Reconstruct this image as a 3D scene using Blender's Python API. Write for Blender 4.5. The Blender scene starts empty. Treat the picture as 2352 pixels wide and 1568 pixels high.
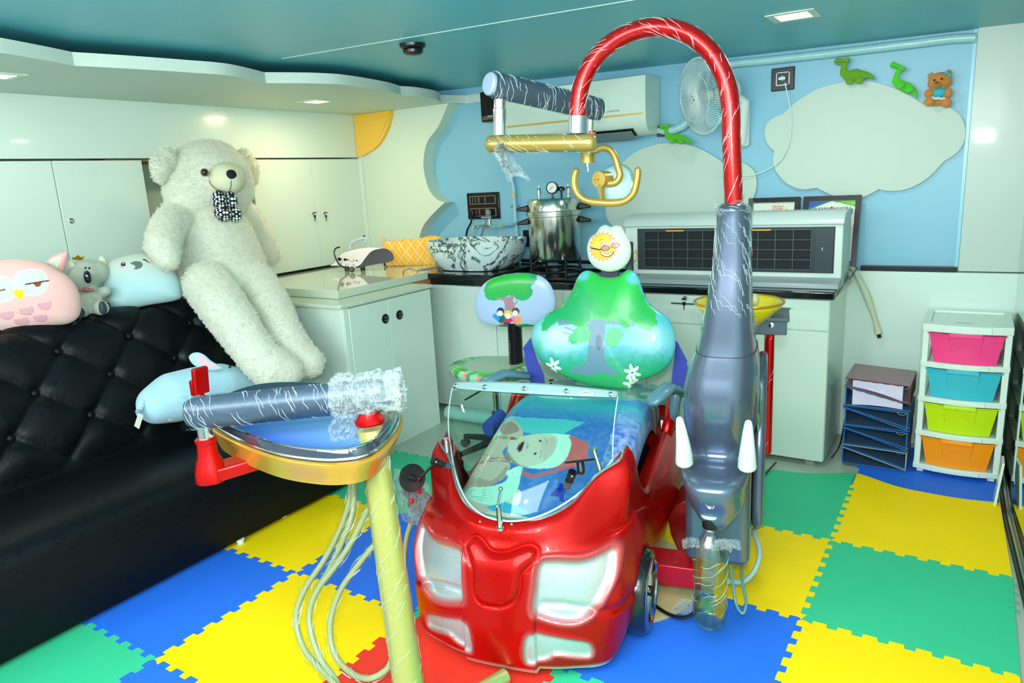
import bpy, bmesh, math, random
import numpy as np
from mathutils import Vector, Matrix
random.seed(7)
RNG = np.random.RandomState(11)
PI = math.pi
SC = bpy.context.scene
COL = SC.collection

# ---------------------------------------------------------------- camera, world, lights, exposure
F_PX, PITCH, ROLL, YAW, CAM_H = 1639.3, .221, -.0548, math.radians(33.07), 1.4975
def _cam_rows():
    cp, sp = math.cos(PITCH), math.sin(PITCH)
    f = np.array([0, cp, -sp]); u = np.array([0, sp, cp]); x = np.array([1., 0, 0])
    cr, sr = math.cos(ROLL), math.sin(ROLL)
    R = np.array([cr * x + sr * u, -(-sr * x + cr * u), f])
    c, s = math.cos(YAW), math.sin(YAW)
    return R @ np.array([[c, -s, 0], [s, c, 0], [0, 0, 1]]).T
CM = _cam_rows()
CP = np.array([0, 0, CAM_H])
cam_data = bpy.data.cameras.new('camera')
cam = bpy.data.objects.new('camera', cam_data); COL.objects.link(cam)
cam_data.sensor_width = 36; cam_data.lens = F_PX / 2352 * 36; cam_data.clip_start = .02
mw = Matrix.Identity(4)
for r in range(3):
    mw[r][0] = CM[0][r]; mw[r][1] = -CM[1][r]; mw[r][2] = -CM[2][r]; mw[r][3] = CP[r]
cam.matrix_world = mw
SC.camera = cam

SC.view_settings.view_transform = 'Standard'; SC.view_settings.look = 'None'
SC.view_settings.gamma = 1; SC.view_settings.use_curve_mapping = False
SC.view_settings.exposure = 0.28

w = bpy.data.worlds.new('world'); SC.world = w; w.use_nodes = True
w.node_tree.nodes['Background'].inputs[0].default_value = (.82, 1.0, 1.0, 1)
w.node_tree.nodes['Background'].inputs[1].default_value = .6

def area(name, loc, target, sx, sy, power, color=(1, 1, 1), spread=PI):
    d = bpy.data.lights.new(name, 'AREA'); d.shape = 'RECTANGLE'; d.size = sx; d.size_y = sy
    d.energy = power; d.color = color; d.spread = spread
    o = bpy.data.objects.new(name, d); COL.objects.link(o); o.location = loc
    v = Vector(target) - Vector(loc); o.rotation_euler = v.to_track_quat('-Z', 'Y').to_euler()
    return o
# the photographer's flash just above the camera, plus added out-of-frame fill lamps that stand in for bounced light
area('flash', (0.03, -.05, 1.68), (-1.35, 2.3, .75), .16, .10, 27, (.94, 1, 1))
area('fill_behind', (-.9, -.8, 1.95), (-1.8, 2.6, .9), 2.2, .9, 70, (.94, 1, 1.04))  # added fill behind the camera, no such lamp in the room
area('ceiling_bounce_fill', (-.45, .45, 1.99), (-1.2, 2.4, .0), 1.3, .8, 40, (.94, 1, 1.04))  # added area lamp imitating flash bounced off the ceiling
area('fill_left', (-2.6, -.7, 1.9), (-2.2, 3.0, .8), 1.6, .8, 26, (.92, 1, 1.03))  # added unseen fill to brighten the left side, not a room fitting

# ---------------------------------------------------------------- pixel helpers (2352 x 1568 frame)
def at(x, y, X=None, Y=None, Z=None, pl=None):
    d = CM.T @ np.array([(x - 1176) / F_PX, (y - 784) / F_PX, 1.])
    if X is not None: t = X / d[0]
    elif Y is not None: t = Y / d[1]
    elif Z is not None: t = (Z - CAM_H) / d[2]
    else:
        p, n = np.array(pl[0], float), np.array(pl[1], float); t = ((p - CP) @ n) / (d @ n)
    return Vector(CP + d * t)
def at_d(x, y, depth):      # at a distance along the viewing axis
    d = CM.T @ np.array([(x - 1176) / F_PX, (y - 784) / F_PX, 1.])
    return Vector(CP + d * depth)
def pxsize(P): return (CM @ (np.array(P) - CP))[2] / F_PX     # metres per pixel at P

# ---------------------------------------------------------------- colour and materials
def lin(c):
    out = []
    for v in c[:3]:
        v = v / 255.
        out.append(v / 12.92 if v <= .04045 else ((v + .055) / 1.055) ** 2.4)
    return tuple(out)
def L4(c): return (*lin(c), 1)
MATS = {}
def mat(name, c=(200, 200, 200), rough=.5, metal=0, coat=0, spec=.5, bump=0, bscale=60, emit=0, alpha=1, trans=0, ior=1.45, sheen=0, vary=0, vscale=6, attr=False, coatr=.05, bdist=.01):
    if name in MATS: return MATS[name]
    m = bpy.data.materials.new(name); m.use_nodes = True; nt = m.node_tree; b = nt.nodes['Principled BSDF']
    b.inputs['Base Color'].default_value = L4(c); b.inputs['Roughness'].default_value = rough
    b.inputs['Metallic'].default_value = metal; b.inputs['Coat Weight'].default_value = coat
    b.inputs['Coat Roughness'].default_value = coatr
    b.inputs['Specular IOR Level'].default_value = spec; b.inputs['IOR'].default_value = ior
    b.inputs['Alpha'].default_value = alpha; b.inputs['Transmission Weight'].default_value = trans
    b.inputs['Sheen Weight'].default_value = sheen
    if emit:
        b.inputs['Emission Color'].default_value = L4(c); b.inputs['Emission Strength'].default_value = emit
    tc = nt.nodes.new('ShaderNodeTexCoord')
    if attr:
        a = nt.nodes.new('ShaderNodeAttribute'); a.attribute_name = 'Col'
        nt.links.new(a.outputs['Color'], b.inputs['Base Color'])
    if vary:
        n = nt.nodes.new('ShaderNodeTexNoise'); n.inputs['Scale'].default_value = vscale; n.inputs['Detail'].default_value = 4
        mx = nt.nodes.new('ShaderNodeMix'); mx.data_type = 'RGBA'; mx.blend_type = 'MULTIPLY'
        rp = nt.nodes.new('ShaderNodeMapRange'); rp.inputs[1].default_value = .3; rp.inputs[2].default_value = .7
        rp.inputs[3].default_value = 1 - vary; rp.inputs[4].default_value = 1
        nt.links.new(tc.outputs['Object'], n.inputs['Vector']); nt.links.new(n.outputs['Fac'], rp.inputs[0])
        mx.inputs[0].default_value = 1; mx.inputs[6].default_value = L4(c)
        if attr: nt.links.new(a.outputs['Color'], mx.inputs[6])
        nt.links.new(rp.outputs[0], mx.inputs[7]); nt.links.new(mx.outputs[2], b.inputs['Base Color'])
    if bump:
        n = nt.nodes.new('ShaderNodeTexNoise'); n.inputs['Scale'].default_value = bscale; n.inputs['Detail'].default_value = 3
        bp = nt.nodes.new('ShaderNodeBump'); bp.inputs['Strength'].default_value = bump; bp.inputs['Distance'].default_value = bdist
        nt.links.new(tc.outputs['Object'], n.inputs['Vector']); nt.links.new(n.outputs['Fac'], bp.inputs['Height'])
        nt.links.new(bp.outputs['Normal'], b.inputs['Normal'])
    MATS[name] = m
    return m
def bsdf(m): return m.node_tree.nodes['Principled BSDF']
WHITE = mat('white_laminate', (205, 226, 213), .22, coat=.25, bump=.02, bscale=14)
SOFF = mat('soffit_paint', (199, 217, 203), .5, bump=.02, bscale=30)
CEIL = mat('ceiling_paint', (98, 188, 202), .38, bump=.03, bscale=9, vary=.03)
BLUE = mat('wall_blue_paint', (130, 190, 212), .38, bump=.04, bscale=24, vary=.03)
FLOORT = mat('floor_tile', (168, 184, 166), .22, vary=.05)
BLACKG = mat('black_granite', (14, 20, 22), .08, coat=.4)
BLACKP = mat('black_plastic', (18, 20, 22), .3)
CHROME = mat('chrome', (215, 220, 222), .12, 1)
STEEL = mat('brushed_steel', (190, 196, 196), .28, 1)
GOLD = mat('gold_metallic_paint', (186, 154, 70), .34, .45, coat=.2)
GREYM = mat('grey_metallic_paint', (116, 130, 146), .30, .45, coat=.6)
REDM = mat('red_metallic_paint', (190, 5, 3), .32, .6, coat=.15)
WPLAS = mat('white_plastic', (216, 232, 226), .35)
CRATE = mat('chest_plastic', (214, 232, 220), .45)

# ---------------------------------------------------------------- mesh helpers
class MB:
    def __init__(s): s.v = []; s.f = []
    def add(s, vs, fs):
        o = len(s.v); s.v += [tuple(p) for p in vs]; s.f += [tuple(i + o for i in f) for f in fs]; return s
    def box(s, c, d, rot=None):
        c = Vector(c); vs = []
        for z in (-1, 1):
            for y in (-1, 1):
                for x in (-1, 1):
                    p = Vector((x * d[0] / 2, y * d[1] / 2, z * d[2] / 2))
                    if rot is not None: p = rot @ p
                    vs.append(c + p)
        return s.add(vs, [(0, 2, 3, 1), (4, 5, 7, 6), (0, 1, 5, 4), (2, 6, 7, 3), (0, 4, 6, 2), (1, 3, 7, 5)])
    def box2(s, a, b):
        return s.box([(a[i] + b[i]) / 2 for i in range(3)], [abs(b[i] - a[i]) for i in range(3)])
    def tube(s, pts, r, n=16, caps=True, squash=None):
        pts = [Vector(p) for p in pts]; m = len(pts)
        rs = r if hasattr(r, '__len__') else [r] * m
        t0 = (pts[1] - pts[0]).normalized()
        up = Vector((0, 0, 1)) if abs(t0.z) < .9 else Vector((1, 0, 0))
        nrm = (up - t0 * up.dot(t0)).normalized(); vs = []
        for i, p in enumerate(pts):
            t = (pts[min(i + 1, m - 1)] - pts[max(i - 1, 0)]).normalized()
            nrm = (nrm - t * nrm.dot(t)).normalized(); bn = t.cross(nrm)
            for k in range(n):
                a = 2 * PI * k / n; ca, sa = math.cos(a), math.sin(a)
                if squash: ca *= squash[0]; sa *= squash[1]
                vs.append(p + (nrm * ca + bn * sa) * rs[i])
        fs = [(i * n + k, i * n + (k + 1) % n, (i + 1) * n + (k + 1) % n, (i + 1) * n + k) for i in range(m - 1) for k in range(n)]
        if caps: fs += [tuple(range(n))[::-1], tuple((m - 1) * n + k for k in range(n))]
        return s.add(vs, fs)
    def lathe(s, prof, n=32, loc=(0, 0, 0), axis=None, cap=True):
        ax = Vector(axis or (0, 0, 1)).normalized(); q = Vector((0, 0, 1)).rotation_difference(ax); loc = Vector(loc); vs = []
        for r, z in prof:
            for k in range(n):
                a = 2 * PI * k / n; vs.append(loc + q @ Vector((r * math.cos(a), r * math.sin(a), z)))
        m = len(prof)
        fs = [(i * n + k, i * n + (k + 1) % n, (i + 1) * n + (k + 1) % n, (i + 1) * n + k) for i in range(m - 1) for k in range(n)]
        if cap: fs += [tuple(range(n))[::-1], tuple((m - 1) * n + k for k in range(n))]
        return s.add(vs, fs)
    def prism(s, poly, vec):
        poly = [Vector(p) for p in poly]; vec = Vector(vec); n = len(poly)
        return s.add(poly + [p + vec for p in poly], [tuple(range(n))[::-1], tuple(range(n, 2 * n))] + [(i, (i + 1) % n, n + (i + 1) % n, n + i) for i in range(n)])
    def grid(s, P, closeu=False):       # P[i][j] array of points
        m, n = len(P), len(P[0]); vs = [p for row in P for p in row]
        fs = []
        for i in range(m - 1 + (1 if closeu else 0)):
            for j in range(n - 1):
                i2 = (i + 1) % m; fs.append((i * n + j, i * n + j + 1, i2 * n + j + 1, i2 * n + j))
        return s.add(vs, fs)
    def ball(s, c, r, n=24, rot=None):
        if not hasattr(r, '__len__'): r = (r, r, r)
        c = Vector(c); m = n // 2; vs = []; 
        for i in range(1, m):
            th = PI * i / m
            for k in range(n):
                a = 2 * PI * k / n; p = Vector((r[0] * math.sin(th) * math.cos(a), r[1] * math.sin(th) * math.sin(a), r[2] * math.cos(th)))
                if rot is not None: p = rot @ p
                vs.append(c + p)
        t = Vector((0, 0, r[2])); b = -t
        if rot is not None: t = rot @ t; b = rot @ b
        vs += [c + t, c + b]; N = len(vs)
        fs = [(i * n + k, (i + 1) * n + k, (i + 1) * n + (k + 1) % n, i * n + (k + 1) % n) for i in range(m - 2) for k in range(n)]
        fs += [(N - 2, k, (k + 1) % n) for k in range(n)] + [(N - 1, (m - 2) * n + (k + 1) % n, (m - 2) * n + k) for k in range(n)]
        return s.add(vs, fs)
def _mesh(name, mb, smooth):
    me = bpy.data.meshes.new(name); me.from_pydata([tuple(v) for v in mb.v], [], mb.f)
    bm = bmesh.new(); bm.from_mesh(me); bmesh.ops.recalc_face_normals(bm, faces=bm.faces); bm.to_mesh(me); bm.free()
    if smooth:
        me.polygons.foreach_set('use_smooth', [True] * len(me.polygons))
        if smooth is not True:
            try: me.set_sharp_from_angle(angle=math.radians(smooth))
            except Exception: pass
    me.update(); return me
def obj(name, mb, m, parent=None, smooth=35, bevel=0, bseg=2, sub=0, label=None, kind=None, solid=0):
    me = _mesh(name, mb, smooth); o = bpy.data.objects.new(name, me); COL.objects.link(o)
    if isinstance(m, (list, tuple)):
        for q in m: me.materials.append(q)
    else: me.materials.append(m)
    if solid:
        md = o.modifiers.new('solid', 'SOLIDIFY'); md.thickness = solid; md.offset = -1
    if bevel:
        md = o.modifiers.new('bevel', 'BEVEL'); md.width = bevel; md.segments = bseg; md.limit_method = 'ANGLE'; md.angle_limit = math.radians(40)
        if smooth:
            me.polygons.foreach_set('use_smooth', [True] * len(me.polygons))
            try: me.set_sharp_from_angle(angle=math.radians(60))
            except Exception: pass
    if sub:
        md = o.modifiers.new('sub', 'SUBSURF'); md.levels = sub; md.render_levels = sub
    if parent is not None:
        o.parent = parent
        if parent.get('_w') or (parent.parent and parent.parent.get('_w')):
            base = parent if parent.get('_w') else parent.parent
            if parent is base: o.matrix_parent_inverse = Matrix.Translation(-Vector(base.location))
    if label: o['label'] = label
    if kind: o['kind'] = kind
    return o
def tag(o, label=None, cat=None, group=None, kind=None):
    if label: o['label'] = label
    if cat: o['category'] = cat
    if group: o['group'] = group
    if kind: o['kind'] = kind
    return o
def thing(name, label, cat, loc=(0, 0, 0), rz=0, group=None, world=True, rot=None):
    """an Empty at the base of a thing; world=True means its parts are modelled in room coordinates"""
    o = bpy.data.objects.new(name, None); COL.objects.link(o); o.location = loc; o.empty_display_size = .05
    if rot is not None: o.rotation_euler = rot
    elif rz: o.rotation_euler = (0, 0, rz)
    if world: o['_w'] = 1
    return tag(o, label, cat, group)
def struct(name, mb, m, **k):
    o = obj(name, mb, m, **k); o['kind'] = 'structure'; return o
def dup(root, loc, rz=None, label=None, group=None, rot=None):
    r = root.copy(); COL.objects.link(r); r.location = loc
    if rz is not None: r.rotation_euler = (0, 0, rz)
    if rot is not None: r.rotation_euler = rot
    if label: r['label'] = label
    if group: r['group'] = group
    def rec(a, b):
        for ch in list(a.children):
            c = ch.copy(); COL.objects.link(c); c.parent = b; rec(ch, c)
    rec(root, r); return r
def spline(pts, n=8, closed=False):
    P = [Vector(p) for p in pts]; m = len(P); out = []
    for i in range(m if closed else m - 1):
        if closed: a, b, c, d = P[(i - 1) % m], P[i], P[(i + 1) % m], P[(i + 2) % m]
        else: a, b, c, d = P[max(i - 1, 0)], P[i], P[i + 1], P[min(i + 2, m - 1)]
        for k in range(n):
            t = k / n
            out.append(.5 * ((2 * b) + (c - a) * t + (2 * a - 5 * b + 4 * c - d) * t * t + (3 * b - a - 3 * c + d) * t ** 3))
    if not closed: out.append(P[-1])
    return out
def lerp(a, b, t): return a + (b - a) * t
def text_mb(s, size, M, depth=.0006, align='CENTER'):
    cu = bpy.data.curves.new('t', 'FONT'); cu.body = s; cu.size = size; cu.extrude = depth; cu.align_x = align; cu.align_y = 'CENTER'; cu.resolution_u = 3
    o = bpy.data.objects.new('t', cu); COL.objects.link(o)
    bpy.context.view_layer.update()
    me = bpy.data.meshes.new_from_object(o.evaluated_get(bpy.context.evaluated_depsgraph_get()))
    mb = MB(); mb.v = [tuple(M @ v.co) for v in me.vertices]; mb.f = [tuple(p.vertices) for p in me.polygons]
    bpy.data.objects.remove(o); bpy.data.curves.remove(cu); bpy.data.meshes.remove(me)
    return mb
def frame_matrix(o, x, y):      # columns x, y, x cross y
    x = Vector(x).normalized(); y = Vector(y); y = (y - x * y.dot(x)).normalized(); z = x.cross(y)
    return Matrix(((x.x, y.x, z.x, o[0]), (x.y, y.y, z.y, o[1]), (x.z, y.z, z.z, o[2]), (0, 0, 0, 1)))

# painting a printed picture: colours at the vertices of a fine grid
class Canvas:
    def __init__(s, u, v, base):
        s.u, s.v = np.asarray(u, float), np.asarray(v, float); s.c = np.tile(np.array(lin(base)), (len(s.u), 1))
    def put(s, m, col, a=1.):
        w_ = (np.clip(m, 0, 1) * a)[:, None]; s.c = s.c * (1 - w_) + np.array(lin(col)) * w_; return s
    def ell(s, cx, cy, rx, ry, col, rot=0, soft=0, a=1.):
        c, q = math.cos(rot), math.sin(rot); x, y = s.u - cx, s.v - cy
        d = np.sqrt(((x * c + y * q) / rx) ** 2 + ((-x * q + y * c) / ry) ** 2)
        return s.put((d < 1).astype(float) if not soft else (1 - d) / soft + .5, col, a)
    def poly(s, pts, col, a=1.):
        ins = np.zeros(len(s.u), bool); n = len(pts)
        for i in range(n):
            x1, y1 = pts[i]; x2, y2 = pts[(i + 1) % n]
            if y1 == y2: continue
            c = ((y1 > s.v) != (y2 > s.v)) & (s.u < (x2 - x1) * (s.v - y1) / (y2 - y1) + x1); ins ^= c
        return s.put(ins.astype(float), col, a)
    def stroke(s, pts, w_, col, a=1.):
        d = np.full(len(s.u), 9.)
        for (x1, y1), (x2, y2) in zip(pts[:-1], pts[1:]):
            dx, dy = x2 - x1, y2 - y1; t = np.clip(((s.u - x1) * dx + (s.v - y1) * dy) / (dx * dx + dy * dy + 1e-12), 0, 1)
            d = np.minimum(d, np.hypot(s.u - x1 - t * dx, s.v - y1 - t * dy))
        return s.put((d < w_ / 2).astype(float), col, a)
    def grad(s, fac, col): return s.put(fac, col)
def noise2(u, v, sc, seed=0):
    rs = np.random.RandomState(seed); g = rs.rand(64, 64); x = u * sc + 100; y = v * sc + 100
    i, j = np.floor(x).astype(int), np.floor(y).astype(int); fx, fy = x - i, y - j; fx = fx * fx * (3 - 2 * fx); fy = fy * fy * (3 - 2 * fy)
    G = lambda a, b: g[a % 64, b % 64]
    return (G(i, j) * (1 - fx) + G(i + 1, j) * fx) * (1 - fy) + (G(i, j + 1) * (1 - fx) + G(i + 1, j + 1) * fx) * fy
def set_col(o, rgb):
    me = o.data; at_ = me.color_attributes.new('Col', 'FLOAT_COLOR', 'POINT')
    a = np.ones((len(me.vertices), 4), np.float32); a[:, :3] = rgb; at_.data.foreach_set('color', a.ravel())
def verts(o):
    a = np.empty(len(o.data.vertices) * 3, np.float32); o.data.vertices.foreach_get('co', a); return a.reshape(-1, 3).astype(float)
def baked(o, vox=.01, smooth=6, fac=.5, dec=0):
    """remesh the joined blobs of a soft toy into one continuous skin"""
    md = o.modifiers.new('r', 'REMESH'); md.mode = 'VOXEL'; md.voxel_size = vox; md.use_smooth_shade = True
    sm = o.modifiers.new('s', 'SMOOTH'); sm.iterations = smooth; sm.factor = fac
    bpy.context.view_layer.update()
    me = bpy.data.meshes.new_from_object(o.evaluated_get(bpy.context.evaluated_depsgraph_get()))
    o.modifiers.clear(); mats = list(o.data.materials); o.data = me; me.materials.clear()
    for q in mats: me.materials.append(q)
    me.polygons.foreach_set('use_smooth', [True] * len(me.polygons)); return o
# ================================================================ THE ROOM
XL, XR, YB = -3.98, .20, 4.25
def ceilz(X): return 2.078 - .0206 * (X + .05)
m = MB(); m.box2((-4.4, -1.4, -.06), (1.6, 4.4, 0)); struct('floor', m, FLOORT)
m = MB(); m.add([(-4.4, -1.4, ceilz(-4.4)), (1.6, -1.4, ceilz(1.6)), (1.6, 4.4, ceilz(1.6)), (-4.4, 4.4, ceilz(-4.4)),
                 (-4.4, -1.4, 2.3), (1.6, -1.4, 2.3), (1.6, 4.4, 2.3), (-4.4, 4.4, 2.3)],
                [(0, 1, 2, 3), (4, 5, 6, 7), (0, 1, 5, 4), (1, 2, 6, 5), (2, 3, 7, 6), (3, 0, 4, 7)]); struct('ceiling', m, CEIL)
for i, ln in enumerate([((650, 150), (1430, 0)), ((0, 17), (66, 0))]):
    a, b = [at(*q, Z=2.105) for q in ln]; a.z = ceilz(a.x) - .001; b.z = ceilz(b.x) - .001
    if i == 0: b = a + (b - a) * 1.6
    m = MB(); m.tube([a, b], .0035, 8, squash=(.5, 1)); struct('trim_%d' % (i + 1), m, WPLAS)
m = MB(); m.box2((-4.4, YB, 0), (.6, YB + .12, 2.25)); struct('wall_back', m, BLUE)
m = MB(); m.box2((-4.4, -1.4, 0), (-4.30, 4.3, 2.25)); struct('wall_left', m, WHITE)
m = MB(); m.box2((.34, -.4, 0), (.40, 2.0, 2.2)); m.box2((1.5, -1.4, 0), (1.6, 2.0, 2.2)); m.box2((.34, -.4, 0), (1.6, -.34, 2.2)); struct('wall_front', m, WHITE)
# white full height panel in the right corner, white dado behind chest
m = MB(); m.box2((-.045, 4.215, .935), (.30, YB, 2.09)); struct('trim_3', m, mat('glossy_panel', (184, 202, 190), .36, coat=.08, bump=.05, bscale=5))
m = MB(); m.box2((-.60, 4.19, 0), (.30, YB, .93)); struct('trim_4', m, mat('dado_panel', (208, 230, 218), .2, coat=.3, bump=.03, bscale=8), bevel=.002)
m = MB(); m.box2((-.49, 4.20, .932), (-.05, YB, .955)); struct('trim_5', m, BLACKP)
m = MB(); m.box2((-.062, 4.235, .95), (-.047, YB, 2.08)); struct('trim_6', m, mat('pale_blue_bead', (150, 212, 226), .3))
# mirror glass panel on the right with its floor track
MIRR = mat('mirror_glass', (180, 205, 190), .02, 1)
m = MB(); m.prism([(.200, YB, .02), (.222, 3.4, .02), (.31, 1.9, .02), (.32, 1.9, .02), (.232, 3.4, .02), (.210, YB, .02)], (0, 0, 2.06)); struct('wall_right', m, MIRR, smooth=0)
m = MB(); m.tube([(.186, 4.2, .006), (.206, 3.4, .006), (.295, 1.9, .006)], .009, 8); struct('baseboard_right', m, mat('track_black', (30, 36, 34), .3))
m = MB(); m.tube([(.196, 4.20, .018), (.216, 3.4, .018), (.305, 1.9, .018)], .004, 8); struct('trim_7', m, STEEL)

# ---- foam mats: interlocking square tiles, 0.6 m, cut edge shared by the two neighbours
MX0, MY0, TS = -.387, 2.878, .6
def teeth(flip=1):
    out = []; h = .0105 * flip; p = TS / 8; d = .004
    for k in range(8):
        a = k * p
        out += [(a + (.010 if k == 0 else .0 + d), -h if k else 0), (a + p * .5 - d * 1.6 + .003, -h), (a + p * .5 + d * 1.0 - .006, h), (a + p + d * .4 + (0 if k < 7 else -.012), h if k < 7 else h)]
    return [(0, 0)] + out + [(TS, 0)]
def hedge(i, j): return [(MX0 + TS * i + a, MY0 + TS * j + b) for a, b in teeth(1)]
def vedge(i, j): return [(MX0 + TS * i + b, MY0 + TS * j + a) for a, b in teeth(-1)]
FOAM = {k: mat('foam_' + k, c, .55, spec=.2, bump=.35, bscale=330, bdist=.0012, vary=.06, vscale=3) for k, c in
        dict(yellow=(255, 216, 8), green=(58, 192, 140), blue=(42, 112, 226), red=(232, 56, 40)).items()}
MATL = {(-4, -4): ('green', 'green foam mat at the lower left corner beside the sofa'),
 (-3, -4): ('blue', 'blue foam mat at the bottom edge, left of the gold pole'),
 (-4, -3): ('blue', 'blue foam mat running along the sofa front'),
 (-3, -3): ('yellow', 'yellow foam mat below the hanging hose loops'),
 (-2, -3): ('red', 'red foam mat in front of the red car'),
 (-4, -2): ('yellow', 'yellow foam mat by the sofa foot under the tray'),
 (-3, -2): ('blue', 'dark blue foam mat behind the gold pole, left of the car'),
 (-4, -1): ('green', 'green foam mat under the sofa end by the white cupboard'),
 (-3, -1): ('green', 'green foam mat left of the car by the round black mirror'),
 (-2, -2): ('green', 'green foam mat under the nose of the car'),
 (-2, -1): ('yellow', 'yellow foam mat hidden under the rear of the car'),
 (-1, -1): ('yellow', 'yellow foam mat right of the silver elephant'),
 (-1, -2): ('blue', 'bright blue foam mat under the plastic bottle'),
 (-1, -3): ('green', 'sliver of green foam mat at the bottom edge by the car bumper'),
 (-1, 0): ('green', 'green foam mat before the rear counter end'),
 (0, 0): ('yellow', 'yellow foam mat before the chest of coloured drawers'),
 (0, -1): ('green', 'large green foam mat on the right beside the mirror'),
 (0, -2): ('yellow', 'yellow foam mat in the lower right corner'),
 (0, -3): ('green', 'green foam mat just outside the lower right corner')}
for (i, j), (c, lab) in MATL.items():
    if j == -3 and i == 0: continue
    bot, top, lef, rig = hedge(i, j), hedge(i, j + 1), vedge(i, j), vedge(i + 1, j)
    if (i, j) == (0, 0): top = spline([(MX0, 3.625, 0), (-.345, 3.61, 0), (-.25, 3.56, 0), (-.154, 3.53, 0), (.034, 3.52, 0), (.19, 3.545, 0)], 6); top = [(p.x, p.y) for p in top]
    if (i, j) == (-1, 0): top = [(p.x, p.y) for p in spline([(-.987, 3.40, 0), (-.768, 3.497, 0), (-.607, 3.525, 0), (-.396, 3.625, 0)], 6)]
    if i == 0: rig = [(.195 if j == 0 else .225 + .02 * abs(j), a) for _, a in [rig[0], rig[-1]]]
    if (i, j) == (-3, -1) or (i, j) == (-4, -1): pass
    if j == 0:
        lef = [q for q in lef if q[1] <= 3.478] + ([(MX0 + TS * i, 3.55)] if i == 0 else [])
        rig = [q for q in rig if q[1] <= 3.478]
    poly = bot + rig[1:-1] + top[::-1] + lef[::-1][:-1]
    if i == 0: poly = [q for q in poly if q[0] < .19 + .055 * max(0, 3.6 - q[1])] 
    m = MB(); m.prism([(x, y, .0005) for x, y in poly], (0, 0, .012))
    tag(obj('foam_mat', m, FOAM[c], smooth=0), lab, 'mat', 'interlocking foam floor mats')
m = MB(); m.prism([(p[0], p[1], .0005) for p in [(-.345, 3.615), (-.25, 3.565), (-.154, 3.535), (.034, 3.525), (.185, 3.55), (.165, 4.1), (-.41, 4.1), (-.41, 3.78), (-.385, 3.76), (-.40, 3.72), (-.375, 3.70), (-.39, 3.66)]], (0, 0, .010))
tag(obj('foam_mat', m, FOAM['blue'], smooth=0), 'blue foam mat under the chest of coloured drawers', 'mat', 'interlocking foam floor mats')
# curled up joining strip of green mat against the mirror
m = MB()
for k in range(4):
    y = 2.84 - k * .058; m.tube([(.196, y, .0135), (.203, y - .012, .0145), (.22, y - .014, .0150), (.226, y - .030, .0145)], .0022, 6)
t_ = obj('mat_joint_strip', m, mat('foam_green_edge', (40, 168, 128), .6)); tag(t_, 'curled tooth joints on the green mat edge by the mirror', 'mat edge')

# ---- soffit shelf under the ceiling with wavy edge
sp = [(-40, 118), (0, 121), (107, 139), (171, 151), (286, 157), (429, 166), (529, 174), (611, 191), (679, 191), (740, 192), (800, 196), (886, 209), (921, 218), (962, 221), (1003, 228), (1012, 236), (1060, 237), (1110, 237)]
segs = [[0, 1, 2, 3], [3, 4, 5, 6, 7], [7, 8, 9, 10, 11, 12], [12, 13, 14, 15], [15, 16, 17]]
line = []
for sgm in segs:
    P = spline([at(*sp[k], Z=2.04) for k in sgm], 6); line += P if not line else P[1:]
line = [Vector((-2.9, .4, 2.04)), Vector((-2.93, 1.0, 2.04))] + line[3:]
poly = [(p.x, min(p.y, YB - .001), 2.04) for p in line] + [(-2.6, YB, 2.04), (-4.29, YB, 2.04), (-4.29, .4, 2.04)]
m = MB(); m.prism(poly, (0, 0, .052)); struct('trim_8', m, SOFF, smooth=30)
# ---- left wall of white cupboards: fascia, doors, inner recess
m = MB(); m.box2((-4.29, .5, 1.733), (XL, 4.13, 2.04)); struct('trim_9', m, WHITE)
KEYM = mat('key_black', (22, 24, 24), .4)
def keylock(mb_par, P, nx, ny, size=.011, hang=True, white=False):
    n = Vector((nx, ny, 0)); s_ = Vector((-ny, nx, 0))
    a = MB(); a.lathe([(size, 0), (size, .004), (size * .7, .008), (size * .35, .010), (.003, .022)], 20, P, n)
    lk = obj('lock', a, STEEL, mb_par)
    if hang:
        b = MB(); c = P + n * .019
        b.box(c, (.022, .022, .006)); b.box(c + Vector((0, 0, -.026)) , (.004 + abs(nx) * .0, .013 if abs(nx) > .5 else .004, .02)) if 0 else None
        w_ = (.003, .016) if abs(nx) > .5 else (.016, .003)
        b.box(c + Vector((0, 0, -.025)), (w_[0], w_[1], .018)); b.box(c + Vector((0, 0, -.045)), (.002, .004, .028) if abs(nx) > .5 else (.004, .002, .028))
        obj('key', b, KEYM, lk)
t = thing('wall_cupboard', 'white wall cupboard along the left wall with one door slid open behind the teddy', 'cupboard', (-4.1, 2.3, .95))
m = MB(); m.box2((-4.29, .5, .94), (-4.275, 4.15, 1.73)); m.box2((-4.275, .5, .94), (-4.01, 4.15, .955)); m.box2((-4.275, 4.13, .955), (-4.0, 4.15, 1.73)); obj('carcass', m, mat('cupboard_inside', (176, 196, 178), .5), t)
m = MB(); m.box2((-4.275, 2.2, 1.715), (-4.0, 3.3, 1.730)); obj('top_rail', m, mat('brown_edge', (122, 92, 66), .6), t)
for y0, y1 in [(.5, 1.40), (1.402, 1.913), (1.917, 2.39), (3.125, 3.632), (3.635, 4.13)]:
    m = MB(); m.box2((-4.0, y0, .965), (XL if y0 != 1.402 else XL - .006, y1, 1.722)); d = obj('door', m, WHITE, t, bevel=.0015)
    if y0 == 1.917: 
        b = MB(); b.lathe([(.014, 0), (.014, .003), (.010, .005), (.004, .004)], 24, (XL, 1.955, 1.418), (1, 0, 0)); obj('lock', b, CHROME, d)
    if y0 == 3.125: keylock(d, Vector((XL, 3.60, 1.352)), 1, 0)
    if y0 == 3.635: keylock(d, Vector((XL, 3.705, 1.345)), 1, 0)
m = MB(); m.box2((-4.0, .5, .948), (-3.985, 4.13, .963)); obj('base_rail', m, BLACKP, t)
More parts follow.
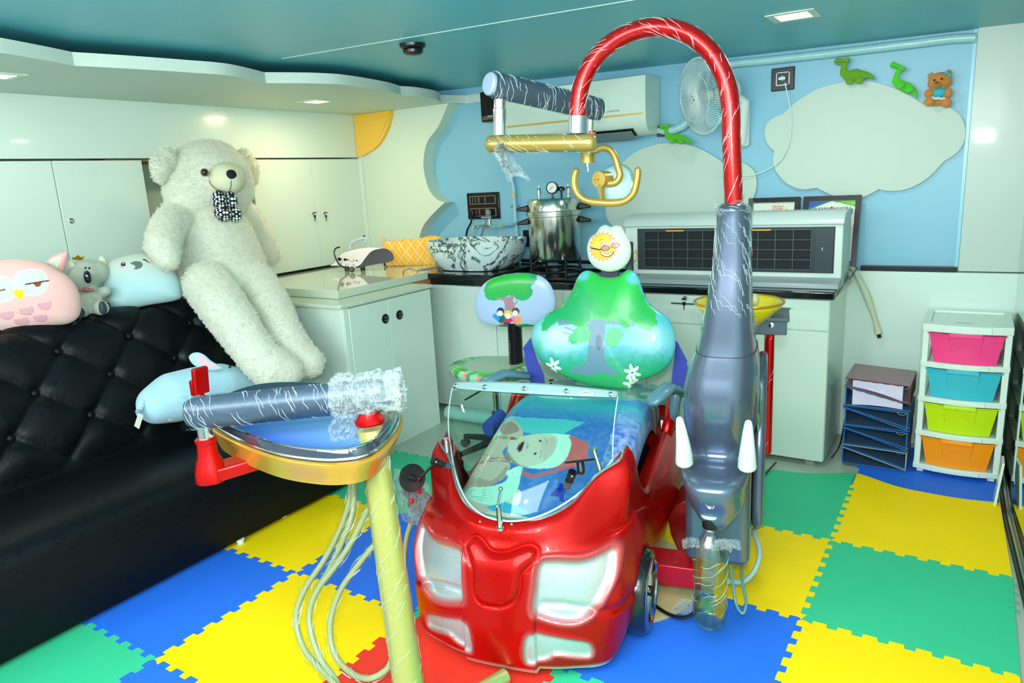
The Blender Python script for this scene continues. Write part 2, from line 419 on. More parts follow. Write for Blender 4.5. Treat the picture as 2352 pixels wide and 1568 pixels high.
# yellow rounded bracket
Pq = [at(*q, Y=4.10) for q in [(819, 262), (899, 250), (895, 275), (885, 305), (866, 335), (840, 353), (822, 361)]]
Pq = [Vector((-3.975, 4.10, 2.039)), Vector((Pq[1].x, 4.10, 2.039))] + [p for p in spline(Pq[1:], 5)][1:] 
Pq[-1].x = -3.975
t = obj('shelf_bracket', MB().prism(Pq, (0, .045, 0)), mat('yellow_laminate', (240, 190, 62), .3, coat=.2), smooth=30); tag(t, 'yellow rounded bracket under the soffit at the end of the white fascia', 'bracket')
# cloud edged white panel on the back wall, left
fr = [(1030, 236), (1014, 275), (1003, 296), (982, 325), (973, 364), (975, 400), (986, 436), (1003, 457), (1022, 465), (1007, 478), (986, 500), (971, 521), (964, 543), (960, 575)]
a_ = spline([at(*q, Y=4.13) for q in fr[:9]], 5); b_ = spline([at(*q, Y=4.13) for q in fr[8:]], 5)
pl = a_ + b_[1:]; pl[0].z = 2.04; pl[-1].z = .93
m = MB(); m.prism([Vector((-4.27, 4.13, 2.04))] + pl + [Vector((-4.27, 4.13, .93))], (0, .119, 0)); struct('trim_11', m, mat('panel_white', (204, 222, 204), .35), smooth=30)
m = MB(); m.box2((-3.98, 4.11, .9), (-3.95, 4.13, 2.04)); struct('trim_10', m, WHITE)

# ---- white cloud boards on the back wall
def cloud(segs_, Y, th, lab, cat='wall panel'):
    out = []
    for s_ in segs_:
        P = spline([at(*q, Y=Y) for q in s_], 8); out += P[:-1]
    o = obj('cloud_board', MB().prism(out, (0, th, 0)), mat('cloud_white', (190, 210, 196), .5), smooth=30, bevel=.002); return tag(o, lab, cat)
cloud([[(1778, 347), (1762, 330), (1755, 305), (1762, 282), (1780, 268), (1797, 262)],
       [(1797, 262), (1830, 232), (1880, 203), (1930, 189), (1985, 185), (2040, 197), (2085, 217), (2130, 244)],
       [(2130, 244), (2170, 243), (2200, 258), (2217, 290), (2215, 325), (2197, 352), (2168, 371)],
       [(2168, 371), (2130, 410), (2085, 434), (2045, 439), (2018, 435)],
       [(2018, 435), (1985, 452), (1950, 455), (1915, 450), (1876, 432)],
       [(1876, 432), (1840, 435), (1805, 420), (1780, 390), (1775, 365), (1778, 347)]], 4.225, .022, 'big white cloud board on the blue wall at the right')
cloud([[(1395, 455), (1402, 420), (1420, 385), (1455, 352), (1500, 333), (1547, 328), (1600, 338), (1650, 365), (1662, 377)],
       [(1662, 377), (1700, 372), (1730, 390), (1738, 420), (1730, 455), (1706, 475)],
       [(1706, 475), (1690, 520), (1600, 540), (1500, 540), (1420, 530)],
       [(1420, 530), (1395, 505), (1390, 475), (1395, 455)]], 4.225, .022, 'smaller white cloud board behind the lamp arm above the white heater unit')

# ---- left base cupboard and stepped worktops
t = thing('base_cupboard', 'white base cupboard with two doors and black finger pulls left of the stool', 'cupboard', (-3.3, 3.0, 0))
m = MB(); m.box2((-3.95, 2.665, 0.0), (-2.815, 3.40, .884)); obj('carcass', m, WHITE, t, bevel=.002)
m = MB(); m.box2((-2.815, 2.665, .0), (-2.80, 2.70, .884)); obj('side_trim', m, WHITE, t, bevel=.002)
PULL = mat('pull_black', (16, 18, 18), .35)
for y0, y1, ky in [(2.703, 3.006, 2.978), (3.009, 3.398, 3.10)]:
    m = MB(); m.box2((-2.815, y0, .0), (-2.795, y1, .874)); d = obj('door', m, WHITE, t, bevel=.0015)
    p = MB(); p.lathe([(.028, 0), (.028, .004), (.022, .007), (0.001, .008)], 24, (-2.795, ky, .768), (1, 0, 0)); pu = obj('finger_pull', p, PULL, d)
    q = MB()
    for dy, dz in ((-.008, -.009), (.008, -.009), (-.008, .009), (.008, .009)): q.box((-2.787, ky + dy, .768 + dz), (.003, .006, .006))
    obj('pull_inlay', q, CHROME, pu)
m = MB(); m.box2((-3.95, 2.635, .884), (-2.785, 3.415, .902)); tag(obj('worktop', m, mat('glossy_white_top', (196, 212, 190), .06, coat=.6), bevel=.002), 'white glossy worktop on the base cupboard, lower step', 'worktop')
m = MB(); m.box2((-3.95, 2.80, .903), (-2.97, 3.63, .950)); m.box2((-3.95, 3.63, .903), (-3.13, 4.12, .950)); wt = obj('worktop', m, MATS['glossy_white_top'], bevel=.002); tag(wt, 'raised white glossy worktop below the fog machine', 'worktop')
m = MB(); m.tube(spline([(-3.02, 3.42, .951), (-3.03, 3.44, .975), (-3.05, 3.52, .978), (-3.04, 3.60, .951)], 6), .005, 8); h = obj('handle', m, CHROME, wt); h.matrix_parent_inverse = Matrix.Identity(4)
m = MB(); m.box2((-3.12, 3.42, .86), (-2.98, 3.64, .90)); tag(obj('plywood_edge', m, mat('raw_plywood', (176, 112, 60), .7)), 'raw brown plywood edge under the white worktop corner', 'board')
# ---- rear counter
t = thing('rear_counter', 'long white rear cupboard run under the black counter, with drawers at its right end', 'cupboard', (-1.9, 3.95, 0))
m = MB(); m.box2((-3.95, 3.67, .03), (-.55, 4.249, .86)); obj('carcass', m, WHITE, t, bevel=.002)
m = MB()
for x in (-.62, -1.4, -2.3):
    for y in (3.72, 4.2): m.box2((x - .02, y - .02, 0), (x + .02, y + .02, .03))
obj('foot', m, STEEL, t)
for x0, x1, z0, z1 in [(-2.79, -2.494, .03, .855), (-2.490, -2.008, .03, .855), (-2.004, -1.492, .03, .69), (-2.004, -1.492, .698, .855), (-1.488, -.995, .03, .695), (-1.488, -.995, .703, .855), (-.991, -.552, .03, .700), (-.991, -.552, .706, .855)]:
    m = MB(); m.box2((x0, 3.655, z0), (x1, 3.67, z1)); d = obj('drawer' if z0 > .5 else 'door', m, WHITE, t, bevel=.0012)
    if z0 > .5 and x0 > -1.9:
        cx_ = -1.262 if x0 < -1.2 else -.80
        h = MB(); h.tube([(cx_ - .075, 3.64, .812), (cx_ + .075, 3.64, .812)], .005, 10); h.tube([(cx_ - .055, 3.655, .812), (cx_ - .055, 3.64, .812)], .004, 8); h.tube([(cx_ + .055, 3.655, .812), (cx_ + .055, 3.64, .812)], .004, 8)
        obj('handle', h, CHROME, d)
        if x0 < -1.2: keylock(d, Vector((cx_ - .002, 3.655, .838)), 0, -1, .012)
    if x0 == -2.490:
        keylock(d, Vector((-2.10, 3.655, .30)), 0, -1, .011)
m = MB(); m.box2((-3.16, 3.635, .862), (-.53, 4.249, .900)); tag(obj('countertop', m, BLACKG, bevel=.006, bseg=3), 'black granite countertop along the back wall', 'countertop')
m = MB(); m.box2((-.53, 4.05, .80), (-.50, 4.2, .93)); 
m = MB(); m.box2((-3.12, 3.60, .9015), (-2.465, 4.20, .940)); tag(obj('sink_plinth', m, BLACKG, bevel=.004, bseg=3), 'raised black granite slab under the marble wash basin', 'slab')
m = MB(); m.tube([(-3.0, 4.23, .955), (-2.2, 4.235, .95), (-1.6, 4.235, .93)], .012, 8); tag(obj('cable_bundle', m, BLACKP), 'black cable bundle behind the steel cooker', 'cable')
# ---- recessed lights
def downlight(px, Zc, w_, lab, col, power, size_px=None, tilt=0):
    P = at(*px, Z=Zc); z = Zc
    t = thing('recessed_light', lab, 'light', (P.x, P.y, z), group=None)
    f = MB(); s_ = w_ / 2
    for a, b in (((-s_ - .03, -s_ - .03), (s_ + .03, -s_)), ((-s_ - .03, s_), (s_ + .03, s_ + .03)), ((-s_ - .03, -s_), (-s_, s_)), ((s_, -s_), (s_ + .03, s_))):
        f.box2((P.x + a[0], P.y + a[1], z - .004), (P.x + b[0], P.y + b[1], z + .001))
    obj('frame', f, mat('light_frame', (205, 222, 200), .3), t, bevel=.001)
    d = MB(); d.box2((P.x - s_, P.y - s_, z - .003), (P.x + s_, P.y + s_, z + .001)); obj('diffuser', d, mat('diffuser_' + str(px[0]), col, .4, emit=6), t)
    l = area('downlight', (P.x, P.y, z - .01), (P.x, P.y, 0), w_, w_, power, tuple(lin(col)))
    return t
downlight((1823, 36), ceilz(-.69) - .001, .125, 'bright square ceiling light above the big cloud board', (255, 250, 240), 5)
downlight((727, 233), 2.039, .11, 'warm square light set into the soffit above the large teddy bear', (255, 222, 178), 7)
downlight((-8, 173), 2.039, .11, 'square soffit light at the left picture edge', (255, 240, 220), 1.5)
# black smoke detector
P = at(948, 108, Z=2.11); P.z = ceilz(P.x)
t = thing('smoke_detector', 'black round smoke detector on the teal ceiling', 'smoke detector', P)
m = MB(); m.lathe([(.060, 0), (.058, -.012), (.050, -.020), (.04, -.022)], 32, P); obj('base', m, BLACKP, t)
m = MB(); m.lathe([(.040, -.020), (.046, -.026), (.044, -.038), (.030, -.046), (.001, -.048)], 32, P); obj('cap', m, BLACKP, t)
# ================================================================ SOFA
LEA = mat('black_leather', (7, 12, 15), .45, spec=.22, coat=.0)
nt = LEA.node_tree; tc = nt.nodes.new('ShaderNodeTexCoord'); vo = nt.nodes.new('ShaderNodeTexVoronoi'); vo.inputs['Scale'].default_value = 24
mp = nt.nodes.new('ShaderNodeMapping'); mp.inputs['Scale'].default_value = (1, 1, 1.3)
wv = nt.nodes.new('ShaderNodeTexWave'); wv.inputs['Scale'].default_value = 60; wv.inputs['Distortion'].default_value = 6
mth = nt.nodes.new('ShaderNodeMath'); mth.operation = 'LESS_THAN'; mth.inputs[1].default_value = .26
mu = nt.nodes.new('ShaderNodeMath'); mu.operation = 'MULTIPLY'; bp = nt.nodes.new('ShaderNodeBump'); bp.inputs['Strength'].default_value = .22; bp.inputs['Distance'].default_value = .002
mr = nt.nodes.new('ShaderNodeMapRange'); mr.inputs[3].default_value = .46; mr.inputs[4].default_value = .34
nt.links.new(tc.outputs['Object'], mp.inputs[0]); nt.links.new(mp.outputs[0], vo.inputs['Vector']); nt.links.new(mp.outputs[0], wv.inputs['Vector'])
nt.links.new(vo.outputs['Distance'], mth.inputs[0]); nt.links.new(mth.outputs[0], mu.inputs[0]); nt.links.new(wv.outputs['Fac'], mu.inputs[1])
nt.links.new(mu.outputs[0], bp.inputs['Height']); nt.links.new(bp.outputs[0], bsdf(LEA).inputs['Normal']); nt.links.new(mth.outputs[0], mr.inputs[0]); nt.links.new(mr.outputs[0], bsdf(LEA).inputs['Roughness'])
BTN0 = (1.525, .86); E1 = (-.145, -.15); E2 = (.185, -.15)
def tuft(Y, z):
    dy, dz = Y - BTN0[0], z - BTN0[1]; det = E1[0] * E2[1] - E1[1] * E2[0]
    a = (dy * E2[1] - dz * E2[0]) / det; b = (E1[0] * dz - E1[1] * dy) / det
    h = (abs(math.sin(PI * a)) * abs(math.sin(PI * b))) ** .42
    h = .35 * h + .65 * min(abs(math.sin(PI * a)), abs(math.sin(PI * b))) ** .5
    ra, rb = a - round(a), b - round(b)
    d = math.hypot(ra * E1[0] + rb * E2[0], ra * E1[1] + rb * E2[1])
    return h * .030 - .020 * math.exp(-(d / .028) ** 2)
seatp = spline([(-3.30, 0, .33), (-3.22, 0, .375), (-3.05, 0, .395), (-2.85, 0, .41), (-2.72, 0, .405), (-2.645, 0, .37), (-2.615, 0, .30), (-2.60, 0, .15), (-2.60, 0, .035)], 6)
backp = spline([(-3.26, 0, .34), (-3.285, 0, .44), (-3.325, 0, .58), (-3.375, 0, .73), (-3.42, 0, .86), (-3.455, 0, .935), (-3.50, 0, .965), (-3.58, 0, .980), (-3.68, 0, .972), (-3.78, 0, .94), (-3.86, 0, .88), (-3.88, 0, .6), (-3.88, 0, .06)], 10)
sofa = thing('tufted_sofa', 'black button-tufted leather sofa along the left wall', 'sofa', (-3.2, 1.3, 0))
Y0s, Y1s = .1, 2.43
def endround(t):        # end closing factor: inset along Y and shrink
    return t
def shell(prof, n, tf, r=.09):
    P = []
    cx_ = sum(p.x for p in prof) / len(prof); cz_ = sum(p.z for p in prof) / len(prof)
    for i in range(n + 1):
        t = i / n; Y = lerp(Y0s, Y1s, t); e = min(Y - Y0s, Y1s - Y); k = math.sqrt(max(0, 1 - (1 - min(e / r, 1)) ** 2)) * r - r
        row = []
        for j, p in enumerate(prof):
            q0, q1 = prof[max(j - 1, 0)], prof[min(j + 1, len(prof) - 1)]; d = (q1 - q0).normalized(); nrm = Vector((d.z, 0, -d.x)) if tf else Vector((-d.z, 0, d.x))
            h = 0
            if tf and p.x > -3.7 and p.z > .36:
                f_ = min(1, max(0, (p.z - .37) / .1)); f_ *= 1 if p.x > -3.5 else max(0, 1 - (-3.5 - p.x) / .2); h = tuft(Y, p.z + (0 if p.x > -3.47 else -(p.x + 3.47) * .8)) * f_
            q = p + nrm * (h + k * (.8 if p.z > .06 else 0)); row.append((q.x, Y, q.z))
        P.append(row)
    return P
m = MB(); P = shell(backp, 300, True); m.grid(P); n_ = len(backp)
for row, s_ in ((P[0], 1), (P[-1], -1)): m.add(row, [tuple(range(len(row)))[::s_]])
obj('backrest', m, LEA, sofa, smooth=True)
m = MB(); P = shell(seatp, 60, False, .04); m.grid(P)
for row, s_ in ((P[0], 1), (P[-1], -1)): m.add(row + [(-3.3, row[0][1], .035)], [tuple(range(len(row) + 1))[::s_]])
obj('seat', m, LEA, sofa, smooth=50)
for r_ in range(0, 4):
    for k in range(-4, 5):
        z = .86 - .15 * r_; y = 1.525 - .145 * r_ + .33 * k
        if not (Y0s + .1 < y < Y1s - .06) or z < .5: continue
        i = min(range(len(backp)), key=lambda q: abs(backp[q].z - z) + (9 if backp[q].x < -3.5 else 0)); p = backp[i]
        b = MB(); b.lathe([(.001, .008), (.011, .007), (.0165, .003), (.017, -.006)], 20, (p.x - .008, y, z + .002), (.93, 0, .33), cap=False); obj('button', b, LEA, sofa)
for y in (.4, 2.0):
    m = MB(); m.lathe([(.014, 0.0135), (.018, .036)], 16, (-2.64, y, 0)); obj('foot', m, WPLAS, sofa)
m = MB(); m.lathe([(.014, 0.0135), (.018, .036)], 16, tuple(at(553, 1248, Z=.013))[:2] + (0,)); obj('foot', m, WPLAS, sofa)

# ================================================================ BACK WALL APPLIANCES
# split air conditioner
t = thing('air_conditioner', 'white split air conditioner high on the blue wall behind the lamp arm', 'air conditioner', (-2.1, 4.2, 1.72))
ax0, ax1, yf = -2.60, -1.622, 4.02
prof = [(4.245, 2.045), (4.05, 2.050), (4.022, 2.043), (4.016, 2.0), (4.014, 1.845), (4.016, 1.79), (4.04, 1.745), (4.09, 1.722), (4.245, 1.718)]
m = MB(); m.prism([(ax0, y, z) for y, z in prof], (ax1 - ax0, 0, 0)); obj('body', m, mat('appliance_white', (206, 226, 212), .3, coat=.2), t, bevel=.004, smooth=30)
m = MB(); m.box2((ax0 + .02, 4.0125, 1.829), (ax1 - .015, 4.0165, 1.840)); obj('gold_stripe', m, mat('gold_trim', (205, 170, 90), .3, .6), t)
m = MB(); m.box2((ax0 + .05, 4.012, 1.7205), (ax1 - .12, 4.10, 1.752), ) if 0 else m.prism([(ax0 + .08, 4.022, 1.757), (ax0 + .08, 4.085, 1.7205), (ax0 + .08, 4.085, 1.716), (ax0 + .08, 4.015, 1.754)], (ax1 - ax0 - .16, 0, 0)); obj('outlet', m, mat('vent_dark', (24, 34, 36), .4), t)
m = MB(); m.prism([(ax0 + .09, 4.02, 1.738), (ax0 + .09, 4.085, 1.700), (ax0 + .09, 4.087, 1.703), (ax0 + .09, 4.022, 1.742)], (ax1 - ax0 - .18, 0, 0)); obj('louvre', m, mat('louvre_grey', (116, 134, 134), .35), t)
obj('lettering', text_mb('DC INVERTER', .016, frame_matrix((-1.83, 4.0135, 1.862), (1, 0, 0), (.12, 0, 1))), mat('print_grey', (110, 120, 115), .5), t)
t = thing('wall_speaker', 'black wall speaker partly hidden by the grey lamp arm', 'speaker', (-2.79, 4.2, 1.89))
m = MB(); m.box2((-2.855, 4.15, 1.893), (-2.735, 4.249, 2.088)); obj('cabinet', m, BLACKP, t, bevel=.012, bseg=3)
m = MB(); m.box2((-2.845, 4.146, 1.93), (-2.745, 4.151, 2.07)); obj('grille', m, mat('speaker_cloth', (10, 12, 14), .8), t)
obj('lettering', text_mb('SONY', .017, frame_matrix((-2.775, 4.1455, 1.925), (1, 0, 0), (0, 0, 1))), WPLAS, t)
# wrapped pipes
PIPEW = mat('pipe_wrap', (164, 212, 214), .32, coat=.3, bump=.5, bscale=26, bdist=.01)
P = spline([at(1640, 152, Y=4.22), at(1690, 146, Y=4.22), at(1800, 135, Y=4.22), at(1950, 118, Y=4.22), at(2100, 100, Y=4.22), at(2180, 90, Y=4.22), at(2241, 87, Y=4.22)], 8)
m = MB(); m.tube(P, .022, 14); tag(obj('wrapped_pipe', m, PIPEW), 'pale wrapped pipe running under the ceiling across the blue wall', 'pipe')
P = spline([at(1512, 300, Y=4.22), at(1540, 300, Y=4.21), at(1570, 288, Y=4.21), at(1587, 262, Y=4.22), at(1592, 225, Y=4.22), at(1610, 165, Y=4.22)], 8)
m = MB(); m.tube(P, .024, 14); tag(obj('wrapped_pipe', m, PIPEW), 'pale wrapped pipe bending up from the air conditioner behind the fan', 'pipe')
m = MB(); P = at(1520, 300, Y=4.23); m.box2((P.x - .02, 4.2, P.z - .035), (P.x + .015, 4.249, P.z + .03)); tag(obj('pipe_clip', m, BLACKP), 'black pipe clip at the lower right corner of the air conditioner', 'clip')
# wall fan
FC = at(1612, 221, Y=3.96); fn = Vector((-.60, -.78, -.16)).normalized()
t = thing('wall_fan', 'white oscillating wall fan turned left behind the red arch', 'fan', (-1.10, 4.2, 1.7))
FANW = mat('fan_white', (208, 226, 222), .4)
fx = fn.cross(Vector((0, 0, 1))).normalized(); fy = fx.cross(fn)
def fp(r, a, h): return FC + (fx * math.cos(a) + fy * math.sin(a)) * r + fn * h
m = MB()
for k in range(90):
    a = 2 * PI * k / 90; m.tube([fp(.034, a, .052), fp(.10, a + .05, .050), fp(.165, a + .09, .036), fp(.195, a + .1, .008)], .0015, 4, caps=False)
for k in range(60):
    a = 2 * PI * k / 60; m.tube([fp(.195, a, .004), fp(.17, a, -.05), fp(.09, a, -.068), fp(.04, a, -.07)], .0011, 4, caps=False)
obj('guard', m, FANW, t)
m = MB(); m.tube([fp(.197, 2 * PI * k / 64, .006) for k in range(65)], .0045, 8); m.tube([fp(.128, 2 * PI * k / 64, .0475) for k in range(65)], .0018, 6); obj('guard_ring', m, FANW, t)
m = MB(); m.lathe([(.036, .050), (.036, .055), (.030, .058), (.001, .059)], 28, FC, fn); bd = obj('badge', m, FANW, t)
fr_ = fx if fx.x > 0 else -fx; m = MB(); m.tube([FC + fn * .0595 + fy * .008 - fr_ * .008, FC + fn * .0595 + fy * .006, FC + fn * .0595 + fy * .008 + fr_ * .008], .0016, 6); obj('emblem', m, mat('print_dark', (50, 60, 60), .5), bd)
m = MB(); m.tube([FC + fn * .0595 - fy * .010 + fr_ * (.010 + .004 * math.cos(a)) + fy * .005 * math.sin(a) for a in [2 * PI * k / 14 for k in range(15)]], .0014, 6); obj('emblem_ring', m, MATS['print_dark'], bd)
m = MB()
for k in range(3):
    a0 = 2 * PI * k / 3 + .3; P = []
    for i in range(9):
        r = .03 + .145 * i / 8; wd = .35 + .55 * math.sin(PI * min(1, i / 8 * .75 + .15)); P.append([fp(r, a0 + wd * (j / 6 - .5), -.028 + .03 * (j / 6 - .5)) for j in range(7)])
    b = MB(); b.grid(P); obj('blade', b, mat('fan_blade', (120, 196, 214), .25, coat=.3), t, smooth=True, solid=.002)
m = MB(); m.lathe([(.001, -.005), (.03, -.008), (.034, -.03), (.034, -.05)], 24, FC, fn); obj('hub', m, FANW, t)
mt = FC - fn * .13; Mq = at(1705, 190, Y=4.08)
m = MB(); m.lathe([(.045, -.07), (.075, -.09), (.082, -.14), (.075, -.19), (.045, -.225), (.001, -.232)], 32, FC, fn); obj('motor_housing', m, FANW, t, smooth=True)
c0 = at(1702, 330, Y=4.2); c1 = at(1708, 235, Y=4.18); hz = FC - fn * .16
m = MB(); m.tube([c0, lerp(c0, c1, .5) + Vector((0, -.02, 0)), c1, lerp(c1, hz, .5), hz], [.028, .034, .034, .03, .03], 16, squash=(1, .8)); obj('bracket', m, FANW, t)
m = MB(); m.box2((c0.x - .04, 4.2, c0.z - .02), (c0.x + .04, 4.249, c1.z)); obj('mounting_plate', m, FANW, t, bevel=.02, bseg=4)
# socket with charger
t = thing('wall_socket', 'black socket plate with white plug left of the big cloud board', 'socket', (-.924, 4.24, 1.955))
m = MB(); m.box2((-.984, 4.236, 1.896), (-.864, 4.249, 2.014)); obj('plate', m, BLACKP, t, bevel=.004)
m = MB()
for a, b in (((-.958, 1.986), (-.888, 1.990)), ((-.958, 1.922), (-.888, 1.926)), ((-.958, 1.922), (-.954, 1.990)), ((-.892, 1.922), (-.888, 1.990))): m.box2((a[0], 4.233, a[1]), (b[0], 4.237, b[1]))
obj('chrome_frame', m, CHROME, t)
m = MB(); m.lathe([(.014, 0), (.013, .02), (.006, .034)], 16, (-.922, 4.236, 1.958), (0, -1, 0)); m.box((-.922, 4.215, 1.955), (.034, .02, .012)); pg = obj('plug', m, WPLAS, t)
P = [(1803, 190), (1808, 215), (1816, 260), (1815, 310), (1806, 345), (1790, 370), (1765, 388), (1730, 402), (1695, 403), (1650, 395)]
m = MB(); m.tube(spline([at(*q, Y=4.20 if i < 8 else 4.19) for i, q in enumerate(P)], 6), .0032, 8); obj('cord', m, WPLAS, pg)
# switch board
t = thing('switch_board', 'black switch board with two rows of switches above the marble basin', 'switch board', (-2.94, 4.24, 1.33))
sx0, sx1, sz0, sz1 = -3.078, -2.802, 1.243, 1.428
m = MB(); m.box2((sx0, 4.234, sz0), (sx1, 4.249, sz1)); obj('plate', m, BLACKP, t, bevel=.006)
PINK = mat('chrome_warm', (214, 190, 178), .25, .8)
for zz in (1.348, 1.262):
    m = MB(); h = .058
    m.box2((sx0 + .028, 4.231, zz), (sx1 - .028, 4.235, zz + .004)); m.box2((sx0 + .028, 4.231, zz + h - .004), (sx1 - .028, 4.235, zz + h)); m.box2((sx0 + .028, 4.231, zz), (sx0 + .032, 4.235, zz + h)); m.box2((sx1 - .032, 4.231, zz), (sx1 - .028, 4.235, zz + h)); obj('chrome_frame', m, PINK, t)
    for k in (.045, .07, .095, .15): 
        m = MB(); m.box2((sx0 + k - .010, 4.229, zz + .008), (sx0 + k + .010, 4.234, zz + h - .008)); s_ = obj('switch', m, mat('switch_black', (26, 28, 30), .25), t, bevel=.002)
        m = MB(); m.box2((sx0 + k + .0105, 4.228, zz + .008), (sx0 + k + .0125, 4.234, zz + h - .008)); obj('switch_edge', m, PINK, s_)
m = MB(); m.box2((-3.04, 4.19, 1.262), (-3.0, 4.229, 1.312)); p_ = obj('plug', m, BLACKP, t, bevel=.006)
m = MB(); m.tube(spline([(-3.02, 4.20, 1.262), (-3.03, 4.20, 1.22), (-3.07, 4.20, 1.16), (-3.09, 4.20, 1.05), (-3.09, 4.18, .95)], 6), .007, 8); obj('cord', m, BLACKP, p_)
m = MB(); m.ball((-2.875, 4.20, 1.285), (.022, .018, .03)); p_ = obj('plug', m, mat('plug_grey', (112, 128, 126), .4), t)
m = MB(); m.tube(spline([(-2.875, 4.19, 1.262), (-2.89, 4.18, 1.22), (-2.94, 4.19, 1.13), (-2.99, 4.2, 1.06), (-3.0, 4.2, .95)], 6), .005, 8); obj('cord', m, MATS['plug_grey'], p_)
m = MB(); a, b = at(1203, 528, Y=4.24), at(1224, 566, Y=4.24); m.box2((a.x, 4.225, b.z), (b.x, 4.249, a.z)); tag(obj('socket_box', m, BLACKP, bevel=.003), 'small black socket box between basin and steel cooker', 'socket')
# water pipe and tap
BLP = mat('pipe_paint_blue', (150, 206, 222), .35)
t = thing('water_tap', 'blue painted wall pipe with chrome spout over the marble basin', 'tap', (-2.68, 4.2, .95))
P = [at(1168, 380, Y=4.225), at(1180, 430, Y=4.225), at(1184, 500, Y=4.22), at(1185, 512, Y=4.2), at(1176, 516, Y=4.16), at(1125, 520, Y=3.98)]
m = MB(); m.tube([at(1145, 300, Y=4.23)] + P[:3] + P[3:5] + P[5:], .013, 12); m.tube([P[3], Vector((P[3].x + .0, 4.23, .94))], .013, 12); obj('pipe', m, BLP, t)
m = MB(); q = at(1180, 448, Y=4.225); m.lathe([(.017, -.02), (.017, .02)], 16, q); m.lathe([(.016, -.006), (.016, .006)], 16, lerp(P[4], P[5], .55), P[5] - P[4]); obj('tape', m, mat('tape_tan', (196, 192, 140), .6), t)
m = MB(); q = P[5]; m.tube([q, q + Vector((-.03, -.05, .005)), q + Vector((-.06, -.10, .004)), q + Vector((-.065, -.11, -.022))], [.012, .011, .011, .010], 14); m.lathe([(.014, 0), (.013, .04), (.005, .05)], 16, q + Vector((0, 0, .008))); obj('spout', m, CHROME, t)
m = MB(); m.tube([q + Vector((-.05, -.02, .06)), q + Vector((.015, .0, .062))], .005, 10); obj('lever', m, CHROME, t)
m = MB(); q = at(1182, 474, Y=4.22); m.tube([q + Vector((.035 * math.cos(a), 0 * a, .008 * math.sin(a))) for a in [2 * PI * k / 16 for k in range(17)]], .003, 6); obj('clamp', m, STEEL, t)
# marble basin
MARB = mat('marble', (206, 228, 226), .12, coat=.6)
nt = MARB.node_tree; tc = nt.nodes.new('ShaderNodeTexCoord'); n1 = nt.nodes.new('ShaderNodeTexNoise'); n1.inputs['Scale'].default_value = 5.5; n1.inputs['Detail'].default_value = 9; n1.inputs['Distortion'].default_value = 1.6; n1.inputs['Roughness'].default_value = .62
sb = nt.nodes.new('ShaderNodeMath'); sb.operation = 'SUBTRACT'; sb.inputs[1].default_value = .5; ab = nt.nodes.new('ShaderNodeMath'); ab.operation = 'ABSOLUTE'
rp = nt.nodes.new('ShaderNodeValToRGB'); rp.color_ramp.elements[0].position = 0; rp.color_ramp.elements[0].color = L4((20, 34, 40)); rp.color_ramp.elements[1].position = .045; rp.color_ramp.elements[1].color = L4((206, 228, 226))
e = rp.color_ramp.elements.new(.012); e.color = L4((70, 92, 98))
for a_, b_ in ((tc.outputs['Object'], n1.inputs['Vector']), (n1.outputs['Fac'], sb.inputs[0]), (sb.outputs[0], ab.inputs[0]), (ab.outputs[0], rp.inputs[0]), (rp.outputs[0], bsdf(MARB).inputs['Base Color'])): nt.links.new(a_, b_)
BX, BY = -2.775, 3.895
def rr(hx, hy, z, n=64, e=3.2):
    return [(BX + hx * math.copysign(abs(math.cos(2 * PI * k / n)) ** (2 / e), math.cos(2 * PI * k / n)), BY + hy * math.copysign(abs(math.sin(2 * PI * k / n)) ** (2 / e), math.sin(2 * PI * k / n)), z) for k in range(n)]
rows = [rr(.20, .155, .941), rr(.235, .175, .945), rr(.275, .195, .98), rr(.310, .215, 1.04), rr(.330, .225, 1.10), rr(.332, .227, 1.128), rr(.328, .223, 1.133), rr(.318, .213, 1.131), rr(.30, .20, 1.09), rr(.26, .17, 1.0), rr(.15, .10, .965)]
m = MB(); n_ = 64; m.v = [p for r_ in rows for p in r_]
m.f = [(i * n_ + k, i * n_ + (k + 1) % n_, (i + 1) * n_ + (k + 1) % n_, (i + 1) * n_ + k) for i in range(len(rows) - 1) for k in range(n_)] + [tuple(range(n_))[::-1], tuple((len(rows) - 1) * n_ + k for k in range(n_))]
tag(obj('wash_basin', m, MARB, smooth=40), 'white marble countertop wash basin with black veins', 'basin')
# gas stove and steel pressure cooker
t = thing('gas_stove', 'black gas stove under the steel cooker', 'stove', (-2.15, 3.93, .9))
m = MB(); m.box2((-2.42, 3.70, .9015), (-1.72, 4.16, .918)); obj('hob_plate', m, BLACKG, t, bevel=.004)
m = MB()
TC = (-2.21, 3.95)
for k in range(4):
    a = PI / 4 + k * PI / 2 + .1; x, y = TC[0] + .165 * math.cos(a), TC[1] + .165 * math.sin(a)
    s_ = MB(); s_.tube([(x, y, .918), (x, y, 1.035)], .009, 10); s_.tube([(x, y, .982), (TC[0] + .06 * math.cos(a), TC[1] + .06 * math.sin(a), .982)], .008, 8); obj('trivet_leg', s_, BLACKP, t)
m.tube([(TC[0] + .165 * math.cos(a), TC[1] + .165 * math.sin(a), .935) for a in [2 * PI * k / 40 for k in range(41)]], .007, 8); obj('trivet_ring', m, BLACKP, t)
m = MB(); m.lathe([(.05, .918), (.055, .935), (.05, .95), (.03, .955)], 24, (TC[0], TC[1], 0)); obj('burner', m, mat('burner_iron', (40, 42, 42), .5, .5), t)
t = thing('pressure_cooker', 'tall steel pressure cooker with gauge and black handles on the stove', 'pressure cooker', (TC[0], TC[1], .99))
CST = mat('polished_aluminium', (206, 208, 200), .17, 1, bump=.06, bscale=7)
m = MB(); m.lathe([(.10, .992), (.148, .997), (.160, 1.015), (.160, 1.27), (.168, 1.274), (.168, 1.285)], 56, (TC[0], TC[1], 0)); obj('pot', m, CST, t)
